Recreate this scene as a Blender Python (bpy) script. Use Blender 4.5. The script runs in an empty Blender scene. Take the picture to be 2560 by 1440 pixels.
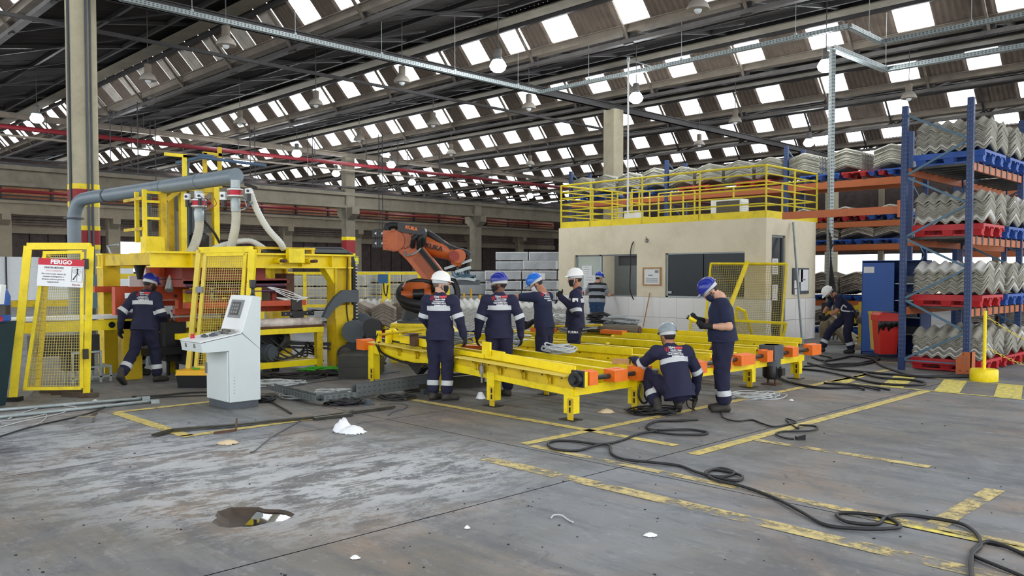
import bpy, bmesh, math, random
import numpy as np
from mathutils import Vector, Matrix
from mathutils.bvhtree import BVHTree
random.seed(7)
SC = bpy.context.scene
COL = SC.collection
R = math.radians
# ------------------------------------------------------------------ camera, world, exposure
FPX, CAMH, PITCH, YAW = 2080.0, 1.7, R(2.0), R(45.4)
cam = bpy.data.cameras.new('camera')
cam_o = bpy.data.objects.new('camera', cam)
COL.objects.link(cam_o)
cam.sensor_width = 36.0
cam.lens = FPX / 2560 * 36
cam.shift_y = 39.0 / 2560
cam.clip_start, cam.clip_end = 0.1, 400
cam_o.location = (0, 0, CAMH)
cam_o.rotation_euler = (R(90) - PITCH, 0, YAW)
SC.camera = cam_o
vs = SC.view_settings
vs.view_transform, vs.look, vs.gamma, vs.use_curve_mapping = 'Standard', 'None', 1.0, False
vs.exposure = 0.42
SC.cycles.max_bounces = 5
SC.cycles.diffuse_bounces = 3
SC.cycles.glossy_bounces = 3
SC.cycles.transmission_bounces = 4
SC.cycles.transparent_max_bounces = 8
SC.cycles.sample_clamp_indirect = 4.0
SC.cycles.caustics_reflective = SC.cycles.caustics_refractive = False
SC.cycles.use_denoising = True
wd = bpy.data.worlds.new('overcast_sky')
SC.world = wd
wd.use_nodes = True
bg = wd.node_tree.nodes['Background']
bg.inputs[0].default_value = (0.93, 0.96, 1.0, 1)
bg.inputs[1].default_value = 2.1
SKY_E = 4.5

# point helpers: photo row/column -> place in the hall (metres; x, y along the column grid)
FH = Vector((-math.sin(YAW), math.cos(YAW), 0)); RT = Vector((math.cos(YAW), math.sin(YAW), 0)); UP = Vector((0, 0, 1))
_FW = FH * math.cos(PITCH) - UP * math.sin(PITCH); _UPC = UP * math.cos(PITCH) + FH * math.sin(PITCH)
def ray(u, v): return _FW + RT * ((u - 1280) / FPX) - _UPC * ((v - 759) / FPX)
def G(u, v, h=0.0):
    d = ray(u, v); return Vector((0, 0, CAMH)) + d * ((h - CAMH) / d.z)
def PX(u, v, x):
    d = ray(u, v); return Vector((0, 0, CAMH)) + d * (x / d.x)
def PY(u, v, y):
    d = ray(u, v); return Vector((0, 0, CAMH)) + d * (y / d.y)
def PD(u, v, D):
    d = ray(u, v); return Vector((0, 0, CAMH)) + d * (D / d.dot(FH))

# ------------------------------------------------------------------ materials
def lin(h):
    h = h.lstrip('#'); o = []
    for i in (0, 2, 4):
        c = int(h[i:i+2], 16) / 255
        o.append(c / 12.92 if c <= 0.04045 else ((c + 0.055) / 1.055) ** 2.4)
    return tuple(o) + (1,)
def mat(name, c, rough=0.6, metal=0.0, vary=0.12, scale=6.0, dirt=None, dirt_amt=0.45, bump=0.0, bscale=60, emit=0, alpha=None, coat=0, spec=0.5, dscale=2.2):
    m = bpy.data.materials.new(name); m.use_nodes = True
    nt = m.node_tree; n = nt.nodes; l = nt.links; b = n['Principled BSDF']
    base = lin(c) if isinstance(c, str) else c
    b.inputs['Base Color'].default_value = base
    b.inputs['Roughness'].default_value = rough
    b.inputs['Metallic'].default_value = metal
    b.inputs['Specular IOR Level'].default_value = spec
    if coat: b.inputs['Coat Weight'].default_value = coat
    if vary or dirt:
        tc = n.new('ShaderNodeTexCoord'); nz = n.new('ShaderNodeTexNoise')
        nz.inputs['Scale'].default_value = scale; nz.inputs['Detail'].default_value = 4; nz.inputs['Roughness'].default_value = 0.65
        l.new(tc.outputs['Object'], nz.inputs['Vector'])
        rp = n.new('ShaderNodeValToRGB')
        rp.color_ramp.elements[0].position = 0.3; rp.color_ramp.elements[1].position = 0.7
        k0, k1 = 1 - vary, 1 + vary
        rp.color_ramp.elements[0].color = tuple(min(1, x * k0) for x in base[:3]) + (1,)
        rp.color_ramp.elements[1].color = tuple(min(1, x * k1) for x in base[:3]) + (1,)
        l.new(nz.outputs['Fac'], rp.inputs['Fac'])
        out = rp.outputs['Color']
        if dirt:
            n2 = n.new('ShaderNodeTexNoise'); n2.inputs['Scale'].default_value = dscale; n2.inputs['Detail'].default_value = 7; n2.inputs['Roughness'].default_value = 0.72
            l.new(tc.outputs['Object'], n2.inputs['Vector'])
            mr = n.new('ShaderNodeMapRange'); mr.inputs['From Min'].default_value = 0.5; mr.inputs['From Max'].default_value = 0.72; mr.inputs['To Max'].default_value = dirt_amt
            l.new(n2.outputs['Fac'], mr.inputs['Value'])
            mx = n.new('ShaderNodeMix'); mx.data_type = 'RGBA'; mx.inputs['B'].default_value = lin(dirt)
            l.new(mr.outputs['Result'], mx.inputs['Factor']); l.new(out, mx.inputs['A']); out = mx.outputs['Result']
        l.new(out, b.inputs['Base Color'])
    if bump:
        tc2 = n.new('ShaderNodeTexCoord'); n3 = n.new('ShaderNodeTexNoise'); n3.inputs['Scale'].default_value = bscale; n3.inputs['Detail'].default_value = 4
        bp = n.new('ShaderNodeBump'); bp.inputs['Strength'].default_value = bump; bp.inputs['Distance'].default_value = 0.02
        l.new(tc2.outputs['Object'], n3.inputs['Vector']); l.new(n3.outputs['Fac'], bp.inputs['Height']); l.new(bp.outputs['Normal'], b.inputs['Normal'])
    if emit:
        b.inputs['Emission Color'].default_value = base; b.inputs['Emission Strength'].default_value = emit
    if alpha is not None: b.inputs['Alpha'].default_value = alpha
    return m
M = {}
M['yellow'] = mat('yellow paint', '#f6dc0a', 0.45, vary=0.08, scale=3, dirt='#8a6a10', dirt_amt=0.35, dscale=5)
M['yellow_dull'] = mat('worn yellow paint', '#d8b812', 0.55, vary=0.1, scale=3, dirt='#4f3d10', dirt_amt=0.6, dscale=4)
M['yellow_pale'] = mat('faded yellow paint', '#e6cf55', 0.55, vary=0.1, scale=4, dirt='#b09a50', dirt_amt=0.4)
M['wire'] = mat('dull yellow wire', '#bfae58', .6, vary=.12, scale=5)
M['yellow_rail'] = mat('yellow railing paint', '#ddc920', 0.5, vary=0.06)
M['concrete'] = mat('old concrete', '#b5ae95', 0.9, vary=0.1, scale=2, dirt='#6b6656', dirt_amt=0.5, dscale=0.8, bump=0.15)
M['concrete_dark'] = mat('stained concrete', '#767062', 0.9, vary=0.15, scale=1.5, dirt='#4a4438', dirt_amt=0.6, dscale=0.7)
M['concrete_lite'] = mat('pale concrete', '#958b78', 0.9, vary=0.12, scale=1.5, dirt='#6d6353', dirt_amt=0.55, dscale=0.8)
M['red_band'] = mat('dark red paint', '#8f2226', 0.6, vary=0.1)
M['steel_dark'] = mat('dark roof steel', '#353334', 0.6, vary=0.2, scale=3, dirt='#2b2626', dirt_amt=0.5)
M['steel_grey'] = mat('grey roof steel', '#595654', 0.6, vary=0.2, scale=3, dirt='#3c3633', dirt_amt=0.5)
M['gutter'] = mat('pale gutter', '#7f766a', 0.8, vary=0.2, scale=1.5, dirt='#5b4f45', dirt_amt=0.6, dscale=0.9)
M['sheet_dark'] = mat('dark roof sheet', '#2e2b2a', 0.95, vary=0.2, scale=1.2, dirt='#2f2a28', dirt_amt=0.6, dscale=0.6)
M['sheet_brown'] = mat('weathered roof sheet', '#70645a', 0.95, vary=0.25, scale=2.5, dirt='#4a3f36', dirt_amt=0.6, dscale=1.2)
M['sheet_pale'] = mat('clouded translucent sheet', '#c2bcb2', 0.7, vary=0.2, scale=2.5, dirt='#8b8073', dirt_amt=0.5)
M['sky_panel'] = mat('daylit translucent sheet', (0.95, 0.975, 1, 1), 0.6, vary=0, emit=SKY_E)
M['cladding'] = mat('brown cladding', '#4e4340', 0.85, vary=0.25, scale=2, dirt='#2a2321', dirt_amt=0.6)
M['cladding_lite'] = mat('dusty cladding', '#8c7d72', 0.85, vary=0.2, scale=2, dirt='#54483f', dirt_amt=0.5)
M['orange_sheet'] = mat('orange sheet', '#a8714f', 0.8, vary=0.15, dirt='#5e3524', dirt_amt=0.6)
M['white_panel'] = mat('white panel', '#dfe5e8', 0.6, vary=0.05)
M['cream'] = mat('cream render', '#e9dfc4', 0.85, vary=0.04, scale=2, dirt='#b3a584', dirt_amt=0.35, dscale=0.9)
M['tile'] = mat('white wall tile', '#f1f0ec', 0.35, vary=0.03, scale=3)
M['tile_grout'] = mat('grey grout', '#a9a69d', 0.9, vary=0.05)
M['white'] = mat('white paint', '#e8ecec', 0.45, vary=0.03)
M['console'] = mat('light grey cabinet paint', '#cfd8d8', 0.4, vary=0.03, scale=3)
M['plinth'] = mat('dark grey plinth', '#4b5258', 0.6, vary=0.1)
M['grey_paint'] = mat('blue grey paint', '#75838c', 0.42, vary=0.08, scale=3, dirt='#525e66', dirt_amt=0.4)
M['grey'] = mat('mid grey paint', '#868b8d', 0.5, vary=0.1)
M['dark'] = mat('black rubber', '#1a1a1c', 0.55, vary=0.2)
M['black'] = mat('black plastic', '#141416', 0.4, vary=0.1)
M['galv'] = mat('galvanised steel', '#a3adad', 0.4, metal=0.35, vary=0.12, scale=12)
M['steel'] = mat('bare steel', '#8d8c88', 0.35, metal=0.7, vary=0.15, scale=10)
M['tray_steel'] = mat('dull perforated steel', '#6d7373', 0.45, metal=0.3, vary=0.15, scale=8)
M['iron'] = mat('oily iron', '#3a3733', 0.5, metal=0.4, vary=0.25, scale=5)
M['rust'] = mat('rusty iron', '#5a4031', 0.8, vary=0.3, scale=8)
M['rail_dark'] = mat('oily black steel', '#35352f', 0.4, metal=0.3, vary=0.25)
M['orange'] = mat('orange enamel', '#ee7420', 0.45, vary=0.06, dirt='#a84a12', dirt_amt=0.4, dscale=5)
M['robot'] = mat('robot orange', '#b85a24', 0.42, vary=0.08, scale=3, dirt='#7a3a1a', dirt_amt=0.4, dscale=2)
M['mach_red'] = mat('orange red paint', '#c24a22', 0.5, vary=0.12, scale=4, dirt='#6a2412', dirt_amt=0.5, dscale=4)
M['mach_dark'] = mat('dark red oxide paint', '#8e2c1c', 0.5, vary=0.12, dirt='#401410', dirt_amt=0.5)
M['rack_blue'] = mat('rack blue', '#1d3463', 0.45, vary=0.1, scale=4, dirt='#182446', dirt_amt=0.5, dscale=4)
M['rack_brace'] = mat('faded blue steel', '#4a6a80', 0.5, vary=0.12, scale=5)
M['rack_orange'] = mat('rack orange', '#b5602f', 0.5, vary=0.12, scale=3, dirt='#6f3a1c', dirt_amt=0.5, dscale=3)
M['blue'] = mat('cabinet blue', '#1d55a8', 0.45, vary=0.06)
M['blue_dark'] = mat('deep blue paint', '#1b3c74', 0.5, vary=0.1)
M['pallet_red'] = mat('red plastic', '#b81d25', 0.5, vary=0.1, dirt='#7d1a1c', dirt_amt=0.4)
M['pallet_blue'] = mat('blue plastic', '#2453a6', 0.5, vary=0.1, dirt='#1a3468', dirt_amt=0.4)
M['fibre'] = mat('fibre cement sheet', '#a9a79b', 0.9, vary=0.14, scale=5, dirt='#82806f', dirt_amt=0.5, dscale=3)
M['fibre_lit'] = mat('pale fibre cement sheet', '#cfcfca', 0.9, vary=0.08, scale=4)  # paler copy of the fibre sheet, skylight put into its colour
M['fibre_brown'] = mat('brownish fibre cement', '#9b9184', 0.9, vary=0.16, scale=6, dirt='#6e6354', dirt_amt=0.5, dscale=3)
M['wrap'] = mat('film wrapped sheets', '#a6aaad', 0.35, vary=0.14, scale=3, dirt='#c3c6c8', dirt_amt=0.5, dscale=4)
M['wrap_edge'] = mat('white edge strip', '#dfe2e4', 0.5, vary=0.04)
M['wood'] = mat('pallet wood', '#b98d5c', 0.8, vary=0.2, scale=6)
M['wood_dark'] = mat('dark old timber', '#55493d', 0.85, vary=0.2, scale=6)
M['hose'] = mat('ribbed clear hose', '#bdb9a6', 0.4, vary=0.1)
M['hose_white'] = mat('white hose', '#d3d3c8', 0.45, vary=0.06)
M['hose_clear'] = mat('tan spiral hose', '#9a8d74', 0.3, vary=0.15, dirt='#6b5f4a', dirt_amt=0.5)
M['cable_grey'] = mat('grey cable', '#8e9496', 0.5, vary=0.1)
M['cable_pale'] = mat('pale cable', '#b9bdbd', 0.5, vary=0.08)
M['cable_green'] = mat('green hose', '#3fb52a', 0.45, vary=0.08)
M['paper'] = mat('white paper', '#eceeee', 0.8, vary=0.02)
M['bag'] = mat('white plastic bag', '#eef1f4', 0.5, vary=0.03)
M['kraft'] = mat('tan paper', '#d9c4a0', 0.8, vary=0.08)
M['ink'] = mat('black print', '#1c1e24', 0.7, vary=0)
M['ink_white'] = mat('white print', '#f2f2f2', 0.7, vary=0)
M['ink_red'] = mat('red print', '#c8263a', 0.6, vary=0)
M['ink_pink'] = mat('pale red print', '#d06a6a', 0.6, vary=0)
M['sign_yellow'] = mat('yellow sign', '#e9e23a', 0.5, vary=0.03)
M['glass_dark'] = mat('dark window film', '#1d262e', 0.25, vary=0.05, spec=0.3)
M['dark_room'] = mat('dim grey wall', '#7c8284', 0.8, vary=0.06)
M['bulb'] = mat('lit lamp glass', (0.95, 0.98, 1, 1), 0.3, vary=0, emit=14)
M['bulb_green'] = mat('lit green lamp', (0.55, 1, 0.6, 1), 0.3, vary=0, emit=5)
M['lamp_off'] = mat('dusty lamp reflector', '#a8a196', 0.7, vary=0.1)
M['lamp_cap'] = mat('lamp housing', '#5f5b58', 0.6, vary=0.1)
M['pipe_red'] = mat('red pipe', '#7c2029', 0.45, vary=0.1)
M['bin_red'] = mat('red bin plastic', '#cf2a22', 0.4, vary=0.04)
M['tarp'] = mat('yellow tarpaulin', '#e0bd5c', 0.7, vary=0.05)
M['barrier'] = mat('bright amber paint', '#eab01e', 0.5, vary=0.06)
M['screen'] = mat('dark display', '#1d2126', 0.15, vary=0.1)

# ------------------------------------------------------------------ mesh builder
class MB:
    def __init__(s): s.v = []; s.f = []; s.mi = []; s.cur = 0
    def add(s, vs, fs):
        o = len(s.v); s.v.extend([tuple(p) for p in vs]); s.f.extend([tuple(i + o for i in f) for f in fs]); s.mi.extend([s.cur] * len(fs)); return s
    def box(s, c, d, rot=None):
        x, y, z = d[0] / 2, d[1] / 2, d[2] / 2
        P = [Vector(p) for p in ((-x,-y,-z),(x,-y,-z),(x,y,-z),(-x,y,-z),(-x,-y,z),(x,-y,z),(x,y,z),(-x,y,z))]
        if rot is not None: P = [rot @ p for p in P]
        c = Vector(c)
        return s.add([p + c for p in P], [(3,2,1,0),(4,5,6,7),(0,1,5,4),(1,2,6,5),(2,3,7,6),(3,0,4,7)])
    def bx(s, x0, x1, y0, y1, z0, z1): return s.box(((x0+x1)/2,(y0+y1)/2,(z0+z1)/2), (abs(x1-x0),abs(y1-y0),abs(z1-z0)))
    def bar(s, p, q, w, h=None, up=(0,0,1)):
        p, q = Vector(p), Vector(q); h = h or w; d = q - p; L = d.length
        if L < 1e-6: return s
        d /= L; u = Vector(up)
        if abs(d.dot(u)) > 0.98: u = Vector((0, 1, 0)) if abs(d.y) < 0.9 else Vector((1, 0, 0))
        a = d.cross(u).normalized(); b = a.cross(d)
        return s.box((p + q) / 2, (w, L, h), Matrix((a, d, b)).transposed())
    def tube(s, pts, r, n=8, caps=True):
        pts = [Vector(p) for p in pts]; rs = r if isinstance(r, (list, tuple)) else [r] * len(pts)
        m = len(pts); V = []; nrm = None
        for i, p in enumerate(pts):
            t = (pts[min(i+1, m-1)] - pts[max(i-1, 0)])
            t = t.normalized() if t.length > 1e-9 else Vector((0, 0, 1))
            if nrm is None:
                nrm = t.orthogonal().normalized()
            else:
                nrm = nrm - t * nrm.dot(t)
                nrm = nrm.normalized() if nrm.length > 1e-6 else t.orthogonal().normalized()
            b = t.cross(nrm)
            for k in range(n):
                a = 2 * math.pi * k / n
                V.append(p + (nrm * math.cos(a) + b * math.sin(a)) * rs[i])
        F = [(i*n+k, i*n+(k+1) % n, (i+1)*n+(k+1) % n, (i+1)*n+k) for i in range(m-1) for k in range(n)]
        if caps: F += [tuple(range(n-1, -1, -1)), tuple((m-1)*n + k for k in range(n))]
        return s.add(V, F)
    def cyl(s, p, q, r, r2=None, n=16): return s.tube([p, q], [r, r if r2 is None else r2], n)
    def lathe(s, prof, n=20, o=(0,0,0), rot=None, caps=True):
        V = []; o = Vector(o)
        for (r, z) in prof:
            for k in range(n):
                a = 2 * math.pi * k / n; p = Vector((r * math.cos(a), r * math.sin(a), z))
                V.append((rot @ p if rot is not None else p) + o)
        m = len(prof)
        F = [(i*n+k, i*n+(k+1) % n, (i+1)*n+(k+1) % n, (i+1)*n+k) for i in range(m-1) for k in range(n)]
        if caps: F += [tuple(range(n-1, -1, -1)), tuple((m-1)*n + k for k in range(n))]
        return s.add(V, F)
    def prism(s, poly, a, b, frame=None):
        """poly in local (x,z), extruded along local y from a to b; frame = 4x4"""
        n = len(poly); V = [Vector((x, a, z)) for x, z in poly] + [Vector((x, b, z)) for x, z in poly]
        if frame is not None: V = [frame @ p for p in V]
        F = [tuple(range(n)), tuple(range(2*n-1, n-1, -1))] + [(i, i+n, (i+1) % n + n, (i+1) % n) for i in range(n)]
        return s.add(V, F)
    def quad(s, a, b, c, d): return s.add([a, b, c, d], [(0, 1, 2, 3)])
    def sphere(s, c, r, n=12, m=8, sc=(1,1,1), rot=None):
        V = []; c = Vector(c)
        for i in range(m + 1):
            t = math.pi * i / m
            for k in range(n):
                a = 2 * math.pi * k / n
                p = Vector((r*sc[0]*math.sin(t)*math.cos(a), r*sc[1]*math.sin(t)*math.sin(a), -r*sc[2]*math.cos(t)))
                V.append((rot @ p if rot is not None else p) + c)
        F = [(i*n+k, i*n+(k+1) % n, (i+1)*n+(k+1) % n, (i+1)*n+k) for i in range(m) for k in range(n)]
        return s.add(V, F)
    def mesh(s, name, mats, smooth=False):
        me = bpy.data.meshes.new(name); me.from_pydata(s.v, [], s.f)
        for m in (mats if isinstance(mats, (list, tuple)) else [mats]): me.materials.append(m)
        if any(s.mi): me.polygons.foreach_set('material_index', s.mi)
        if smooth: me.polygons.foreach_set('use_smooth', [True] * len(me.polygons)); 
        me.update(); return me
    def build(s, name, mats, parent=None, smooth=False, sharp=None):
        me = s.mesh(name, mats, smooth or sharp is not None)
        if sharp is not None: me.set_sharp_from_angle(angle=R(sharp))
        return link(name, me, parent)
def link(name, data, parent=None, loc=None, rot=None):
    o = bpy.data.objects.new(name, data); COL.objects.link(o)
    if parent is not None: o.parent = parent
    if loc is not None: o.location = loc
    if rot is not None: o.rotation_euler = rot
    return o
def tag(o, label, cat, group=None):
    o['label'] = label; o['category'] = cat
    if group: o['group'] = group
    return o
def thing(name, label, cat, loc=(0,0,0), rz=0, group=None):
    o = link(name, None, None, loc, (0, 0, rz)); o.empty_display_size = 0.1
    return tag(o, label, cat, group)
def struct(name, loc=(0,0,0)):
    o = link(name, None, None, loc); o['kind'] = 'structure'; return o
def skind(o, k='structure'): o['kind'] = k; return o
def copy_tree(o, parent=None, loc=None, rz=None, label=None):
    c = o.copy(); COL.objects.link(c); c.parent = parent
    if loc is not None: c.location = loc
    if rz is not None: c.rotation_euler = (0, 0, rz)
    if label: c['label'] = label
    for ch in o.children: copy_tree(ch, c)
    return c
def spline(pts, n=8):
    """Catmull-Rom through pts"""
    P = [Vector(p) for p in pts]; out = []
    for i in range(len(P) - 1):
        p0, p1, p2, p3 = P[max(i-1,0)], P[i], P[i+1], P[min(i+2,len(P)-1)]
        for k in range(n):
            t = k / n
            out.append(0.5 * ((2*p1) + (p2-p0)*t + (2*p0-5*p1+4*p2-p3)*t*t + (3*p1-p0-3*p2+p3)*t**3))
    out.append(P[-1]); return out
def wtext(s, size, m, frame, name, parent, bold=0.0, align='CENTER', depth=0.0):
    """lettering turned into a mesh; frame maps text (x right, y up, z out) into parent space"""
    cu = bpy.data.curves.new(name, 'FONT'); cu.body = s; cu.size = size; cu.align_x = align; cu.align_y = 'CENTER'; cu.offset = bold; cu.resolution_u = 2; cu.extrude = depth
    t = bpy.data.objects.new(name, cu); COL.objects.link(t)
    dg = bpy.context.evaluated_depsgraph_get()
    me = bpy.data.meshes.new_from_object(t.evaluated_get(dg))
    bpy.data.objects.remove(t); bpy.data.curves.remove(cu)
    me.transform(frame); me.materials.clear(); me.materials.append(m)
    return link(name, me, parent)
def frame(o, x, y):
    x = Vector(x).normalized(); y = Vector(y).normalized(); z = x.cross(y)
    m = Matrix((x, y, z)).transposed().to_4x4(); m.translation = Vector(o); return m
# ================================================================== BUILDING
BAY = 6.57; ZC = 8.53
GX0, GX1 = -66.0, 6.0
# ---- floor
def floor_material():
    m = bpy.data.materials.new('worn concrete floor'); m.use_nodes = True
    nt = m.node_tree; n = nt.nodes; l = nt.links; b = n['Principled BSDF']
    tc = n.new('ShaderNodeTexCoord')
    def noise(scale, detail=6, rough=0.65, stretch=None, dist=0.0):
        v = tc.outputs['Object']
        if stretch:
            mp = n.new('ShaderNodeMapping'); mp.inputs['Scale'].default_value = stretch; mp.inputs['Rotation'].default_value = (0, 0, R(3)); l.new(v, mp.inputs['Vector']); v = mp.outputs['Vector']
        x = n.new('ShaderNodeTexNoise'); x.inputs['Scale'].default_value = scale; x.inputs['Detail'].default_value = detail; x.inputs['Roughness'].default_value = rough; x.inputs['Distortion'].default_value = dist
        l.new(v, x.inputs['Vector']); return x.outputs['Fac']
    def rng(f, a, b_, lo=0.0, hi=1.0):
        x = n.new('ShaderNodeMapRange'); x.inputs['From Min'].default_value = a; x.inputs['From Max'].default_value = b_; x.inputs['To Min'].default_value = lo; x.inputs['To Max'].default_value = hi
        l.new(f, x.inputs['Value']); return x.outputs['Result']
    def mul(a, c):
        x = n.new('ShaderNodeMath'); x.operation = 'MULTIPLY'; l.new(a, x.inputs[0])
        if isinstance(c, (int, float)): x.inputs[1].default_value = c
        else: l.new(c, x.inputs[1])
        return x.outputs[0]
    def mix(a, c, f):
        x = n.new('ShaderNodeMix'); x.data_type = 'RGBA'
        if isinstance(a, str): x.inputs['A'].default_value = lin(a)
        else: l.new(a, x.inputs['A'])
        x.inputs['B'].default_value = lin(c); l.new(f, x.inputs['Factor']); return x.outputs['Result']
    big = noise(0.28, 4); med = noise(1.3, 8, 0.7); fine = noise(9, 8, 0.75); streak = noise(1.0, 7, 0.75, (0.55, 3.2, 1)); streak2 = noise(2.0, 10, 0.85, (2.0, 0.8, 1), 0.3)
    c = mix('#7c8084', '#6e6960', rng(big, 0.4, 0.6))
    c = mix(c, '#93806f', mul(rng(noise(0.55, 6, 0.6, None, 0.8), 0.5, 0.66), rng(med, 0.4, 0.62, 0.25, 0.95)))
    c = mix(c, '#4e5259', mul(rng(streak, 0.47, 0.68), 0.8))
    c = mix(c, '#4b4e55', mul(rng(noise(0.75, 7, 0.7, None, 0.6), 0.5, 0.68), 0.7))
    # spilled white cement dust in the open floor before the console
    sp = n.new('ShaderNodeSeparateXYZ'); l.new(tc.outputs['Object'], sp.inputs[0])
    def bump_at(x0, y0, sx, sy):
        def ax(o, c0, s_):
            a = n.new('ShaderNodeMath'); a.operation = 'SUBTRACT'; l.new(o, a.inputs[0]); a.inputs[1].default_value = c0
            d = n.new('ShaderNodeMath'); d.operation = 'DIVIDE'; l.new(a.outputs[0], d.inputs[0]); d.inputs[1].default_value = s_
            q = n.new('ShaderNodeMath'); q.operation = 'MULTIPLY'; l.new(d.outputs[0], q.inputs[0]); l.new(d.outputs[0], q.inputs[1]); return q.outputs[0]
        s_ = n.new('ShaderNodeMath'); s_.operation = 'ADD'; l.new(ax(sp.outputs['X'], x0, sx), s_.inputs[0]); l.new(ax(sp.outputs['Y'], y0, sy), s_.inputs[1])
        return rng(s_.outputs[0], 0.15, 1.15, 1.0, 0.0)
    for (x0, y0, sx, sy, amt) in ((-6.2, 3.9, 2.0, 1.9, 0.5), (-7.4, 3.0, 2.8, 1.6, 0.4), (-5.7, 4.3, .9, 1.2, 0.5), (-9.6, 2.8, 3.4, 1.4, 0.35)):
        c = mix(c, '#c6c9cb', mul(mul(rng(streak2, 0.47, 0.53), bump_at(x0, y0, sx, sy)), amt))
    mot = noise(4.5, 10, 0.82, (.8, 1.3, 1)); mot2 = noise(3.1, 10, 0.8, None, .5)
    c = mix(c, '#9b9a98', mul(rng(mot, 0.54, 0.62), 0.4)); c = mix(c, '#44474c', mul(rng(mot2, 0.57, 0.64), 0.5))
    c = mix(c, '#b3b3ae', mul(rng(fine, 0.6, 0.72), 0.5))
    c = mix(c, '#2e2f33', mul(rng(noise(16, 5, 0.7), 0.66, 0.76), 0.7))
    l.new(c, b.inputs['Base Color'])
    l.new(rng(med, 0.3, 0.7, 0.55, 0.8), b.inputs['Roughness'])
    bp = n.new('ShaderNodeBump'); bp.inputs['Strength'].default_value = 0.25; bp.inputs['Distance'].default_value = 0.02
    l.new(fine, bp.inputs['Height']); l.new(bp.outputs['Normal'], b.inputs['Normal'])
    return m
M['floor'] = floor_material()
# floor slabs between saw-cut joints (a puddle hollow is cut in one of them)
fl = struct('floor')
jx = [-70, -30, -22, -13.4, -7.95, -4.52, 4.0, 14]; jy = [-14, -6, 5.78, 18, 27, 40, 70]
for i in range(len(jx) - 1):
    for j in range(len(jy) - 1):
        x0, x1, y0, y1 = jx[i] + .006, jx[i+1] - .006, jy[j] + .006, jy[j+1] - .006
        b = MB()
        HX, HY = -5.42, 2.76
        if x0 < HX < x1 and y0 < HY < y1:
            N = 28; ring = []
            rnd = random.Random(3)
            for k in range(N):
                a = 2 * math.pi * k / N; rr = 1 + 0.12 * math.sin(3*a+1) + rnd.uniform(-.07, .07)
                ring.append((HX + (0.20*math.cos(a))*rr*1.0 - 0.20*math.sin(a)*rr*.9, HY + 0.20*math.cos(a)*rr*.95 + 0.16*math.sin(a)*rr))
            outer = []
            for k in range(N):
                dx, dy = ring[k][0]-HX, ring[k][1]-HY
                t = min(((x1-HX)/dx if dx > 0 else (x0-HX)/dx) if abs(dx) > 1e-9 else 1e9, ((y1-HY)/dy if dy > 0 else (y0-HY)/dy) if abs(dy) > 1e-9 else 1e9)
                outer.append((HX+dx*t, HY+dy*t))
            V = [(x, y, 0) for x, y in ring] + [(x, y, 0) for x, y in outer]
            b.add(V, [(k, N+k, N+(k+1) % N, (k+1) % N) for k in range(N)])
            # corner fill
            for cx_, cy_ in ((x0,y0),(x1,y0),(x1,y1),(x0,y1)):
                ang = math.atan2(cy_-HY, cx_-HX)
                best = None
                for k in range(N):
                    a0 = math.atan2(outer[k][1]-HY, outer[k][0]-HX); a1 = math.atan2(outer[(k+1)%N][1]-HY, outer[(k+1)%N][0]-HX)
                    d0 = (ang-a0+math.pi*3) % (2*math.pi)-math.pi; d1 = (a1-ang+math.pi*3) % (2*math.pi)-math.pi
                    if abs(d0) < .5 and abs(d1) < .5 and d0*d1 >= 0: best = k
                if best is not None: b.add([outer[best]+(0,), (cx_, cy_, 0), outer[(best+1) % N]+(0,)], [(0, 1, 2)])
            V2 = []
            for f_, z_ in ((1, 0), (.86, -.03), (.62, -.05), (.25, -.055)):
                V2 += [(HX+(x-HX)*f_, HY+(y-HY)*f_, z_) for x, y in ring]
            F2 = [(i_*N+k, (i_)*N+(k+1) % N, (i_+1)*N+(k+1) % N, (i_+1)*N+k) for i_ in range(3) for k in range(N)] + [tuple(3*N+k for k in range(N))]
            b.cur = 1
            b.add(V2, F2)
            b.build('slab', [M['floor'], mat('wet dark hollow', '#3d3126', 0.6, vary=0.3, scale=8)], fl)
            w = MB(); wp = [(HX+(x-HX)*.93, HY+(y-HY)*.93, -.018) for x, y in ring if ((x-HX)*RT.x + (y-HY)*RT.y) > -.03]; w.add(wp, [tuple(range(len(wp)))])
            wm = bpy.data.materials.new('still water'); wm.use_nodes = True
            wb = wm.node_tree.nodes['Principled BSDF']; wb.inputs['Base Color'].default_value = lin('#1f1812'); wb.inputs['Roughness'].default_value = 0.02; wb.inputs['Specular IOR Level'].default_value = 1.0; wb.inputs['IOR'].default_value = 1.9
            pud = w.build('puddle', wm); tag(pud, 'small water puddle in a broken hollow of the concrete floor, mirroring a skylight', 'puddle')
        else:
            b.quad((x0, y0, 0), (x1, y0, 0), (x1, y1, 0), (x0, y1, 0)); b.build('slab', M['floor'], fl)
b = MB(); b.quad((-70, -14, -.02), (14, -14, -.02), (14, 70, -.02), (-70, 70, -.02)); b.v[:] = [(x, y, -.03 if not (-6.5 < x < -4 and 2 < y < 4) else -.1) for x, y, z in b.v]
b.v[:] = [(x, y, -.09) for x, y, z in b.v]
b.build('joint_bed', mat('dark joint', '#2f3033', 0.9, vary=.2), fl)
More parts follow.
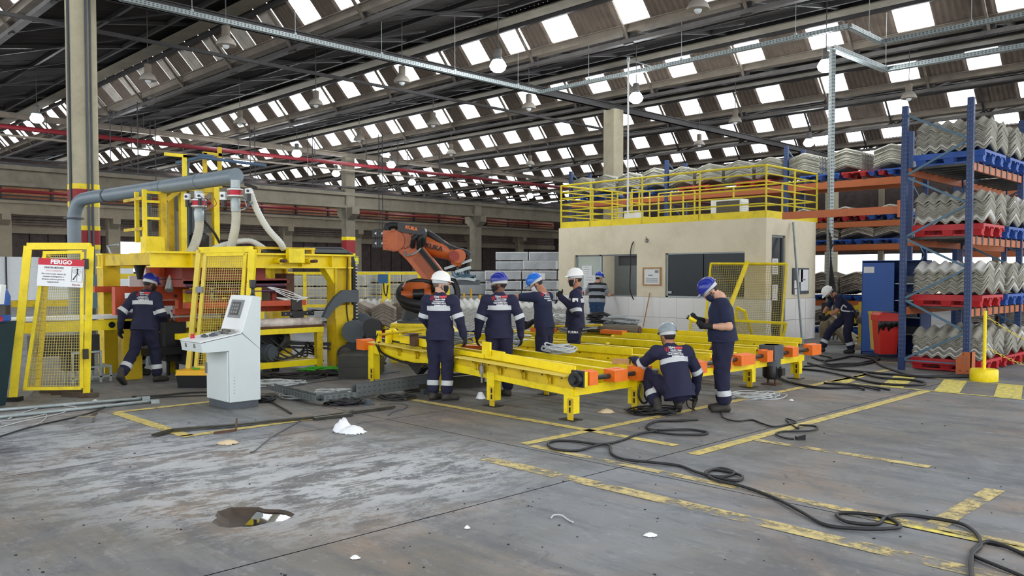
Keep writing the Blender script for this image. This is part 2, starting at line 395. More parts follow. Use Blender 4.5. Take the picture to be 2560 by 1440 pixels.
# ---- painted lines on the floor
def paint_mat(name, c, wear):
    m = bpy.data.materials.new(name); m.use_nodes = True; n = m.node_tree.nodes; l = m.node_tree.links; bs = n['Principled BSDF']
    bs.inputs['Roughness'].default_value = 0.75
    tc = n.new('ShaderNodeTexCoord'); nz = n.new('ShaderNodeTexNoise'); nz.inputs['Scale'].default_value = 3.2; nz.inputs['Detail'].default_value = 8; nz.inputs['Roughness'].default_value = .75
    l.new(tc.outputs['Object'], nz.inputs['Vector'])
    mr = n.new('ShaderNodeMapRange'); mr.inputs['From Min'].default_value = wear; mr.inputs['From Max'].default_value = wear + .1; mr.inputs['To Min'].default_value = 0.02
    l.new(nz.outputs['Fac'], mr.inputs['Value']); l.new(mr.outputs['Result'], bs.inputs['Alpha'])
    n2 = n.new('ShaderNodeTexNoise'); n2.inputs['Scale'].default_value = 14; l.new(tc.outputs['Object'], n2.inputs['Vector'])
    rp = n.new('ShaderNodeValToRGB'); rp.color_ramp.elements[0].color = lin('#a39872'); rp.color_ramp.elements[1].color = lin(c); rp.color_ramp.elements[0].position = .3; rp.color_ramp.elements[1].position = .6
    l.new(n2.outputs['Fac'], rp.inputs['Fac']); l.new(rp.outputs['Color'], bs.inputs['Base Color'])
    return m
M['line'] = paint_mat('floor paint', '#d9c368', .33); M['line_worn'] = paint_mat('worn floor paint', '#d2bd7c', .43); M['line_new'] = paint_mat('bright floor paint', '#e6d65e', .28)
mk = struct('floor_marking')
def stripe(poly, m, z=.004):
    b = MB(); b.add([(p[0], p[1], z) for p in poly], [tuple(range(len(poly)))]); return b.build('painted_stripe', m, mk)
def lineX(y, x0, x1, w, m): return stripe([(x0, y-w/2), (x1, y-w/2), (x1, y+w/2), (x0, y+w/2)], m)
def lineY(x, y0, y1, w, m): return stripe([(x-w/2, y0), (x+w/2, y0), (x+w/2, y1), (x-w/2, y1)], m)
lineY(-5.82, 5.9, 15.2, .12, M['line']); lineX(5.9, -5.7, -.9, .11, M['line_worn']); lineX(5.18, -5.6, -1.2, .17, M['line_worn']); lineX(6.93, -9.2, -4.7, .12, M['line'])
lineY(-4.36, 6.7, 12.78, .13, M['line']); lineX(7.75, -4.3, -2.6, .12, M['line_worn']); lineY(-1.96, 5.97, 7.3, .14, M['line_worn']); lineX(5.83, -2.3, -.6, .09, M['line_new'])
lineX(12.85, -5.9, -.8, .07, M['line_new']); lineX(14.45, -5.9, -.8, .07, M['line_new']); lineY(-10.7, 3.66, 5.4, .11, M['line']); lineX(3.68, -10.64, -8.6, .14, M['line']); lineY(-8.6, 3.62, 5.3, .12, M['line'])
lineX(16.4, -6.6, -5.9, .1, M['line_new'])
for k in range(7):
    x = -5.85 + k * .78
    stripe([(x, 12.9), (x + .34, 12.9), (x - .35 + .34, 14.4), (x - .35, 14.4)] if k else [(x, 12.9), (x + .3, 12.9), (x + .05, 14.4), (x, 14.4)], M['line_new'])

# ---- roof: saw-tooth bays running along x, one after another in y
YG = [k * BAY for k in range(-1, 10)]
GUT = 8.95; RDY = 1.02; RDZ = 9.98
def wave_sheet(name, w, p0, p1, m, pitch=.19, amp=.028, per=6, thick=.0):
    """corrugated sheet, width w along x, from p0=(y,z) to p1"""
    n = max(2, int(round(w / pitch)) * per); b = MB(); d = Vector((0, p1[0]-p0[0], p1[1]-p0[1])).normalized(); nr = Vector((0, -d.z, d.y))
    V = []
    for i in range(n + 1):
        a = amp * math.sin(2 * math.pi * i / per); x = -w/2 + w * i / n
        for p in (p0, p1): V.append(Vector((x, p[0], p[1])) + nr * a)
    b.add(V, [(2*i, 2*i+2, 2*i+3, 2*i+1) for i in range(n)])
    return b.mesh(name, m, True)
PER = 1.92; NP = int((GX1 - GX0) / PER); PERW = 2.7
lowd, upd = (-.12, GUT + .02), (-RDY, RDZ)
def along(t): return (lowd[0] + (upd[0]-lowd[0])*t, lowd[1] + (upd[1]-lowd[1])*t)
me_sky_a = wave_sheet('translucent_sheet', .93, along(.06), along(.84), M["sky_panel"])
me_sky_d = wave_sheet('translucent_sheet', .80, along(.0), along(.97), M['sheet_pale'])
me_brown = wave_sheet('roof_sheet', 1.01, along(0), along(1), M['sheet_brown'])
me_brown_w = wave_sheet('roof_sheet', 1.66, along(0), along(1), M['sheet_brown']); me_sky_w = wave_sheet('translucent_sheet', 1.05, along(.06), along(.86), M['sky_panel']); me_top_w = wave_sheet('roof_sheet', 1.05, along(.86), along(1), M['sheet_brown'])
me_top = wave_sheet('roof_sheet', .95, along(.84), along(1), M["sheet_brown"])
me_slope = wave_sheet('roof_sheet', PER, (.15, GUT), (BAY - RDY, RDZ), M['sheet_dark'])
me_gut = MB(); me_gut.bx(GX0, GX1, -.14, .16, GUT-.2, GUT); me_gut.bx(GX0, GX1, -.2, .22, GUT, GUT+.03)
me_gut = me_gut.mesh('gutter_beam', M['gutter'])
me_ch = MB(); me_ch.bx(GX0, GX1, -.09, .09, ZC-.07, ZC+.05); me_ch = me_ch.mesh('bottom_chord', M['steel_grey'])
def purl(y, z, s=.09, m='steel_dark'):
    b = MB(); b.bx(GX0, GX1, y-s/2, y+s/2, z-s, z+s*.4); return b.mesh('purlin', M[m])
sl = lambda t: (.15 + (BAY-RDY-.15)*t, GUT + (RDZ-GUT)*t)
me_pur = [purl(along(.74)[0]-.1, along(.74)[1]-.12, .1), purl(-RDY, RDZ-.1, .16, 'steel_dark'), purl(sl(.42)[0], sl(.42)[1]-.1, .09), purl(sl(.78)[0], sl(.78)[1]-.1, .09)]
me_fascia = MB(); me_fascia.bx(GX0, GX1, sl(.88)[0], sl(1)[0]-.1, sl(.9)[1]-.32, sl(.9)[1]-.28); me_fascia = me_fascia.mesh('ridge_strip', M['concrete_dark'])
def brace(name, p, q, s=.06, m='steel_dark'):
    b = MB(); b.bar(p, q, s, s); return b.mesh(name, M[m])
me_br = [brace('brace', (0, 0, ZC), (0, sl(.42)[0], sl(.42)[1]-.1), .07), brace('brace', (0, 0, ZC), (0, along(.74)[0]-.1, along(.74)[1]-.12), .07, 'gutter'),
         brace('brace', (0, .1, ZC), (1.5, sl(.78)[0]*.9, sl(.78)[1]-.2), .05), brace('hanger', (-.3, 0, ZC), (0, 0, GUT-.25), .05), brace('hanger', (.3, 0, ZC), (0, 0, GUT-.25), .05),
         brace('rafter', (0, sl(0)[0], sl(0)[1]-.1), (0, sl(1)[0], sl(1)[1]-.12), .1)]
node = MB(); node.bx(-.16, .16, -.05, .05, ZC-.1, ZC+.22); node = node.mesh('gusset', M['steel_dark'])
# the last bays are merged, as single pieces they are only specks
def spread(me_list, xs, name, m, parent, stuff=True):
    b = MB()
    for x in xs:
        for me in me_list:
            b.add([(v.co.x + x, v.co.y, v.co.z) for v in me.vertices], [tuple(p.vertices) for p in me.polygons])
    o = b.build(name, m, parent, True)
    if stuff: o['kind'] = 'stuff'
    return o
for k, yg in enumerate(YG):
    bay = struct('ceiling', (0, yg, 0))
    xs = [GX0 + PER * (i + .5) for i in range(NP)]
    xs_l = [x for x in xs if x < -18.5]; xw0 = max(xs_l) + PER/2; xs_w = [xw0 + PERW*(i + .5) for i in range(int((GX1 - xw0)/PERW))]
    far = yg > 5.5 * BAY or yg < BAY * .5
    tr = struct('trim_1', (0, yg, 0)); tr.name = 'roof_truss'
    link('gutter_beam', me_gut, tr); link('bottom_chord', me_ch, tr)
    for me in me_pur: link('purlin', me, tr)
    link('ridge_strip', me_fascia, tr)
    dirty = lambda x: (abs(yg - 2*BAY) < .1 and -41 < x < -21)
    hall2 = lambda x: x < -40
    if far:
        spread([me_sky_a], [x - .48 for x in xs_l], 'translucent_sheet', M['sky_panel'], bay); spread([me_sky_w], [x - .83 for x in xs_w], 'translucent_sheet', M['sky_panel'], bay)
        spread([me_brown], [x + .48 for x in xs_l], 'roof_sheet', M['sheet_brown'], bay); spread([me_top], [x - .48 for x in xs_l], 'roof_sheet', M['sheet_brown'], bay)
        spread([me_brown_w], [x + .52 for x in xs_w], 'roof_sheet', M['sheet_brown'], bay); spread([me_top_w], [x - .83 for x in xs_w], 'roof_sheet', M['sheet_brown'], bay)
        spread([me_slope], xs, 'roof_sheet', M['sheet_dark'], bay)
        if yg > 0: spread(me_br, xs[::2], 'brace', M['steel_dark'], tr)
    else:
        for i, x in enumerate(xs):
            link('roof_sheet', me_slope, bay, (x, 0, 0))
            if x in xs_l:
                link('translucent_sheet', me_sky_d if dirty(x) else me_sky_a, bay, (x - .48, 0, 0)); link('roof_sheet', me_brown, bay, (x + .48, 0, 0))
                if not dirty(x): link('roof_sheet', me_top, bay, (x - .48, 0, 0))
            if i % 2 == 0:
                for me in me_br: link(me.name.split('.')[0], me, tr, (x, 0, 0))
                link('gusset', node, tr, (x, 0, 0))
        for x in xs_w: link('translucent_sheet', me_sky_w, bay, (x - .83, 0, 0)); link('roof_sheet', me_brown_w, bay, (x + .525, 0, 0)); link('roof_sheet', me_top_w, bay, (x - .83, 0, 0))
# daylight coming down through the translucent strips
for k, yg in enumerate(YG):
    if yg > 7 * BAY: continue
    for (xa, xb) in ((GX0, -42), (-42, -20), (-20, GX1)):
        if abs(yg - 2*BAY) < .1 and xb == -20: continue
        la = bpy.data.lights.new('skylight_daylight', 'AREA'); la.shape = 'RECTANGLE'; la.size = (xb - xa) * .96; la.size_y = .9; la.energy = (xb - xa) * 6.0; la.color = (.95, .975, 1)
        lo = link('skylight_daylight', la, None, ((xa+xb)/2, yg - RDY*.62 - .14, (GUT+RDZ)/2 - .12)); lo.rotation_euler = (R(-42), 0, 0)
        lo.visible_camera = False

# ---- long girders in the y direction carried by the columns, thin pipes beside them
def ybeam(name, x, y0, y1, z0, z1, w, m, parent=None, flange=.06, fw=1.8):
    b = MB(); b.bx(x-w/2, x+w/2, y0, y1, z0, z1)
    if flange:
        b.bx(x-w*fw/2, x+w*fw/2, y0, y1, z1-flange, z1); b.bx(x-w*fw/2, x+w*fw/2, y0, y1, z0, z0+flange)
    return b.build(name, M[m], parent)
HX1, HX2, HX3 = -20.9, -39.7, -58.4
gs = struct('trim_2'); gs.name = 'roof_girder'
ybeam('girder', HX1, -8, 64, ZC-.32, ZC-.06, .1, 'steel_dark', gs, .03, 2.2)
ybeam('girder', HX2, -8, 64, ZC-.3, ZC-.06, .12, 'gutter', gs, .04, 2)
ybeam('girder', HX3, -8, 64, ZC-.3, ZC-.06, .12, 'gutter', gs, .04, 2)
b = MB(); b.bar((-23.0, -6, ZC-.55), (-23.0, 30, ZC-.55), .09); b.build('conduit', M['steel_dark'], gs)
# crane girders and their columns
cg = struct('trim_3'); cg.name = 'crane_girder'
for (x, m1) in ((HX2, 'concrete_dark'), (HX3 + .2, 'concrete_lite')):
    ybeam('girder', x, -4, 64, 5.45, 6.2, .24, m1, cg, .0)
    bb = MB(); bb.bx(x-.32, x+.32, -4, 64, 6.08, 6.26); bb.build('top_flange', M['concrete_lite' if x < -50 else 'concrete_dark'], cg)
    bb = MB(); bb.bx(x-.26, x+.26, -4, 64, 5.4, 5.55); bb.build('bottom_flange', M[m1], cg)
    bb = MB(); bb.bx(x-.05, x+.05, -4, 64, 6.27, 6.4); bb.bx(x+.3, x+.42, -4, 64, 6.5, 6.58); bb.build('crane_rail', M['steel_dark'], cg)
def column(x, y, z1, w=.5, d=.55, bands=True, m='concrete', corbel=False, z0=0):
    c = struct('concrete_column', (x, y, 0))
    b = MB(); k = .05
    poly = [(-w/2+k,-d/2),(w/2-k,-d/2),(w/2,-d/2+k),(w/2,d/2-k),(w/2-k,d/2),(-w/2+k,d/2),(-w/2,d/2-k),(-w/2,-d/2+k)]
    n = 8; b.add([(p[0], p[1], z0) for p in poly] + [(p[0], p[1], z1) for p in poly], [tuple(range(7,-1,-1)), tuple(range(8,16))] + [(i,(i+1)%8,(i+1)%8+8,i+8) for i in range(8)])
    b.build('shaft', M[m], c)
    if bands:
        for (za, zb, mm) in bands:
            b = MB(); e = .008
            b.add([(p[0]*(1+e*2/w*1.0), p[1]*(1+e*2/d), za) for p in poly] + [(p[0]*(1+e*2/w), p[1]*(1+e*2/d), zb) for p in poly], [tuple(range(7,-1,-1)), tuple(range(8,16))] + [(i,(i+1)%8,(i+1)%8+8,i+8) for i in range(8)])
            b.build('painted_band', M[mm], c)
    if corbel:
        b = MB()
        fr = Matrix.Rotation(0, 4, 'Z')
        b.prism([(.0, 4.55), (.75, 5.05), (.75, 5.42), (-.75, 5.42), (-.75, 5.05), (0, 4.55)][:5], -.24, .24, fr)
        b.build('corbel', M[m], c)
    return c
zb = lambda v: 1.7 + (686.4 - v) / 2080 * 19.5
c1 = column(HX1, BAY, 12, .5, .56, [(zb(476), zb(463), 'yellow'), (zb(505), zb(476.5), 'red_band'), (zb(519), zb(505.5), 'yellow'), (zb(577), zb(566), 'yellow'), (zb(612), zb(577.5), 'red_band'), (zb(624), zb(612.5), 'yellow')])
b = MB()
for dx, dy, r_ in ((.275, .02, .03), (.275, .11, .025), (.1, -.31, .03)): b.tube([(dx, dy, .2), (dx, dy, 11)], r_, 6)
b.build('conduit', M['plinth'], c1)
column(HX1, 4*BAY, ZC-.3, .6, .6, False, 'concrete')
for k in (7,): column(HX1, k*BAY, ZC-.3, .55, .6, False, 'concrete')
for k in (1, 2.55, 4, 5.46, 6.95, 8.4):
    c = column(HX2, k*BAY, ZC-.3 if k in (1, 4) else 6.3, .55, .6, [(2.9, 3.6, 'red_band'), (3.62, 3.8, 'yellow'), (2.72, 2.88, 'yellow')] if k == 4 else False, 'concrete_dark' if k != 7 else 'concrete_lite', corbel=True)
for k in range(0, 10): column(HX3 - .2, k*BAY*.98 + .9, 5.4, .5, .8, False, 'concrete_lite', corbel=True)
# ---- outer wall of the second hall
wl = struct('wall_left')
XW = -60.6
def wbox(y0, y1, z0, z1, m, x=XW, t=.2, name='panel'):
    b = MB(); b.bx(x-t/2, x+t/2, y0, y1, z0, z1); return b.build(name, M[m], wl)
def clad(y0, y1, z0, z1):
    y = y0; i = 0
    while y < y1 - .05:
        wbox(y + .02, min(y + 1.08, y1) - .02, z0, z1, 'cladding', XW + (.03 if i % 2 else 0), .12, 'cladding_board'); y += 1.1; i += 1
DY0, DY1 = PX(294, 620, XW).y, PX(384, 620, XW).y
clad(-14, DY0, 0, 4.35); clad(DY1, 66, 0, 4.35)
wbox(-14, DY0, 0, 4.4, 'cladding', XW - .2, .06, 'backing'); wbox(DY1, 66, 0, 4.4, 'cladding', XW - .2, .06, 'backing'); wbox(DY0, DY1, 0, 1.9, 'cladding'); wbox(DY0, DY1, 4.0, 4.35, 'cladding', XW, .14)
wbox(-14, 66, 4.35, 4.75, 'concrete_lite', XW, .5, 'ledge_beam'); wbox(-14, 66, 4.75, 5.5, 'cladding_lite', XW, .14, 'louvre_band')
for z in (4.88, 5.05, 5.22, 5.4): wbox(-14, 66, z, z + .04, 'cladding', XW + .12, .06, 'louvre_blade')
wbox(-14, 66, 5.5, 6.5, 'cladding_lite'); wbox(-14, 66, 6.5, 7.3, 'orange_sheet', XW, .12); wbox(-14, 66, 7.3, 9.2, 'cladding')
for k in range(26): wbox(-13 + 3*k, -12.85 + 3*k, 6.5, 7.4, 'cladding', XW + .15, .1, 'mullion')
# low white partition in the second hall
wp = struct('wall_partition')
y = -6
while y < 16.5:
    b = MB(); b.bx(-49.06, -49.0, y + .015, y + 1.6 - .015, 0.35, 2.62); b.build('panel', M['white_panel'], wp)
    b = MB(); b.bx(-48.99, -48.93, y - .03, y + .03, 0, 2.62); b.build('post', M['steel_dark'], wp); y += 1.6
b = MB(); b.bx(-49.08, -48.98, -6, 16.5, 0, .33); b.build('kick_rail', M['yellow_dull'], wp)
# ---- far end wall, open to the yard on the right
we = struct('wall_back')
YE = 66.0
b = MB(); b.bx(-61, -34, YE, YE + .3, 0, 9.5); b.build('cladding', M['cladding'], we)
b = MB(); b.bx(-34, 14, YE, YE + .3, 3.3, 9.5); b.build('cladding', M['cladding'], we)
for x in (-34, -26, -18, -10, -2, 6): 
    b = MB(); b.bx(x - .2, x + .2, YE - .2, YE + .2, 0, 9); b.build('post', M['concrete_lite'], we)
# yard seen through that opening
yd = struct('ground_yard')
b = MB(); b.quad((-70, 70, -.02), (40, 70, -.02), (40, 140, -.02), (-70, 140, -.02)); b.build('paving', M['concrete_lite'], yd)
# red sprinkler main and thin pipes beneath the roof along the second column row
b = MB(); b.bar((0,0,0),(0,0,0),.1)
pr = struct('trim_4'); pr.name = 'sprinkler_pipe'
b = MB(); b.tube([(HX2 + 1.6, -6, 7.62), (HX2 + 1.6, 62, 7.62)], .1, 8); b.build('pipe', M['pipe_red'], pr)
b = MB(); b.tube([(HX2 + 1.6, -6, 7.28), (HX2 + 1.6, 62, 7.28)], .05, 6); b.build('pipe', M['gutter'], pr)
for k in range(14):
    y = -2 + 4.2 * k
    b = MB(); b.bar((HX2 + 1.6, y, 7.4), (HX2 + 1.6, y, ZC), .03); b.bar((HX2 + 1.3, y, 7.5), (HX2 + 1.9, y, 7.5), .05); b.build('hanger', M['steel_dark'], pr)
for u_, v0_, v1_, D_ in ((277, 290, 420, 34), (305, 295, 430, 36), (330, 290, 425, 38), (346, 255, 440, 34), (390, 250, 460, 36), (626, 340, 440, 38), (638, 340, 452, 38), (770, 350, 450, 40), (782, 345, 470, 40), (916, 380, 470, 42), (948, 390, 610, 40), (957, 390, 612, 40), (995, 365, 470, 42), (1020, 370, 470, 44), (1098, 350, 440, 44)):
    q_ = PD(u_, v1_, D_); p_ = PD(u_, v0_, D_); b = MB(); b.cyl(q_, (q_.x, q_.y, max(p_.z, 8.4)), .022, n=5); b.build('hanger_rod', M['steel_dark'], pr)
b = MB(); b.tube([(HX3 + 1.2, -6, 6.75), (HX3 + 1.2, 62, 6.75)], .1, 8); b.build('pipe', M['pipe_red'], pr)
# ================================================================== CONTROL CABIN
CX0, CX1, CY0, CY1, CT = -16.95, -10.13, 18.7, 21.35, 3.09
cb = struct('wall_cabin')
def cbox(x0, x1, y0, y1, z0, z1, m='cream', name='wall_panel'):
    b = MB(); b.bx(x0, x1, y0, y1, z0, z1); return b.build(name, M[m], cb)
T = .18
W1, W2, WZ0, WZ1 = (-16.32, -14.03), (-13.09, -10.71), 1.09, 2.27
cbox(CX0, CX1, CY0, CY0 + T, WZ1, CT); cbox(CX0, W1[0], CY0, CY0 + T, WZ0, WZ1); cbox(W1[1], W2[0], CY0, CY0 + T, WZ0, WZ1); cbox(W2[1], CX1, CY0, CY0 + T, WZ0, WZ1)
cbox(CX0, CX1, CY0 + .01, CY0 + T, 0, WZ0, 'tile_grout', 'tile_backing')
DOY0, DOY1, DOT = 18.98, 19.68, 2.68
cbox(CX1 - T, CX1, CY0 + T, DOY0, WZ0, CT); cbox(CX1 - T, CX1, DOY1, CY1, WZ0, CT); cbox(CX1 - T, CX1, DOY0, DOY1, DOT, CT)
cbox(CX1 - T, CX1 - .01, CY0 + T, DOY0, 0, WZ0, 'tile_grout', 'tile_backing'); cbox(CX1 - T, CX1 - .01, DOY1, CY1, 0, WZ0, 'tile_grout', 'tile_backing')
cbox(CX0, CX0 + T, CY0 + T, CY1, 0, CT); cbox(CX0 + T, CX1 - T, CY1 - T, CY1, 0, CT, 'dark_room'); cbox(CX0 + T, CX1 - T, CY0 + T, CY1 - T, CT - .12, CT, 'dark_room', 'roof_slab')
cbox(CX0 + .02, CX1 - .02, CY0 + .02, CY1 - .02, CT - .005, CT + .02, 'concrete', 'roof_screed')
b = MB(); b.bx(-13.6, -13.5, CY0 + T, CY1 - T, 0, CT - .12); b.build('inner_partition', M['dark_room'], cb)
tile_me = MB(); tile_me.box((0, 0, 0), (.525, .02, .535)); tile_me = tile_me.mesh('tile', M['tile'])
for i in range(13):
    for j in range(2):
        x = CX0 + .262 + i * .5303
        if x + .25 < CX1 + .1: link('tile', tile_me, cb, (min(x, CX1 - .262), CY0, .27 + j * .543))
for j in range(2):
    for (ya, yb) in ((CY0 + .01, DOY0), (DOY1, DOY1 + .55), (DOY1 + .555, DOY1 + 1.1), (DOY1 + 1.105, CY1)):
        b = MB(); b.bx(CX1 - .01, CX1 + .012, ya + .004, yb - .004, .005 + j * .543, .535 + j * .543); b.build('tile', M['tile'], cb)
# windows and door
w1 = struct('window_1'); 
for (x0, x1, z0, z1) in ((W1[0], W1[0] + .05, WZ0, WZ1), (W1[0], W1[1], WZ1 - .04, WZ1), (W1[0], W1[1], WZ0, WZ0 + .03), (-15.42, -15.34, WZ0, WZ1), (W1[1] - .03, W1[1], WZ0, WZ1)):
    b = MB(); b.bx(x0, x1, CY0 + .07, CY0 + .12, z0, z1); b.build('frame', M['galv'] if x1 - x0 < .2 else M['grey'], w1)
gm = mat('greenish glass', '#9db3ad', 0.08, vary=0, alpha=0.45)
b = MB(); b.bx(W1[0] + .05, -15.42, CY0 + .09, CY0 + .1, WZ0 + .03, WZ1 - .04); b.build('pane', gm, w1)
w2 = struct('window_2')
for (x0, x1, z0, z1) in ((W2[0], W2[0] + .06, WZ0, WZ1), (W2[0], W2[1], WZ1 - .03, WZ1), (W2[0], W2[1], WZ0, WZ0 + .04)):
    b = MB(); b.bx(x0, x1, CY0 + .06, CY0 + .12, z0, z1); b.build('frame', M['galv'], w2)
b = MB(); b.bx(W2[0] + .06, -11.95, CY0 + .08, CY0 + .1, WZ0 + .04, WZ1 - .03); b.build('pane', M['glass_dark'], w2)
b = MB(); b.bx(-11.94, W2[1], CY0 + .1, CY0 + .12, WZ0 + .04, WZ1 - .03); b.build('pane', M['glass_dark'], w2)
b = MB(); b.bx(W2[0] + .06, W2[0] + .18, CY0 + .05, CY0 + .08, WZ0 + .1, WZ0 + .16); b.build('latch', M['galv'], w2)
d1 = struct('door_1')
b = MB(); b.bx(CX1 - .12, CX1 - .08, DOY0 + .05, DOY1 - .05, 0, DOT - .05); b.build('leaf', M['glass_dark'], d1)
for (y0, y1, z0, z1) in ((DOY0, DOY0 + .05, 0, DOT), (DOY1 - .05, DOY1, 0, DOT), (DOY0, DOY1, DOT - .06, DOT)):
    b = MB(); b.bx(CX1 - .13, CX1 - .03, y0, y1, z0, z1); b.build('frame', M['grey'], d1)
def notice(name, label, cat, o, x, y, w, h, m='paper', lines=5, group=None, ink='ink', head=False):
    """sheet of paper with printed rows; o = centre, x/y = in-plane axes"""
    t = thing(name, label, cat, o, 0, group); fr = frame((0, 0, 0), x, y)
    b = MB(); b.box((0, 0, 0), (w, h, .004)); b.v[:] = [tuple(fr @ Vector(p)) for p in b.v]; b.build('sheet', M[m], t)
    b = MB()
    for k in range(lines):
        ww = w * random.uniform(.45, .75); zz = h * (.34 - .7 * k / max(1, lines - 1) if lines > 1 else 0)
        b.box((0, zz, .004), (ww, h * (.07 if (head and k == 0) else .03), .002))
    b.v[:] = [tuple(fr @ Vector(p)) for p in b.v]; b.build('print', M[ink], t)['kind'] = 'stuff'
    return t
EX, EZ, EYX = (1, 0, 0), (0, 0, 1), (0, 1, 0)
notice('door_notice', 'white printed notice high on the dark cabin door', 'notice', (CX1 - .075, 19.3, 1.9), EYX, EZ, .3, .4, lines=6)
notice('door_notice', 'white notice with a red mark low on the dark cabin door', 'notice', (CX1 - .075, 19.3, 1.25), EYX, EZ, .28, .4, lines=2, ink='ink_red')
t = thing('notice_frame', 'wood framed white notice hanging between the two cabin windows', 'notice board', (-13.5, CY0 - .02, 1.645))
b = MB()
for (x0, x1, z0, z1) in ((-.3, .3, .21, .25), (-.3, .3, -.25, -.21), (-.3, -.26, -.21, .21), (.26, .3, -.21, .21)): b.bx(x0, x1, -.02, .015, z0, z1)
b.build('frame', M['wood'], t); b = MB(); b.bx(-.26, .26, -.005, .012, -.21, .21); b.build('sheet', M['paper'], t)
b = MB(); b.bx(-.12, .03, -.008, -.005, .02, .05); b.bx(.1, .22, -.008, -.005, .1, .17)
for k in range(5): b.bx(-.2, .2, -.008, -.005, -.06 - .025*k, -.05 - .025*k)
b.build('print', M['grey'], t)['kind'] = 'stuff'
t = thing('clipboard_panel', 'grey board holding white clipped papers on the cabin side wall', 'notice board', (CX1 + .02, 20.5, 1.53))
b = MB(); b.bx(-.012, .015, -.45, .42, -.33, .34); b.build('board', M['plinth'], t)
for (y0, y1, z0, z1) in ((-.05, .38, -.25, .3), (-.14, .06, -.02, .3), (-.38, -.18, -.35, -.2), (-.4, -.2, -.18, .02)):
    b = MB(); b.bx(.016, .022, y0, y1, z0, z1); b.build('paper', M['paper'], t)
b = MB(); b.bx(.022, .026, .02, .2, .02, .06); b.build('print', M['grey'], t)
# inside the left window: taped papers, a wall screen, a cable
for k, (x, z, w, h) in enumerate(((-15.9, 1.82, .38, .28), (-15.8, 1.5, .45, .36), (-15.95, 1.22, .4, .2))):
    notice('window_paper', ['white paper taped highest on the left cabin window', 'pale green printed sheet taped mid-height on the left cabin window', 'white paper taped lowest on the left cabin window'][k], 'notice', (x, CY0 + .075, z), EX, EZ, w, h, lines=4, ink='grey')
t = thing('wall_screen', 'black screen with a blue light hung at the top of the left cabin window', 'screen', (-14.55, CY0 + .55, 2.12))
b = MB(); b.bx(-.5, .5, -.06, .06, -.16, .16); b.build('casing', M['black'], t)
b = MB(); b.sphere((.36, -.07, .06), .025, 8, 6); b.build('indicator_light', mat('blue led', '#2a3cff', .4, vary=0, emit=4), t)
b = MB(); b.tube([(0, .06, 0), (0, 1.6, .1)], .02, 6); b.build('bracket', M['black'], t)
b = MB(); b.tube(spline([(-14.13, CY0 - .02, 2.62), (-14.2, CY0 - .05, 2.4), (-14.2, CY0 - .06, 1.9), (-14.22, CY0 - .05, 1.3), (-14.1, CY0 - .05, 1.0)]), .014, 6)
tag(b.build('hanging_cable', M['dark']), 'thin black cable hanging from the cabin wall across the left window', 'cable')
il = bpy.data.lights.new('cabin_fill', 'POINT'); il.energy = 28; il.shadow_soft_size = .15; link('cabin_fill_light', il, None, (-15.3, 20.0, 2.75))  # unseen fill light, added to brighten the room behind the left window
t = thing('wall_cable_coil', 'coiled black cable hanging on the back wall inside the cabin', 'cable', (-15.0, CY1 - .25, 1.75))
b = MB()
for k in range(4): b.tube([(.16*math.cos(a*.35)*(1+.05*k), -.02*k, .22*math.sin(a*.35)) for a in range(19)], .012, 5)
b.build('coil', M['dark'], t)
b = MB(); b.tube([(-.02, 0, .1), (-.02, 0, .55)], .012, 5); b.tube([(-.3, 0, -.33), (.05, 0, -.33)], .012, 5); b.bx(.04, .14, -.04, .04, -.42, -.26); b.build('wall_switch', M['dark'], t)
b = MB(); b.lathe([(.055, 0), (.06, .02), (.03, .05)], 12, rot=Matrix.Rotation(R(90), 3, 'X')); b.tube([(0, -.04, 0), (.05, -.08, .05), (.04, -.1, .1)], .012, 6)
o = b.build('wall_socket', M['steel']); o.location = (-13.69, CY0 - .0, 2.63); tag(o, 'small round metal socket on the cabin wall above the notice', 'socket')
# roof railing
rl = thing('roof_railing', 'yellow pipe railing with a toe board round the cabin roof', 'railing', (0, 0, 0))
zs = [4.37, 4.17, 3.98, 3.8, 3.62, 3.44]
xr0, xr1, yr0, yr1 = -16.88, -10.16, CY0 + .03, CY1 + .1
def post(x, y, z0=3.08, z1=4.37, r=.026):
    b = MB(); b.cyl((x, y, z0), (x, y, z1), r, n=8); b.build('post', M['yellow_rail'], rl)
for x in (xr0, -15.73, -13.88, -12.04, xr1): post(x, yr0)
for y in (20.2, yr1): post(xr1, y); post(xr0, y)
for x in (-15.2, -14.75, -14.3, -13.9, -12.6, -11.1): post(x, yr1 - .1, 3.1, 4.2)
for i, z in enumerate(zs):
    r = .028 if i == 0 else .019
    for (p, q) in (((xr0, yr0, z), (xr1, yr0, z)), ((xr1, yr0, z), (xr1, yr1, z)), ((xr0, yr0, z), (xr0, yr1, z))):
        b = MB(); b.cyl(p, q, r, n=8); b.build('rail', M['yellow_rail'], rl)
for z in (4.2, 3.62): b = MB(); b.cyl((-15.2, yr1 - .1, z), (xr1, yr1 - .1, z), .02, n=6); b.build('rail', M['yellow_rail'], rl)
for (x0, x1) in ((xr0, -15.75), (-15.71, -13.9), (-13.86, -12.06), (-12.02, xr1)):
    b = MB(); b.bx(x0 + .01, x1 - .01, yr0 - .02, yr0 - .012, 3.08, 3.27); b.build('toe_board', M['yellow'], rl)
b = MB(); b.bx(xr1 + .012, xr1 + .02, yr0, yr1, 3.08, 3.27); b.build('toe_board', M['yellow'], rl)
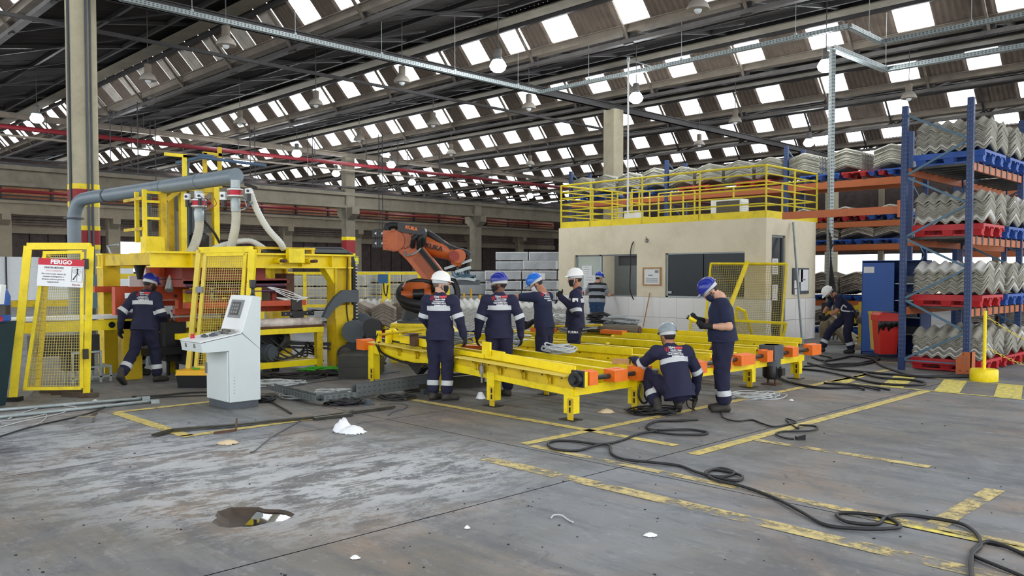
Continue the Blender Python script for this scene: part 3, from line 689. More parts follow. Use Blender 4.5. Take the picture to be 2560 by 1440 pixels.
# hatch railing on the cabin roof
hr = thing('hatch_railing', 'yellow pipe guard round the ladder opening on the cabin roof', 'railing', (-16.1, 20.2, 3.11))
for (x, y) in ((0, 0), (.75, 0), (0, .9), (.75, .9), (.35, .9)): b = MB(); b.cyl((x, y, 0), (x, y, 1.15), .024, n=8); b.build('post', M['yellow_rail'], hr)
for z in (1.15, .75, .35):
    for (p, q) in (((0, 0, z), (0, .9, z)), ((0, .9, z), (.75, .9, z)), ((.75, 0, z), (.75, .9, z))): b = MB(); b.cyl(p, q, .018, n=6); b.build('rail', M['yellow_rail'], hr)
ac = thing('air_conditioner', 'grey air conditioner outdoor unit standing on the cabin roof', 'air conditioner', (-12.0, 20.2, 3.11))
b = MB(); b.bx(-.5, .42, -.2, .2, .06, .62); b.build('casing', M['white'], ac)
b = MB(); b.bx(-.32, .38, -.215, -.2, .1, .58); b.build('coil_grille', mat('dark fins', '#5a544a', .7, vary=.2, scale=30), ac)
for k in range(8): b = MB(); b.bx(.425, .44, -.18, .18, .1 + .06*k, .125 + .06*k); b.build('louvre', M['white'], ac)
b = MB(); b.bx(-.45, -.38, -.2, .2, 0, .06); b.bx(.3, .37, -.2, .2, 0, .06); b.build('foot', M['plinth'], ac)
t = thing('equipment_box', 'pale grey metal box on the cabin roof beside a long tray', 'box', (-14.9, 19.7, 3.11)); b = MB(); b.bx(-.2, .2, -.2, .2, 0, .42); b.build('body', M['wrap_edge'], t); b = MB(); b.bx(-.21, .21, -.21, .21, .42, .45); b.build('lid', M['white'], t)
t = thing('loose_channel', 'long pale brown metal channel lying on the cabin roof', 'metal channel', (-13.7, 19.6, 3.11)); b = MB(); b.bar((-.9, .05, .1), (.9, -.3, .06), .25, .1); b.build('channel', M['rack_orange'], t); b = MB(); b.bar((-.9, .05, .16), (.9, -.3, .12), .2, .02); b.build('cover', M['white'], t)

# ================================================================== STACKED SHEETS, PALLETS, RACKS
def cap_sheet(name, L, W, rise, m, pitch=.178, amp=.033, per=6, t=.024, flat=.12):
    """ridge-cap sheet: waves along x, bent like a roof across y"""
    n = max(1, int(round(L / pitch))) * per; rows = [(-W/2, 0), (-W/2*flat, rise*.93), (0, rise), (W/2*flat, rise*.93), (W/2, 0)]; b = MB(); V = []
    for s in (0, 1):
        for i in range(n + 1):
            x = -L/2 + L*i/n; w = amp * math.sin(2*math.pi*i/per)
            for (y, z) in rows: V.append((x, y, z + w + s*t))
    k = len(rows); N = (n+1)*k; F = []
    for i in range(n):
        for j in range(k-1):
            a = i*k+j; F.append((a, a+1, a+k+1, a+k)); F.append((N+a, N+a+k, N+a+k+1, N+a+1))
    for i in range(n):
        for j in (0, k-1):
            a, c = i*k+j, (i+1)*k+j; F.append((a, c, N+c, N+a) if j == 0 else (a, N+a, N+c, c))
    for i in (0, n):
        for j in range(k-1):
            a = i*k+j; F.append((a, N+a, N+a+1, a+1) if i == 0 else (a, a+1, N+a+1, N+a))
    b.add(V, F); return b.mesh(name, m, True)
M['fibre'] = M['fibre']
SH1 = cap_sheet('sheet', 1.14, .56, .13, M['fibre']); SH2 = cap_sheet('sheet', 1.1, .92, .14, M['fibre']); SH3 = cap_sheet('sheet', 1.1, .62, .15, M['fibre_brown'])
SH2B = cap_sheet('sheet', 1.1, .92, .14, M['fibre_brown'])
SH1D = SH1.copy(); SH1D.materials.clear(); SH1D.materials.append(mat('layer shade fibre cement', '#969488', .9, vary=.15, scale=5)); SH1L = SH1.copy(); SH1L.materials.clear(); SH1L.materials.append(M['fibre_lit']); ALT = {SH1.name: (SH1D, SH1L)}  # darker and paler copies put the shading between layers into the colour
SHW = cap_sheet('sheet', 1.5, .95, .05, M['fibre_brown'])
def stack(x, y, z, rz, n, me, dz, label, group, merged=False):
    t = thing('sheet_stack', label, 'sheet stack', (x, y, z), rz, group)
    rnd = random.Random(int(x*131 + y*57 + z*77))
    if merged:
        b = MB()
        for k in range(n):
            jx, jy = rnd.uniform(-.012, .012), rnd.uniform(-.008, .008)
            b.add([(v.co.x + jx, v.co.y + jy, v.co.z + .03 + k*dz) for v in me.vertices], [tuple(p.vertices) for p in me.polygons])
        o = b.build('sheet', me.materials[0], t, True); o['kind'] = 'stuff'
    else:
        for k in range(n): link('sheet', (me if me.name not in ALT or k % 3 == 0 else ALT[me.name][1 if rnd.random() < .14 else 0]), t, (rnd.uniform(-.014, .014), rnd.uniform(-.009, .009), .03 + k*dz + rnd.uniform(0, dz*.3)))
    return t
def pallet_proto(m):
    deck = MB(); deck.bx(-.58, .58, -.6, .6, .115, .15)
    for k in range(5): deck.bx(-.58, .58, -.6 + .285*k, -.54 + .285*k, .095, .115)
    deck = deck.mesh('deck', m)
    leg = MB(); leg.add([(-.07,-.06,0),(.07,-.06,0),(.07,.06,0),(-.07,.06,0),(-.1,-.09,.115),(.1,-.09,.115),(.1,.09,.115),(-.1,.09,.115)], [(3,2,1,0),(4,5,6,7),(0,1,5,4),(1,2,6,5),(2,3,7,6),(3,0,4,7)])
    leg = leg.mesh('leg', m); sk = MB(); sk.bx(-.55, .55, -.05, .05, -.0, .022); sk = sk.mesh('runner', m)
    sd = MB(); sd.bx(-.58, .58, -.01, .01, .075, .115); sd = sd.mesh('side_rim', m)
    return deck, leg, sk, sd
PAL = {'red': pallet_proto(M['pallet_red']), 'blue': pallet_proto(M['pallet_blue'])}
def pallet(x, y, z, c, label, group, sx=1.0, rz=0):
    t = thing('pallet', label, 'pallet', (x, y, z), rz, group); deck, leg, sk, sd = PAL[c]
    o = link('deck', deck, t); o.scale.y = sx
    for ly in (-.5, 0, .5):
        for lx in (-.46, 0, .46): link('leg', leg, t, (lx, ly*sx, .0))
        link('runner', sk, t, (0, ly*sx, 0))
    for ly in (-.59, .59): link('side_rim', sd, t, (0, ly*sx, 0))
    return t
# ---- front rack
def rack_beam(p, q, parent, h=.13, teeth=False):
    b = MB(); b.bar(p, q, .05, h); b.build('beam', M['rack_orange'], parent)
def upright(x, y, z1, parent, s=.1, m='rack_blue', holes=True):
    b = MB(); b.bx(x-s/2, x+s/2, y-s*.42, y+s*.42, .0, z1); b.build('upright', M[m], parent)
    b = MB(); z = .25
    while z < z1 - .1:
        for dx in (-.022, .022): b.box((x+dx, y-s*.42-.001, z), (.012, .004, .022)); b.box((x+s/2+.001, y+dx, z), (.004, .012, .022))
        z += .075
    o = b.build('slot', M['rack_brace'], parent); o['kind'] = 'stuff'
def end_frame(x0, x1, y, z1, parent, n=6, z0=.18):
    upright(x0, y, z1, parent); upright(x1, y, z1, parent)
    z = z0; s = 0; dz = (z1 - .15 - z0) / n
    b = MB(); b.bar((x0, y, z0), (x1, y, z0), .035, .02); b.build('brace', M['rack_brace'], parent)
    for k in range(n):
        p, q = ((x0, y, z), (x1, y, z + dz)) if s == 0 else ((x1, y, z), (x0, y, z + dz))
        b = MB(); b.bar(p, q, .03, .035); b.build('brace', M['rack_brace'], parent); z += dz; s ^= 1
rk = thing('pallet_rack', 'near blue and orange pallet rack loaded with short corrugated ridge sheets', 'rack', (0, 0, 0))
RX0, RX1 = -5.66, -4.6
for i, y in enumerate((15.35, 18.36, 21.37)): end_frame(RX0, RX1, y, 4.67, rk, 8)
lv = (1.05, 2.28, 3.53)
for z in lv:
    for (ya, yb) in ((15.4, 18.31), (18.41, 21.32)):
        for x in (RX0, RX1): rack_beam((x, ya, z), (x, yb, z), rk)
        for k in range(8):
            y = ya + .25 + k*.34; b = MB(); b.bx(RX0, RX1 + .02, y - .035, y + .035, z + .045, z + .085); b.bx(RX1 + .0, RX1 + .035, y - .035, y + .035, z - .06, z + .08); b.build('support_bar', M['rail_dark'], rk)
for (x, y) in ((RX1, 15.26), (RX1 + .02, 18.36)):
    b = MB(); fr = frame((x - .08, y - .06, 0), (1, 0, 0), (0, 0, 1)); b.prism([(0, 0), (0, 0)], 0, 0) if False else None
    prof = [(-.12, 0), (.12, 0), (.12, .4), (.0, .4), (-.12, .28)]
    b.add([(x + a, y - .06, z) for a, z in prof] + [(x + a, y - .045, z) for a, z in prof], [(0,1,2,3,4), (9,8,7,6,5)] + [(i, i+5, (i+1) % 5+5, (i+1) % 5) for i in range(5)])
    b.bx(x + .105, x + .12, y - .06, y + .14, 0, .4)
    b.build('upright_guard', M['orange'] if False else M['rack_orange'], rk)
    for z in (.22, .3): b = MB(); b.cyl((x + .02, y - .085, z), (x + .02, y - .06, z), .016, n=8); b.build('bolt', M['steel'], rk)
    b = MB(); b.cyl((x, y - .064, .36), (x, y - .06, .36), .01, n=6); b.cyl((x + .06, y - .064, .08), (x + .06, y - .06, .08), .01, n=6); b.cyl((x - .05, y - .064, .08), (x - .05, y - .06, .08), .01, n=6); b.build('bolt_hole', M['black'], rk)
lev_names = ['floor', 'first beam', 'second beam', 'top beam']
rows = [(0.0, ('red', 'red'), 12), (1.125, ('red', 'blue'), 14), (2.355, ('red', 'blue'), 14), (3.605, ('blue', 'blue'), 14)]
for li, (z, cs, n) in enumerate(rows):
    for pi, c in enumerate(cs):
        yc = 16.2 + pi*1.42 + (.05 if pi else 0)
        pl = pallet(-5.03, yc, z + .015, c, '%s %s plastic pallet %s of the near rack' % (['nearer', 'farther'][pi], c, ['on the floor', 'on the lowest beams', 'on the middle beams', 'on the top beams'][li]), 'pallets in the near rack', 1.0); pl.scale.z = 1.35
        for si in range(2):
            stack(-5.0, yc - .31 + si*.63, z + .215, 0, n, SH1, .03, '%s ridge sheet stack %s of the near rack' % (['nearest', 'second', 'third', 'farthest'][pi*2+si], ['on the floor', 'on the lowest beams', 'on the middle beams', 'on the top beams'][li]), 'ridge sheet stacks in the near rack')
b = MB(); b.bar((-8.0, 15.42, 2.86), (-5.7, 15.42, 2.86), .05, .14); bt = thing('spare_beam', 'orange rack beam reaching out from the near rack towards the cabin roof', 'rack beam', (0, 0, 0)); b.build('beam', M['rack_orange'], bt)
b = MB(); b.bx(-5.76, -5.71, 15.3, 15.44, 2.72, 3.02); b.build('end_connector', M['rack_orange'], bt)
# ---- long rack behind the cabin
r2 = thing('pallet_rack', 'long blue and orange pallet rack standing behind the control cabin', 'rack', (0, 0, 0))
R2Y0, R2Y1 = 23.5, 24.6
ux = (-20.7, -16.4, -12.1, -8.5)
for x in ux:
    for y in (R2Y0, R2Y1): upright(x, y, 5.55, r2, .12)
    z = .3; s = 0
    while z < 5.2:
        p, q = ((x, R2Y0, z), (x, R2Y1, z + .65)); 
        if s: p, q = (x, R2Y1, z), (x, R2Y0, z + .65)
        b = MB(); b.bar(p, q, .03, .04); b.build('brace', M['rack_brace'], r2); z += .65; s ^= 1
for z in (.87, 2.47, 3.12, 4.28):
    for i in range(3):
        for y in (R2Y0, R2Y1): rack_beam((ux[i] + .06, y, z), (ux[i+1] - .06, y, z), r2, .2 if z > 4 else .16)
    for k in range(30):
        x = -20.4 + k*.41; b = MB(); b.bx(x - .04, x + .04, R2Y0 - .03, R2Y1, z + .09, z + .12); b.build('support_bar', M['rail_dark'], r2)
def bay_x(n=4):
    out = []
    for i in range(3):
        a, c = ux[i] + .55, ux[i+1] - .55; m = n if i < 2 else 3
        for k in range(m): out.append((a + (c-a)*k/(m-1), i, k))
    return out
wb = ['left', 'middle', 'right']; od = ['first', 'second', 'third', 'fourth']
for (x, i, k) in bay_x():
    stack(x, 24.05, 4.62, R(90), 15 if (i, k) != (0, 3) else 17, SH2, .032, '%s stack of bent corrugated sheets on the top beams behind the cabin, %s bay' % (od[k], wb[i]), 'sheet stacks on the top beams behind the cabin')
    c = ['blue', 'blue', 'blue', 'blue', 'red', 'red', 'red', 'red', 'blue', 'red', 'blue'][i*4 + k]
    if k % 2 == 0 or (i == 2 and k == 1): pallet(x + .5 if k < 2 or i < 2 else x, 24.05, 4.46, c, '%s pallet on the top beams behind the cabin, %s half of the %s bay' % (c, ['near', 'mid', 'far', 'far'][k], wb[i]), 'pallets on the top beams behind the cabin', 1.0, R(90))
for (x, i, k) in bay_x():
    if i < 1 and k < 1: continue
    c = 'blue' if (x < -13.6 or x > -10.2) else 'red'
    if k % 2 == 0 or i == 2: pallet(x + (.5 if i < 2 else 0), 24.05, 3.24, c, '%s pallet under the %s thin sheet pile behind the cabin railing, %s bay' % (c, od[k], wb[i]), '%s pallets seen behind the cabin railing' % c, 1.0, R(90))
    stack(x, 24.05, 3.39, R(90), 2, SH2, .035, '%s thin pile of bent sheets behind the cabin railing, %s bay' % (od[k], wb[i]), 'thin sheet piles behind the cabin railing', True)
for z, n in ((2.55, 5), (.95, 11), (0.0, 8)):
    for k, x in enumerate((-9.0, -9.95, -10.95)):
        stack(x, 24.05, z + .16, R(90), n, SH2B, .045, '%s stack of grey bent sheets %s, between cabin and near rack' % (od[k], {2.55: 'on the third beams', .95: 'on the lowest beams', 0.0: 'on the floor'}[z]), 'sheet stacks between the cabin and the near rack')
    for k, x in enumerate((-9.4, -10.7)): pallet(x, 24.05, z, 'blue', '%s blue pallet %s between cabin and near rack' % (['right', 'left'][k], {2.55: 'on the third beams', .95: 'on the lowest beams', 0.0: 'on the floor'}[z]), 'blue pallets between the cabin and the near rack', 1.0, R(90))
o7 = ['leftmost', 'second', 'third', 'fourth', 'fifth', 'sixth', 'rightmost']
# ---- more stacks behind the near rack, and loads in the far yard
r3 = thing('pallet_rack', 'blue rack row further back, seen through the near rack', 'rack', (0, 0, 0))
for x in (-8.3, -4.6, -1.0):
    for y in (26.5, 27.6): upright(x, y, 5.2, r3, .13)
    b = MB(); b.bar((x, 26.5, .4), (x, 27.6, 1.6), .04); b.bar((x, 27.6, 1.6), (x, 26.5, 2.8), .04); b.bar((x, 26.5, 2.8), (x, 27.6, 4.0), .04); b.build('brace', M['rack_blue'], r3)
for z in (2.3, 4.0):
    for y in (26.5, 27.6): rack_beam((-8.3, y, z), (-1.0, y, z), r3, .16)
for k in range(7):
    x = -7.7 + 1.02*k
    stack(x, 27.05, .16, R(90), 14, SH2B, .05, '%s dusty sheet stack on the floor behind the near rack' % o7[k], 'dusty stacks behind the near rack', True)
    stack(x, 27.05, 4.25, R(90), 3, SH2, .05, '%s thin sheet pile on the high beams behind the near rack' % o7[k], 'thin piles high behind the near rack', True)
    if k % 2 == 0: pallet(x + .5, 27.05, 4.1, 'red', '%s red pallet high behind the near rack' % o7[k], 'red pallets high behind the near rack', 1, R(90))
    if k % 2 == 0: pallet(x + .5, 27.05, 0, 'blue', '%s pallet on the floor behind the near rack' % o7[k], 'pallets behind the near rack', 1, R(90))
for k in range(5):
    t = thing('tarp_load', '%s yellow tarpaulin-covered load in the far yard beyond the racks' % o7[k], 'covered load', (-14 + k*6.2, 55, 0), 0, 'yellow covered loads in the yard'); b = MB(); b.bx(-2.9, 2.9, -1, 1, 0, 2.35); b.build('tarpaulin', M['tarp'], t)
t = thing('parked_lorry', 'blue lorry roof in the yard far beyond the near rack', 'lorry', (-1.6, 40, 0)); b = MB(); b.prism([(-1.6, .9), (1.6, .9), (1.6, 2.0), (1.3, 2.35), (-1.2, 2.35), (-1.6, 2.0)], -1.2, 1.2); b.build('body', mat('lorry blue', '#2f6f9e', .4), t)
b = MB()
for x in (-1, 1):
    for y in (-1.1, 1.1): b.cyl((x, y - .1, .45), (x, y + .1, .45), .45)
b.build('wheel', M['dark'], t)
# ================================================================== CHAIN CONVEYORS
def leg_asm(x, y, z1, parent, back=False):
    b = MB(); b.bx(x-.07, x+.07, y-.06, y+.06, .08, z1); b.build('leg', M['yellow'], parent)
    f = MB(); f.bx(x+.0, x+.085, y-.075, y-.062, .0, .26); fo = f.build('foot_bracket', M['yellow_dull'], parent)
    for z in (.1, .18): b = MB(); b.bx(x+.03, x+.05, y-.082, y-.075, z, z+.06); b.build('slot', M['black'], fo)
    b = MB(); b.bx(x-.11, x+.11, y-.1, y+.08, 0, .012); b.cyl((x-.02, y, .01), (x-.02, y, .09), .02, n=8); b.build('foot_plate', M['iron'], parent)
def rail(p, q, parent, w=.07, h=.17, guide=True, m='yellow'):
    """channel rail with a top flange and a dark chain guide"""
    p, q = Vector(p), Vector(q); up = Vector((0, 0, 1))
    b = MB(); b.bar(p - up*h*.5, q - up*h*.5, .03, h); b.bar(p, q, w, .016); b.bar(p - up*h, q - up*h, w, .016); o = b.build('rail', M[m], parent)
    if guide:
        s = Vector((0, .055, 0)); b = MB(); b.bar(p + s - up*.035, q + s - up*.035, .045, .03); b.build('chain_guide', M['rail_dark'], parent)
    return o
def orange_block(x, y0, y1, z0, z1, parent, dx=.16):
    b = MB(); b.bx(x, x + dx, y0, y1, z0, z1); b.bx(x, x+dx*.4, y0-.012, y1+.012, z1, z1+.01); b.build('chain_cover', M['orange'], parent)
def bolts(pts, r, parent, name='bolt', m='iron', d=(0,-1,0), h=.012):
    b = MB(); d = Vector(d)
    for p in pts: b.cyl(Vector(p), Vector(p) + d*h, r, n=6)
    o = b.build(name, M[m], parent); o['kind'] = 'stuff'
nc = thing('chain_conveyor', 'near yellow chain conveyor frame on four adjustable legs, orange covers at its end', 'conveyor', (0, 0, 0))
XE = -6.3
leg_asm(-6.41, 7.3, .4, nc); leg_asm(-7.8, 7.36, .44, nc); leg_asm(-6.33, 8.42, .4, nc); leg_asm(-9.0, 7.42, .5, nc); leg_asm(-10.68, 7.52, .6, nc); leg_asm(-8.0, 8.6, .42, nc); leg_asm(-10.3, 8.7, .55, nc)
def seg(p, q, w, h, name, parent, m='yellow'): b = MB(); b.bar(p, q, w, h); return b.build(name, M[m], parent)
seg((-9.12, 7.42, .46), (-6.36, 7.3, .335), .09, .1, 'lower_beam', nc); seg((-10.7, 7.52, .545), (-8.92, 7.42, .45), .09, .11, 'lower_beam', nc)
seg((-6.36, 7.26, .35), (-6.36, 8.5, .35), .09, .11, 'end_beam', nc); seg((-10.3, 8.68, .5), (-6.36, 8.5, .36), .08, .1, 'lower_beam', nc); seg((-10.66, 7.5, .53), (-10.3, 8.7, .53), .08, .1, 'end_beam', nc)
# front rail with ledge and gussets
seg((-10.62, 7.5, .585), (-6.32, 7.24, .455), .03, .16, 'web_plate', nc, 'yellow_dull'); seg((-10.62, 7.44, .665), (-9.12, 7.342, .62), .16, .012, 'ledge', nc, 'yellow_pale'); seg((-8.4, 7.295, .598), (-6.32, 7.16, .535), .16, .012, 'ledge', nc, 'yellow_pale')
seg((-10.0, 7.52, .74), (-8.75, 7.45, .69), .025, .11, 'guide_plate', nc); seg((-8.0, 7.4, .665), (-7.62, 7.38, .65), .025, .12, 'guide_plate', nc); seg((-7.6, 7.36, .645), (-6.32, 7.26, .59), .025, .1, 'guide_plate', nc); seg((-8.72, 7.44, .65), (-8.02, 7.4, .63), .025, .06, 'guide_plate', nc)
seg((-10.62, 7.6, .7), (-6.3, 7.36, .565), .05, .03, 'chain_guide', nc, 'rail_dark')
for k in range(9):
    if k in (3, 4): continue
    t = (k + .6) / 9.4; p = Vector((-10.62, 7.43, .655)).lerp(Vector((-6.32, 7.15, .525)), t); x, y, z = p
    b = MB(); b.add([(x-.006, y-.04, z), (x+.006, y-.04, z), (x-.006, y+.05, z), (x+.006, y+.05, z), (x-.006, y+.05, z-.13), (x+.006, y+.05, z-.13)], [(0,1,3,2), (0,2,4), (1,5,3), (0,4,5,1), (2,3,5,4)]); b.build('gusset', M['yellow_dull'], nc)
    b = MB(); b.bx(x-.03, x+.03, y+.03, y+.045, z-.13, z-.05); b.cyl((x, y+.03, z-.11), (x, y+.005, z-.11), .016, n=6); b.build('bolt_plate', M['yellow_dull'], nc)
bolts([Vector((-9.5, 7.4, .58)).lerp(Vector((-6.5, 7.2, .475)), k/9) + Vector((.04, -.015, .02)) for k in range(10)], .009, nc)
b = MB(); b.bar((-8.03, 7.38, .74), (-7.86, 7.36, .735), .03, .17); b.build('stop_plate', M['yellow'], nc); b = MB(); b.cyl((-7.93, 7.27, .52), (-7.93, 7.27, .42), .035, n=10); b.cyl((-7.93, 7.27, .56), (-7.93, 7.27, .3), .015, n=8); b.build('clamp_bolt', M['steel'], nc)
rail((-9.9, 7.86, .67), (-6.3, 7.82, .56), nc); rail((-9.9, 8.5, .66), (-6.3, 8.4, .55), nc)
seg((-9.9, 8.0, .6), (-6.5, 7.98, .5), .05, .05, 'chain', nc, 'rail_dark')
for x, z in ((-9.3, .5), (-7.0, .42)): seg((x, 7.4, z), (x, 8.6, z), .08, .08, 'cross_beam', nc, 'yellow_dull')
b = MB(); b.cyl((XE+.06, 7.2, .5), (XE+.06, 7.14, .5), .085, n=14); b.cyl((XE+.06, 7.14, .5), (XE+.06, 7.1, .5), .05, n=14); b.bx(XE-.03, XE+.15, 7.2, 7.23, .41, .6); b.build('bearing', M['dark'], nc)
b = MB(); b.cyl((XE+.06, 7.1, .5), (XE+.06, 8.75, .47), .03, n=12); b.build('shaft', M['rail_dark'], nc)
b = MB(); b.bx(XE-.06, XE+.12, 7.24, 7.32, .41, .58); b.build('end_bracket', M['yellow'], nc)
orange_block(XE+.02, 7.33, 7.48, .42, .58, nc, .12); orange_block(XE-.02, 7.78, 8.03, .42, .56, nc, .17); orange_block(XE-.04, 8.27, 8.55, .39, .56, nc, .17)
orange_block(-10.95, 7.38, 7.62, .53, .68, nc, .2)
b = MB(); b.cyl((-10.45, 7.46, .78), (-8.9, 7.2, .96), .018, n=8); b.build('push_rod', M['yellow_dull'], nc); b = MB(); b.bx(-10.5, -10.44, 7.44, 7.5, .65, .84); b.bx(-10.3, -10.24, 7.46, 7.54, .66, .86); b.prism([(-10.24, .68), (-10.0, .68), (-10.1, .82), (-10.22, .88), (-10.34, .88)], 7.56, 7.59); b.build('rod_bracket', M['yellow'], nc)
b = MB(); b.bx(-9.62, -9.5, 7.4, 7.47, .66, .84); b.bx(-9.66, -9.46, 7.3, 7.5, .84, .85); b.build('dirty_post', M['rust'], nc)
b = MB(); b.bx(-10.15, -9.7, 7.65, 7.85, .7, .78); b.build('drip_tray', M['dark'], nc)
b = MB(); b.tube(spline([(-10.4, 7.42, .68), (-10.38, 7.4, .58), (-10.25, 7.4, .5), (-9.9, 7.38, .44), (-9.55, 7.34, .42), (-9.25, 7.34, .43), (-9.15, 7.36, .42), (-9.02, 7.34, .3)]), .018, 6); b.build('conduit', M['dark'], nc)
b = MB(); b.tube(spline([(-10.45, 7.43, .8), (-10.5, 7.42, .68), (-10.42, 7.42, .55), (-10.35, 7.42, .45)]), .008, 5); b.build('wire', M['dark'], nc)
b = MB(); b.prism([(-9.9, .44), (-9.75, .44), (-9.55, .3), (-9.2, .42), (-9.35, .42), (-9.58, .24)], 7.5, 7.62); b.bar((-9.5, 7.6, .36), (-8.6, 7.7, .4), .08, .08); b.build('drive_linkage', M['dark'], nc)
# gear motor hanging at the near end
def gear_motor(o, parent, z0, z1, r, head=True):
    x, y = o
    b = MB(); b.lathe([(r*.6, z0+.02), (r*.95, z0+.04), (r, z0+.08), (r, z1-.04), (r*.8, z1)], 16, (x, y, 0)); b.build('motor', M['black'], parent, sharp=40)
    b = MB()
    for k in range(12):
        a = k*math.pi/6; b.box((x+math.cos(a)*r, y+math.sin(a)*r, (z0+z1)/2), (.02, .01, (z1-z0)*.6), Matrix.Rotation(a, 3, 'Z'))
    o_ = b.build('fin', M['black'], parent); o_['kind'] = 'stuff'
    b = MB(); b.bx(x+r*.8, x+r*1.5, y-.05, y+.05, (z0+z1)/2-.05, (z0+z1)/2+.06); b.build('terminal_box', M['dark'], parent)
gear_motor((-6.28, 8.72), nc, .06, .4, .1)
b = MB(); b.bx(-6.22, -6.16, 8.5, 8.62, .25, .4); b.build('switch_box', M['white'], nc); b = MB(); b.bx(-6.16, -6.12, 8.56, 8.66, .27, .35); b.build('switch', M['mach_dark'], nc)
b = MB(); b.tube(spline([(-6.2, 8.35, .34), (-6.2, 8.32, .2), (-6.18, 8.4, .1), (-6.15, 8.52, .18), (-6.14, 8.62, .25), (-6.2, 8.7, .2)]), .014, 6); b.build('cable', M['dark'], nc)

fc = thing('chain_conveyor', 'far yellow chain conveyor with many parallel rails and a black gear motor under its end', 'conveyor', (0, 0, 0))
XF = -6.38
for y in (9.55, 11.35, 12.85): leg_asm(XF-.02, y, .38, fc); leg_asm(-9.2, y, .4, fc); leg_asm(-12.0, y, .4, fc)
for y in (9.5, 11.3, 12.9): seg((-12.4, y, .36), (XF+.03, y, .34), .08, .1, 'lower_beam', fc, 'yellow_dull')
seg((XF+.02, 9.45, .34), (XF+.02, 12.95, .34), .09, .1, 'end_beam', fc)
for i, y in enumerate((9.6, 10.25, 10.9, 11.5, 12.15, 12.85)):
    rail((-12.3 if i > 1 else -10.4, y, .58 if i % 2 else .55), (XF, y, .58 if i % 2 else .55), fc, .08, .16)
    seg((-11.8 if i > 1 else -9.9, y + .13, .5), (XF-.3, y + .13, .5), .06, .05, 'chain', fc, 'rail_dark')
    if i % 2 == 0: seg((-9.6, y - .1, .6), (-7.2, y - .1, .6), .02, .1, 'guide_plate', fc)
    bolts([(-11 + .55*k, y - .016, .47 + .05*(k % 2)) for k in range(8)], .01, fc)
seg((-11.0, 12.97, .63), (XF, 12.97, .61), .03, .1, 'guide_plate', fc)
seg((-9.0, 10.6, .54), (-6.8, 10.55, .5), .1, .05, 'chain', fc, 'rail_dark')
for (x, y) in ((-8.1, 9.95), (-7.2, 10.1), (-7.0, 11.2), (-9.0, 11.2)): b = MB(); b.bar((x, y, .5), (x+.14, y-.05, .66), .06, .02); b.build('deflector', M['yellow_pale'] if x < -8 else M['rust'], fc)
for x in (-11.5, -9.8, -8.0): seg((x, 9.5, .42), (x, 12.9, .42), .08, .08, 'cross_beam', fc, 'yellow_dull')
for (y0, y1, z0, z1) in ((9.25, 9.5, .38, .56), (9.6, 9.85, .36, .52), (10.2, 10.5, .36, .52), (10.75, 11.15, .38, .53), (11.5, 11.68, .38, .55), (12.3, 12.5, .4, .55), (12.98, 13.3, .38, .55)): orange_block(XF+.03, y0, y1, z0, z1, fc, .16)
b = MB(); b.cyl((XF+.1, 9.3, .47), (XF+.1, 13.1, .47), .03, n=12); b.build('shaft', M['rail_dark'], fc)
b = MB(); b.bx(XF-.06, XF+.2, 11.7, 11.98, .4, .62); b.cyl((XF+.08, 11.85, .62), (XF+.08, 11.85, .3), .13, n=16); b.build('gearbox', M['plinth'], fc, sharp=40)
gear_motor((XF+.08, 11.85), fc, .07, .34, .13)
b = MB(); b.bx(XF-.05, XF+.2, 11.75, 11.95, .0, .02); b.cyl((XF+.02, 11.85, .0), (XF+.02, 11.85, .1), .02, n=8); b.cyl((XF+.14, 11.85, .0), (XF+.14, 11.85, .1), .02, n=8); b.build('motor_stand', M['rust'], fc)
# things lying on the conveyors: cable bundles
def coil_obj(name, label, c, r, n, m, wr=.012, h=.08, sq=.8, group=None, seed=1, rz=0, cat='cable coil'):
    rnd = random.Random(seed); t = MB()
    for k in range(n):
        rr = r * rnd.uniform(.55, 1); ox, oy = rnd.uniform(-.25, .25)*r, rnd.uniform(-.2, .2)*r; a0 = rnd.uniform(0, 6); zz = wr + h*rnd.random(); pts = []
        N = 22
        for i in range(N + 1):
            a = a0 + 2*math.pi*i/N*rnd.uniform(.985, 1.0); pts.append((ox + rr*math.cos(a)*(1+.06*math.sin(3*a)), (oy + rr*math.sin(a)*sq), zz + .02*math.sin(2*a+k)))
        t.tube(pts, wr, 5)
    o = t.build(name, M[m], None, True); o.location = c; o.rotation_euler.z = rz; return tag(o, label, cat, group)
coil_obj('cable_coil', 'loose grey cable coil on the near conveyor beside the white-helmeted worker', (-9.0, 7.75, .7), .28, 12, 'cable_grey', .013, .14, .6, None, 2, .2)
coil_obj('cable_coil', 'grey cable tangle on the near conveyor between the two workers with printed backs', (-8.55, 8.35, .67), .3, 14, 'cable_pale', .012, .2, .7, None, 3)
coil_obj('cable_coil', 'neat pale grey cable coil hung over a rail before the thumbs-up worker', (-7.7, 8.5, .62), .24, 12, 'cable_pale', .012, .1, .8, None, 4)
coil_obj('cable_coil', 'big grey cable heap on the far conveyor beneath the leaning broom', (-9.8, 12.6, .62), .38, 16, 'cable_grey', .018, .24, .7, None, 5)
coil_obj('cable_coil', 'black tangled cable heap on the far conveyor beside the grey heap', (-10.35, 12.6, .62), .28, 14, 'dark', .014, .3, .8, None, 6)
coil_obj('cable_coil', 'blue grey cable coil on the far conveyor behind the thumbs-up worker', (-11.1, 12.55, .62), .34, 14, 'cable_pale', .015, .26, .8, None, 8)
coil_obj('cable_coil', 'flat grey cable tangle on the far conveyor in front of the blue grey coil', (-10.4, 11.95, .6), .4, 14, 'cable_grey', .013, .14, .6, None, 9)
coil_obj('cable_coil', 'thin grey wire tangle on the far conveyor by the pointing worker', (-11.2, 10.6, .6), .4, 14, 'cable_grey', .011, .2, .7, None, 10)
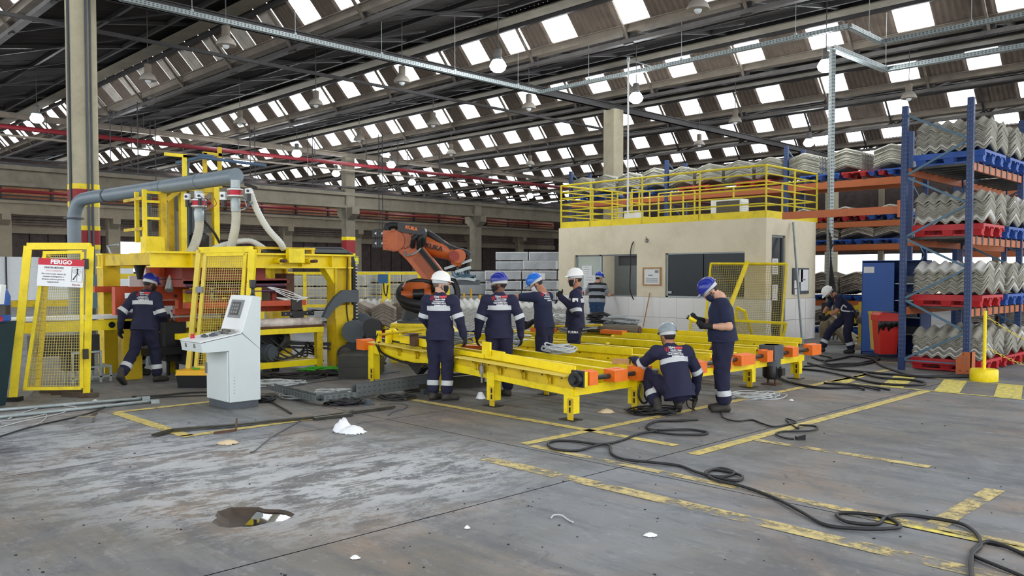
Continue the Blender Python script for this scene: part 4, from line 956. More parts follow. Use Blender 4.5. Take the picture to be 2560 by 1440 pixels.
t = thing('pipe_roll', 'dirty grey roll of fabric and pipe lying on the far conveyor under the cable heap', 'roll', (0, 0, 0)); b = MB(); b.cyl((-11.2, 12.25, .68), (-9.2, 12.35, .68), .085, n=10); b.build('roll', M['concrete_dark'], t); b = MB(); b.cyl((-9.25, 12.35, .68), (-9.18, 12.35, .68), .06, n=10); b.build('end', M['rust'], t)
for k, (x, y) in enumerate(((-9.6, 12.1), (-10.9, 11.6), (-8.9, 8.1))):
    b = MB(); b.box((0, 0, .04), (.5, .16, .07), Matrix.Rotation(.2*k, 3, 'Z')); o = b.build('orange_bar', M['orange']); o.location = (x, y, .6); tag(o, ['loose orange guard piece under the grey cable heap', 'loose orange guard piece on the far conveyor behind the workers', 'loose orange guard piece between the workers on the near conveyor'][k], 'guard piece')
b = MB(); b.box((0, 0, .035), (.22, .1, .06), Matrix.Rotation(.4, 3, 'Z')); o = b.build('wood_block', M['wood']); o.location = (-6.55, 8.42, .56); tag(o, 'small pale wood block on the conveyor end by the squatting worker', 'wood block')
b = MB(); b.cyl((-10.9, 11.0, .72), (-8.9, 10.9, .85), .02, n=8); o = b.build('steel_rod', M['yellow_dull']); tag(o, 'long thin yellow rod lying across the far conveyor', 'rod')

# ================================================================== WIRE-MESH GUARD GATES
def plane_frame(BL, BR, TL):
    BL, BR, TL = Vector(BL), Vector(BR), Vector(TL); x = (BR - BL); w = x.length; x /= w; up = TL - BL; h = up.length; up /= h
    n = x.cross(up).normalized(); return BL, x, up, n, w, h
def mesh_panel(parent, o, x, up, x0, x1, z0, z1, pitch=.036, wr=.0042, m='yellow_pale', name='wire_mesh'):
    b = MB(); n = x.cross(up).normalized(); k = x0 + pitch
    while k < x1: b.bar(o + x*k + up*z0, o + x*k + up*z1, wr*2, wr*2, n); k += pitch
    k = z0 + pitch
    while k < z1: b.bar(o + x*x0 + up*k + n*wr, o + x*x1 + up*k + n*wr, wr*2, wr*2, n); k += pitch
    ob = b.build(name, M[m], parent); ob['kind'] = 'stuff'; return ob
def pbar(parent, name, p, q, w, d, n, m='yellow'): b = MB(); b.bar(p, q, w, d, n); return b.build(name, M[m], parent)
g1 = thing('guard_gate', 'yellow wire-mesh guard gate carrying a red and white danger sign', 'guard gate', (0, 0, 0))
BL, BR = G(32, 1003), G(216, 992); TL, TR = PD(70, 616, 11.35), PD(226, 616, 11.45)
o_, x_, u_, n_, w_, h_ = plane_frame(BL, BR, TL)
if n_.dot(FH) > 0: n_ = -n_
pbar(g1, 'post', BL, TL, .1, .1, n_); pbar(g1, 'post', BR, TR, .09, .1, n_); pbar(g1, 'top_beam', TL + u_*.0, TR, .09, .09, n_)
ib, ibr, itl, itr = PD(62, 972, 11.2), PD(203, 970, 11.42), PD(112, 632, 11.3), PD(206, 630, 11.42)
for (p, q, nm) in ((ib, itl, 'door_stile'), (ibr, itr, 'door_stile'), (itl, itr, 'door_rail'), (ib, ibr, 'door_rail')): pbar(g1, nm, p, q, .045, .045, n_)
b = MB(); NXX, NZZ = 20, 48
for k in range(1, NXX): b.bar(ib.lerp(ibr, k/NXX), itl.lerp(itr, k/NXX), .0065, .0065, n_)
for k in range(1, NZZ): b.bar(ib.lerp(itl, k/NZZ), ibr.lerp(itr, k/NZZ), .0065, .0065, n_)
o = b.build('wire_mesh', M['wire'], g1); o['kind'] = 'stuff'
# return panel going back from the left post
sb, st = PD(95, 968, 12.4), PD(120, 640, 12.5); pbar(g1, 'post', sb, st, .07, .07, n_, 'yellow_dull'); pbar(g1, 'side_rail', itl, st, .05, .05, n_); pbar(g1, 'side_rail', ib, sb, .05, .05, n_)
b = MB()
for k in range(1, 8): b.bar(ib.lerp(sb, k/8), itl.lerp(st, k/14), .008, .008, x_)
for k in range(1, 30): b.bar(ib.lerp(itl, k/30), sb.lerp(st, k/30), .008, .008, x_)
o = b.build('wire_mesh', M['wire'], g1); o['kind'] = 'stuff'
b = MB(); b.box(BR + Vector((0, 0, .02)), (.2, .2, .03)); b.build('foot_plate', M['rust'], g1); b = MB(); b.box(BL + Vector((0, 0, .03)), (.2, .16, .06), Matrix.Rotation(YAW, 3, 'Z')); b.build('foot_plate', M['dark'], g1)
for v in (660, 885): b = MB(); b.box(PD(214, v, 11.36), (.06, .06, .14)); b.build('latch', M['iron'], g1)
# danger sign wired to the mesh
sc_ = PD(152, 682, 11.2); sx = (PD(207, 686, 11.25) - PD(100, 681, 11.15)).normalized(); su = (PD(156, 646, 11.24) - PD(151, 717, 11.2)).normalized(); su = (su - sx*su.dot(sx)).normalized()
sn = sx.cross(su)
SW, SHh = .57, .375
sg = thing('danger_sign', 'white and red danger sign in Portuguese wired to the yellow mesh gate', 'sign', sc_, 0)
def sbox(x0, x1, z0, z1, m, d, name): 
    b = MB(); fr = frame((0, 0, 0), sx, su); b.bx(x0, x1, z0, z1, d, d + .003); b.v[:] = [tuple(fr @ Vector(p)) for p in b.v]; return b.build(name, M[m], sg)
sbox(-SW/2, SW/2, -SHh/2, SHh/2, 'paper', 0, 'plate'); sbox(-SW/2, SW/2, SHh/2 - .09, SHh/2, 'ink_red', .003, 'red_header')
def stx(s, x, z, size, m, bold=.0, al='CENTER'): return wtext(s, size, M[m], frame(sx*x + su*z + sn*.0075, sx, su), 'lettering', sg, bold, al)
stx('PERIGO', 0, SHh/2 - .046, .078, 'ink_white', .003)
stx('PARTES MÓVEIS', -.085, .062, .034, 'ink', .0005); stx('EVITE ACIDENTES!', -.085, .022, .024, 'ink_pink')
for k, s in enumerate(('Para intervenção dentro da', 'maquina é obrigatório o', 'bloqueio elétrico geral do', 'equipamento.')): stx(s, -.085, -.02 - .036*k, .027, 'ink', .0003)
stx('Eternit', .2, -.155, .036, 'mach_dark', .0005)
for (x0, x1, z0, z1) in ((.135, .275, .08, .083), (.135, .275, -.115, -.112), (.135, .138, -.115, .083), (.272, .275, -.115, .083)): sbox(x0, x1, z0, z1, 'ink', .003, 'pictogram_border')
b = MB(); fr = frame(sn*.004, sx, su)
for cx_ in (.175, .235):
    for r0, r1 in ((.026, .029), (.01, .013)):
        V = []
        for k in range(20): a = k*math.pi/10; V += [(cx_ + r0*math.cos(a), .03 + r0*math.sin(a), .001), (cx_ + r1*math.cos(a), .03 + r1*math.sin(a), .001)]
        b.add(V, [(2*k, 2*k+1, (2*k+3) % 40, (2*k+2) % 40) for k in range(20)])
b.add([(.2, .045, .002), (.212, .045, .002), (.215, 0, .002), (.165, -.09, .002), (.148, -.09, .002), (.2, -.005, .002)], [(5, 4, 3, 2, 1, 0)]); b.add([(.21, .0, .002), (.24, -.025, .002), (.238, -.03, .002), (.208, -.012, .002)], [(3, 2, 1, 0)]); b.add([(.203, -.02, .002), (.207, -.02, .002), (.207, -.1, .002), (.203, -.1, .002)], [(3, 2, 1, 0)])
b.add([(.206 + .011*math.cos(a*math.pi/5), .056 + .011*math.sin(a*math.pi/5), .002) for a in range(10)], [tuple(range(10))])
b.v[:] = [tuple(fr @ Vector(p)) for p in b.v]; b.build('pictogram', M['ink'], sg)
# second gate, leaning behind the console
g2 = thing('guard_gate', 'pale yellow wire-mesh guard gate with a grey latch, standing behind the control console', 'guard gate', (0, 0, 0))
GD = 12.75
BL, BR, TL, TR = PD(471, 926, GD), PD(612, 930, GD), PD(498, 625, GD), PD(632, 623, GD)
n_ = (BR-BL).cross(TL-BL).normalized()
pbar(g2, 'stile', BL, TL, .07, .07, n_, 'yellow_pale'); BRf = BR.copy(); BRf.z = 0; pbar(g2, 'post', BRf, TR, .1, .1, n_); pbar(g2, 'top_rail', TL, TR, .09, .07, n_)
i0, i1, j0, j1 = PD(490, 918, GD), PD(594, 920, GD), PD(514, 636, GD), PD(614, 634, GD)
pbar(g2, 'door_stile', i0, j0, .05, .05, n_, 'yellow_pale'); pbar(g2, 'door_stile', i1, j1, .05, .05, n_); pbar(g2, 'door_rail', j0, j1, .06, .05, n_); pbar(g2, 'door_rail', i0, i1, .05, .05, n_, 'yellow_pale')
b = MB()
for k in range(1, 18): b.bar(i0.lerp(i1, k/18), j0.lerp(j1, k/18), .006, .006, n_)
for k in range(1, 44): b.bar(i0.lerp(j0, k/44), i1.lerp(j1, k/44), .006, .006, n_)
o = b.build('wire_mesh', M['wire'], g2); o['kind'] = 'stuff'
b = MB(); b.box(PD(499, 724, GD - .06), (.1, .06, .09), Matrix.Rotation(YAW, 3, 'Z')); b.build('latch', M['grey'], g2)
# loose mesh panels leaning on the cabin
def leaning(name, label, BL, BR, TL, TR, m='yellow', mm='wire', bw=.05, pitch=.05):
    t = thing(name, label, 'mesh panel', (0, 0, 0)); BL, BR, TL, TR = map(Vector, (BL, BR, TL, TR)); n = (BR-BL).cross(TL-BL).normalized()
    for (p, q) in ((BL, TL), (BR, TR), (TL, TR), (BL, BR)): pbar(t, 'frame_bar', p, q, bw, .04, n, m)
    b = MB(); nx, nz = max(3, int((BR-BL).length/pitch)), max(3, int((TL-BL).length/pitch))
    for k in range(1, nx): b.bar(BL.lerp(BR, k/nx), TL.lerp(TR, k/nx), .0065, .0065, n)
    for k in range(1, nz): b.bar(BL.lerp(TL, k/nz), BR.lerp(TR, k/nz), .0065, .0065, n)
    o = b.build('wire_mesh', M[mm], t); o['kind'] = 'stuff'; return t
leaning('mesh_panel', 'tall yellow wire-mesh panel leaning on the cabin wall over its dark window', G(1758, 862), G(1950, 866), PY(1777, 659, 18.6), PY(1967, 660, 18.6))
leaning('mesh_panel', 'low wide yellow wire-mesh panel standing on edge before the cabin', G(1722, 868), G(1950, 874), PD(1727, 795, 19.3), PD(1966, 808, 18.6))
t = thing('steel_post', 'loose yellow steel post leaning diagonally on the tall mesh panel', 'post', (0, 0, 0)); pbar(t, 'post', PD(1822, 775, 19.2), PY(1868, 655, 18.5), .09, .07, FH); pbar(t, 'foot', G(1790, 868), PD(1822, 775, 19.2), .07, .06, FH)
leaning('mesh_panel', 'small yellow mesh panel with a slanted top leaning under the diagonal post', G(1832, 866), G(1890, 868), PD(1842, 768, 19.0), PD(1862, 778, 18.9), bw=.05)
# ================================================================== CONTROL CONSOLE
def yprism(b, prof, x0, x1):
    n = len(prof); b.add([(x0, y, z) for y, z in prof] + [(x1, y, z) for y, z in prof], [tuple(range(n-1, -1, -1)), tuple(range(n, 2*n))] + [(i, (i+1) % n, (i+1) % n+n, i+n) for i in range(n)]); return b
ck = thing('control_console', 'light grey control console with sloping desk and tilted screen panel', 'control console', (0, 0, 0))
def yp(name, prof, x0, x1, m, parent=None): return yprism(MB(), prof, x0, x1).build(name, M[m], parent or ck)
KX0, KX1 = -10.5, -9.9
yp('plinth', [(4.78, 0), (5.18, 0), (5.18, .09), (4.78, .09)], KX0 + .02, KX1 - .02, 'plinth')
yp('cabinet', [(4.78, .09), (5.2, .09), (5.2, .74), (4.78, .74)], KX0, KX1, 'console')
dr = yp('cabinet_door', [(4.755, .1), (4.775, .1), (4.775, .73), (4.755, .73)], KX0 + .01, KX1 - .008, 'console')
b = MB(); b.bx(KX0 + .0, KX0 + .03, 4.735, 4.756, .42, .56); b.build('lock', M['steel'], dr)
DP = [(4.44, .74), (5.2, .74), (4.96, .945), (4.42, .855)]
yp('desk_box', DP, KX0, KX1, 'console'); yp('desk_lid', [(4.41, .862), (4.95, .952), (4.95, .968), (4.405, .878)], KX0 + .0, KX1 - .0, 'white')
pn = yp('screen_housing', [(5.2, .745), (5.22, 1.41), (5.12, 1.43), (4.965, .953)], KX0, KX1, 'console')
dvec = Vector((0, 5.12 - 4.965, 1.43 - .953)).normalized()
def panel_box(name, x0, x1, t0, t1, off, th, m, parent):
    b = MB(); n = Vector((0, -dvec.z, dvec.y)); o = Vector((0, 4.965, .953))
    P = [o + Vector((x, 0, 0)) + dvec*t + n*d for d in (off, off+th) for (x, t) in ((x0, t0), (x1, t0), (x1, t1), (x0, t1))]
    b.add(P, [(3,2,1,0),(4,5,6,7),(0,1,5,4),(1,2,6,5),(2,3,7,6),(3,0,4,7)]); return b.build(name, M[m], parent)
door = panel_box('panel_door', KX0 + .01, KX1 - .012, .01, .49, .0, .018, 'white', ck)
sc2 = panel_box('screen_frame', -10.38, -10.06, .19, .43, .018, .018, 'grey', ck); sp = panel_box('screen', -10.335, -10.105, .225, .4, .037, .003, 'screen', sc2)
for i in range(3):
    for j in range(3): panel_box('screen_key', -10.31 + .065*i, -10.27 + .065*i, .25 + .045*j, .28 + .045*j, .04, .002, 'grey', sp)
LV = Vector((0, 4.95-4.405, .968-.878)).normalized()
def desk_pt(x, t, h=0.0): return Vector((x, 4.405, .878)) + LV*t + Vector((0, -LV.z, LV.y))*h
b = MB(); b.lathe([(.03, 0), (.03, .02), (.022, .02), (.026, .05), (.02, .055)], 12, desk_pt(-10.33, .1)); b.build('stop_button', M['ink_red'], ck)
for (x, t, w, d, m) in ((-10.2, .2, .1, .05, 'plinth'), (-10.12, .28, .1, .07, 'plinth'), (-10.2, .36, .12, .06, 'grey'), (-10.1, .46, .3, .1, 'steel')):
    b = MB(); b.box(desk_pt(x, t, .012), (w, d, .025)); 
    b.box(desk_pt(x, t, .03), (w*.4, d*.5, .02)); o = b.build('switch', M[m], ck); o['kind'] = 'stuff'
for k in range(6): b = MB(); b.box(desk_pt(-10.22 + .05*k, .47, .035), (.02, .05, .03)); b.build('small_part', M['steel'], ck)
for x in (-10.35, -10.1): b = MB(); b.bx(x-.02, x+.02, 4.42, 4.435, .79, .84); b.build('clasp', M['steel'], ck)
for k in range(6): b = MB(); b.bx(KX1, KX1 + .002, 4.84, 4.852, .2 + .04*k, .206 + .04*k); b.build('vent_slot', M['plinth'], ck)
b = MB(); b.lathe([(.045, 0), (.03, .02), (.022, .06), (.022, .1), (.04, .11), (.045, .2), (.042, .21)], 14, (-10.0, 5.16, 1.42)); b.build('warning_horn', M['black'], ck, sharp=40)
for (z, a) in (): pass

# ================================================================== PRESS / TRIMMING MACHINE
mg = thing('press_machine', 'large yellow gantry machine with orange-red press heads and a yellow tower, behind the guard gates', 'machine', (0, 0, 0))
def mpart(name, m, *boxes, parent=None):
    b = MB()
    for bx_ in boxes: b.bx(*bx_)
    return b.build(name, M[m], parent or mg)
for X in (-12.95, -15.2):
    b = MB(); b.bx(X-.14, X+.14, 5.0, 8.58, 2.03, 2.06); b.bx(X-.14, X+.14, 5.0, 8.58, 1.81, 1.835); b.bx(X-.015, X+.015, 5.0, 8.58, 1.83, 2.04)
    for y in (5.6, 6.6, 7.55, 8.15): b.bx(X, X+.13, y-.008, y+.008, 1.83, 2.04)
    b.build('gantry_beam', M['yellow'], mg)
    b = MB(); b.bx(X-.15, X+.133, 8.2, 8.24, 0, 1.809); b.bx(X-.15, X+.133, 8.5, 8.54, 0, 2.028); b.bx(X-.02, X+.02, 8.24, 8.5, 0, 1.808)
    b.add([(X+.15, 8.2, 0), (X+.15, 8.62, 0), (X+.15, 8.54, .9), (X+.15, 8.2, .9)], [(0, 1, 2, 3)]); b.bx(X-.152, X+.157, 8.18, 8.56, .9, 1.15); b.build('column', M['yellow_dull'], mg)
    b = MB(); yprism(b, [(8.0, 1.82), (8.22, 1.82), (8.22, 1.5)], X-.1, X+.1); b.build('knee_plate', M['yellow'], mg)
    if X < -14: b = MB(); b.bx(X-.15, X+.15, 5.02, 5.3, 0, 2.06); b.build('column', M['yellow_dull'], mg)
b = MB(); b.bx(-15.2, -12.95, 8.3, 8.5, 1.85, 2.03); b.bx(-15.2, -12.95, 5.05, 5.25, 1.85, 2.03); b.build('cross_beam', M['yellow_dull'], mg)
mpart('cable_box', 'yellow', (-12.81, -12.7, 7.22, 7.52, 1.9, 2.14)); b = MB()
for y in (7.08, 7.66): b.cyl((-12.93, y, 1.93), (-12.72, y, 1.93), .05, n=12)
b.build('bushing', M['yellow'], mg); 
for y in (7.08, 7.66): b = MB(); b.cyl((-12.72, y, 1.93), (-12.55, y, 1.93), .028, n=10); b.build('pin', M['rust'], mg)
mpart('top_bracket', 'yellow_dull', (-13.09, -12.91, 6.76, 6.82, 2.061, 2.13), (-13.09, -12.91, 7.78, 7.84, 2.061, 2.13), (-13.1, -12.9, 6.75, 7.85, 2.13, 2.17))
mpart('pneumatic_block', 'iron', (-13.2, -13.0, 6.3, 6.74, 2.063, 2.16), (-13.2, -13.05, 7.0, 7.6, 2.07, 2.13))
b = MB(); b.tube([(-13.1, 7.9, 2.12), (-13.1, 8.5, 2.13), (-13.05, 8.66, 2.05), (-12.98, 8.68, 1.8), (-12.95, 8.68, .1)], .075, 8); b.build('cable_chain', M['dark'], mg)
mpart('cable_tray', 'plinth', (-13.27, -12.95, 7.86, 8.55, 2.09, 2.15), (-13.3, -13.27, 7.86, 8.55, 2.085, 2.2))
b = MB(); z = .3
while z < 1.95: b.bx(-12.87, -12.855, 8.66, 8.7, z, z+.025); z += .06
o = b.build('tray_hole', M['galv'], mg); o['kind'] = 'stuff'
b = MB(); pr = [(8.62, 1.42), (8.62, 1.2), (8.3, 1.2), (8.1, 1.08), (7.98, .93), (7.88, .95), (7.97, 1.12), (8.12, 1.3), (8.3, 1.42)]; yprism(b, pr, -12.78, -12.7); b.build('chute', M['plinth'], mg)
b = MB(); b.tube(spline([(-12.8, 8.45, 2.0), (-12.78, 8.42, 1.4), (-12.78, 8.42, 1.0), (-12.76, 8.5, .6), (-12.74, 8.6, .3), (-12.7, 8.7, .05)]), .012, 5); b.build('cable', M['dark'], mg)
# roller table under the beam
for y in (7.95, 5.9):
    for X in (-12.98, -14.4): mpart('leg', 'yellow_dull', (X-.05, X+.05, y-.06, y+.06, 0, .72))
mpart('table_frame', 'yellow', (-13.04, -12.92, 5.4, 8.02, .68, .77), (-14.5, -14.38, 5.4, 8.02, .68, .77), (-14.4, -13.0, 7.9, 8.02, .68, .77)); mpart('lower_brace', 'yellow', (-13.03, -12.94, 5.4, 7.95, .1, .2), (-14.4, -13.0, 7.9, 7.98, .12, .2))
b = MB(); b.tube([(-13.02, 6.5, .86), (-13.02, 8.0, .86)], .09, 10); b.build('roller', mat('scuffed pale roller', '#cfc4ba', .5, vary=.3, scale=4, dirt='#5a3a2c', dirt_amt=.8, dscale=3), mg, sharp=40)
mpart('bed', 'rust', (-14.4, -12.95, 6.4, 8.05, .77, .82)); b = MB(); b.tube([(-12.98, 6.4, .8), (-12.98, 8.02, .8)], .045, 8); b.build('bed_roll', M['rust'], mg)
# press heads
mpart('press_frame', 'mach_red', (-13.2, -13.05, 5.6, 7.75, 1.16, 1.25), (-14.6, -14.45, 5.6, 7.75, 1.16, 1.25), (-14.5, -13.1, 6.5, 6.6, 1.16, 1.25), (-14.5, -13.1, 7.6, 7.7, 1.1, 1.2), (-13.6, -13.5, 5.6, 7.7, 1.05, 1.14))
mpart('press_head', 'mach_dark', (-14.3, -13.2, 5.6, 7.05, 1.62, 1.86), (-14.4, -13.1, 5.6, 7.4, 1.5, 1.63)); 
mpart('hydraulic_rail', 'mach_dark', (-13.16, -13.1, 5.6, 7.45, 1.55, 1.6), (-13.16, -13.1, 5.6, 7.4, 1.4, 1.45)); b = MB(); b.tube([(-13.08, 5.6, 1.52), (-13.08, 7.35, 1.52)], .03, 6); b.tube([(-13.08, 5.6, 1.42), (-13.08, 7.3, 1.42)], .025, 6); b.build('hose_rail', mat('purple brown hose', '#4d2a44', .5), mg)
for y in (6.0, 6.45, 6.85, 7.2): mpart('press_leg', 'mach_dark' if y != 6.85 else 'dark', (-13.25, -13.17, y-.04, y+.04, 1.2, 1.5))
mpart('clamp', 'yellow', (-13.15, -13.06, 6.78, 6.9, 1.26, 1.48)); mpart('clamp', 'yellow', (-13.9, -13.8, 5.9, 6.05, 1.2, 1.45))
for y in (6.45, 7.55): 
    b = MB(); yprism(b, [(y-.1, 1.28), (y+.1, 1.28), (y+.1, 1.08), (y-.1, 1.08)], -13.06, -13.03); b.build('bracket_plate', M['iron'], mg)
    b = MB(); yprism(b, [(y-.3, 1.06), (y+.32, 1.06), (y+.32, .98), (y+.12, .98), (y+.08, .88), (y-.06, .88), (y-.1, .98), (y-.3, .98)], -13.03, -12.99); b.build('black_bracket', M['black'], mg)
    bolts([(-12.985, y+d, 1.02) for d in (-.25, -.15, .17, .27)] + [(-12.985, y+d, .92) for d in (-.04, .05)], .015, mg, 'bolt', 'steel', (1, 0, 0))
mpart('guard_cover', 'rust', (-13.6, -13.2, 7.45, 7.6, 1.3, 1.72)); mpart('grey_tank', 'grey_paint' if False else 'concrete_dark', (-15.0, -14.2, 7.4, 8.1, 1.2, 1.62))
b = MB()
for k in range(4): b.tube(spline([(-13.1, 7.0, 1.5), (-13.0, 7.35 + .04*k, 1.42 - .05*k), (-13.0, 7.6 + .05*k, 1.3), (-13.05, 7.5, 1.22 + .02*k), (-13.1, 7.2, 1.3)]), .008, 5)
b.build('air_line', M['white'], mg)
# pumps and hoses beneath
b = MB(); b.cyl((-13.4, 6.9, .35), (-13.05, 7.05, .35), .16, n=16); b.cyl((-13.05, 7.05, .35), (-13.0, 7.07, .35), .13, n=16); b.build('pump_motor', M['plinth'], mg, sharp=40)
b = MB(); b.tube(spline([(-13.3, 7.0, .45), (-13.2, 7.25, .4), (-13.15, 7.4, .55), (-13.2, 7.4, .7)]), .07, 8); b.tube(spline([(-13.4, 6.6, .5), (-13.3, 6.4, .4), (-13.3, 6.7, .35)]), .08, 8); b.build('flex_hose', M['iron'], mg)
mpart('drive_box', 'dark', (-14.2, -13.3, 6.4, 7.5, .45, .66), (-14.0, -13.2, 5.8, 6.6, .2, .6), (-13.6, -13.3, 7.2, 7.35, .0, .35))
for k in range(5):
    b = MB(); b.tube(spline([(-13.2, 6.5 + .2*k, .6), (-13.0, 7.1 + .15*k, .25), (-13.1, 7.8, .3 + .05*k), (-13.4, 8.3, .1)]), .016, 5); b.build('cable', M['dark'], mg)
b = MB(); b.bar((-13.6, 7.3, .5), (-12.9, 8.6, .42), .25, .06); b.bar((-13.6, 7.3, .42), (-12.9, 8.6, .34), .25, .03); b.build('energy_chain', M['dark'], mg)
# yellow tower standing on the rear gantry beam
TX = -15.75
for (y, dx, m) in ((6.33, 0, 'yellow_dull'), (6.6, -.32, 'yellow_dull'), (7.36, 0, 'yellow'), (6.96, -.5, 'yellow_dull'), (6.75, -.1, 'yellow')): mpart('tower_post', m, (TX-.06+dx, TX+.06+dx, y-.055, y+.055, 1.9, 3.42))
mpart('tower_beam', 'yellow_dull', (TX-.6, TX+.05, 6.28, 6.38, 3.28, 3.4)); mpart('tower_beam', 'yellow_dull', (TX-.05, TX+.05, 6.3, 7.4, 3.3, 3.44)); mpart('tower_beam', 'yellow_dull', (TX-.6, TX+.05, 7.3, 7.4, 2.96, 3.04)); mpart('tower_base', 'yellow', (TX-.4, TX+.1, 5.85, 7.55, 1.88, 2.1)); mpart('tower_base', 'yellow', (TX-.1, TX+.15, 5.95, 6.3, 2.1, 2.4))
b = MB(); b.bar((TX, 6.4, 3.1), (TX, 6.7, 3.36), .06, .09); b.bar((TX, 7.24, 3.36), (TX, 6.95, 3.14), .06, .09); b.build('tower_brace', M['yellow_dull'], mg)
for z in (2.36, 2.72, 3.03, 3.2): mpart('cage_rail', 'yellow', (TX-.02, TX+.02, 6.0, 6.28, z, z+.05))
mpart('cage_post', 'yellow', (TX-.03, TX+.03, 5.96, 6.03, 2.3, 3.27)); mpart('cage_post', 'yellow', (TX-.4, TX-.34, 5.96, 6.03, 2.3, 3.25))
for z in (2.52, 3.08): mpart('cage_rail', 'yellow_dull', (TX-.9, TX, 5.94, 5.98, z, z+.055))
mesh_panel(mg, Vector((TX-.1, 6.01, 2.36)), Vector((0, 1, 0)), Vector((0, 0, 1)), 0, .26, 0, .8, .035, .003, 'iron')
mpart('mast_frame', 'yellow', (TX-.03, TX+.03, 6.72, 6.79, 3.4, 3.98)); mpart('mast_arm', 'yellow', (TX-.03, TX+.03, 6.38, 6.79, 3.93, 3.99)); mpart('mast_frame', 'yellow_dull', (TX-.03, TX+.03, 7.12, 7.19, 3.4, 4.06)); mpart('mast_frame', 'yellow_dull', (TX-.03, TX+.03, 7.42, 7.49, 3.4, 4.2)); mpart('mast_arm', 'yellow_dull', (TX-.03, TX+.03, 7.12, 7.49, 4.02, 4.08))
b = MB(); b.tube([PD(440, 408, 16), PD(490, 396, 16), PD(500, 393, 16), PD(665, 414, 16)], .03, 8); b.tube([PD(497, 388, 16), PD(535, 392, 16)], .033, 8); b.tube([PD(470, 405, 16.1), PD(470, 640, 16.1)], .03, 8); b.build('air_pipe', mat('blue grey pipe', '#4a6480', .5), mg)
mpart('tower_motor', 'plinth', (TX-.3, TX-.02, 6.9, 7.18, 2.5, 3.08)); b = MB(); b.lathe([(.16, 0), (.18, .04), (.18, .34), (.13, .38)], 14, (TX-.05, 7.05, 2.12)); b.build('tower_motor_body', M['black'], mg, sharp=40)
b = MB(); b.tube(spline([(TX+.02, 6.98, 3.1), (TX+.1, 7.05, 2.8), (TX+.05, 6.98, 2.6)]), .03, 6); b.tube(spline([(TX+.05, 7.1, 2.75), (TX+.08, 7.3, 2.5), (TX+.05, 7.42, 2.3)]), .025, 6); b.build('tower_cable', M['dark'], mg)
b = MB(); b.lathe([(.04, 1.62), (.06, 1.72), (.1, 1.88), (.11, 1.9)], 12, (-13.9, 5.2, 0)); b.build('funnel', M['black'], mg)
# orange-red frame left of the press
mpart('side_frame', 'mach_red', (-14.1, -13.96, 4.83, 6.05, 1.4, 1.5), (-14.1, -13.96, 4.83, 4.98, 1.05, 1.4), (-14.1, -13.96, 5.85, 6.05, .9, 1.4), (-14.05, -13.98, 5.45, 5.9, 1.28, 1.4)); mpart('side_frame', 'mach_red', (-15.0, -14.9, 4.83, 6.05, 1.4, 1.5)); bolts([(-13.95, y, 1.34) for y in (5.5, 5.8)], .03, mg, 'pin', 'dark', (1, 0, 0))
mpart('head_block', 'mach_red', (-14.0, -13.8, 5.75, 6.1, 1.58, 1.82), (-14.05, -13.9, 5.35, 6.4, 1.66, 1.88), (-14.0, -13.85, 5.35, 5.5, 1.5, 1.88)); mpart('limit_switch', 'yellow', (-13.95, -13.88, 6.12, 6.2, 1.38, 1.5), (-13.95, -13.88, 6.1, 6.18, 1.1, 1.22))
mpart('outfeed_plate', 'mach_red', (-14.0, -13.9, 6.2, 6.7, 1.02, 1.15)); mpart('red_panel', 'mach_red', (-13.95, -13.9, 6.5, 6.9, 1.3, 1.6)); mpart('white_rail', 'white', (-13.92, -13.86, 5.7, 6.7, .98, 1.01)); mpart('gear_case', 'yellow_dull', (-13.95, -13.7, 6.15, 6.6, .75, .95), (-13.9, -13.75, 6.05, 6.2, .8, .9))
mpart('white_board', 'paper', (-14.25, -14.22, 5.15, 5.4, 1.5, 1.68))
mpart('pedestal', 'dark', (-14.2, -13.9, 5.6, 5.95, .25, .9), (-14.4, -13.7, 5.2, 6.3, .38, .5)); b = MB(); b.cyl((-14.05, 5.7, 0), (-14.05, 5.7, .3), .03); b.cyl((-14.05, 5.85, 0), (-14.05, 5.85, .3), .03); b.build('pedestal_foot', M['dark'], mg)
# outfeed table on the left
ot = thing('outfeed_table', 'long narrow table with a white top and yellow sides behind the left guard gate', 'table', (0, 0, 0))
for nm, m, bxs in (('top', 'white', [(-14.4, -13.9, 3.3, 4.95, 1.0, 1.05)]), ('side_beam', 'yellow', [(-13.98, -13.9, 3.0, 5.15, .82, .98)]), ('leg', 'yellow_dull', [(-14.15, -13.9, 4.93, 5.22, 0, .95)]), ('leg', 'yellow_dull', [(-14.15, -13.95, 2.7, 2.85, 0, .85)]), ('drive_unit', 'dark', [(-14.5, -14.0, 3.7, 4.6, .45, .75)]), ('drive_unit', 'dark', [(-14.3, -13.95, 4.1, 4.5, .2, .5)])):
    b = MB(); [b.bx(*q) for q in bxs]; b.build(nm, M[m], ot)
b = MB(); b.cyl((-13.89, 4.75, .9), (-13.88, 4.75, .9), .05); b.build('round_hole', M['black'], ot)
st_ = thing('step_ladder', 'small grey two-step metal platform behind the left guard gate', 'steps', (0, 0, 0))
for (y0, y1, z) in ((4.15, 4.6, .5), (4.3, 4.75, .26)): 
    b = MB(); b.bx(-14.3, -13.9, y0, y1, z-.03, z); b.build('tread', M['galv'], st_)
    for y in (y0 + .02, y1 - .02):
        for x in (-13.93, -14.3): b = MB(); b.bx(x, x+.03, y-.015, y+.015, 0, z); b.build('leg', M['galv'], st_)
b = MB(); b.bx(-13.93, -13.9, 4.15, 4.75, .08, .1); b.build('stretcher', M['galv'], st_)
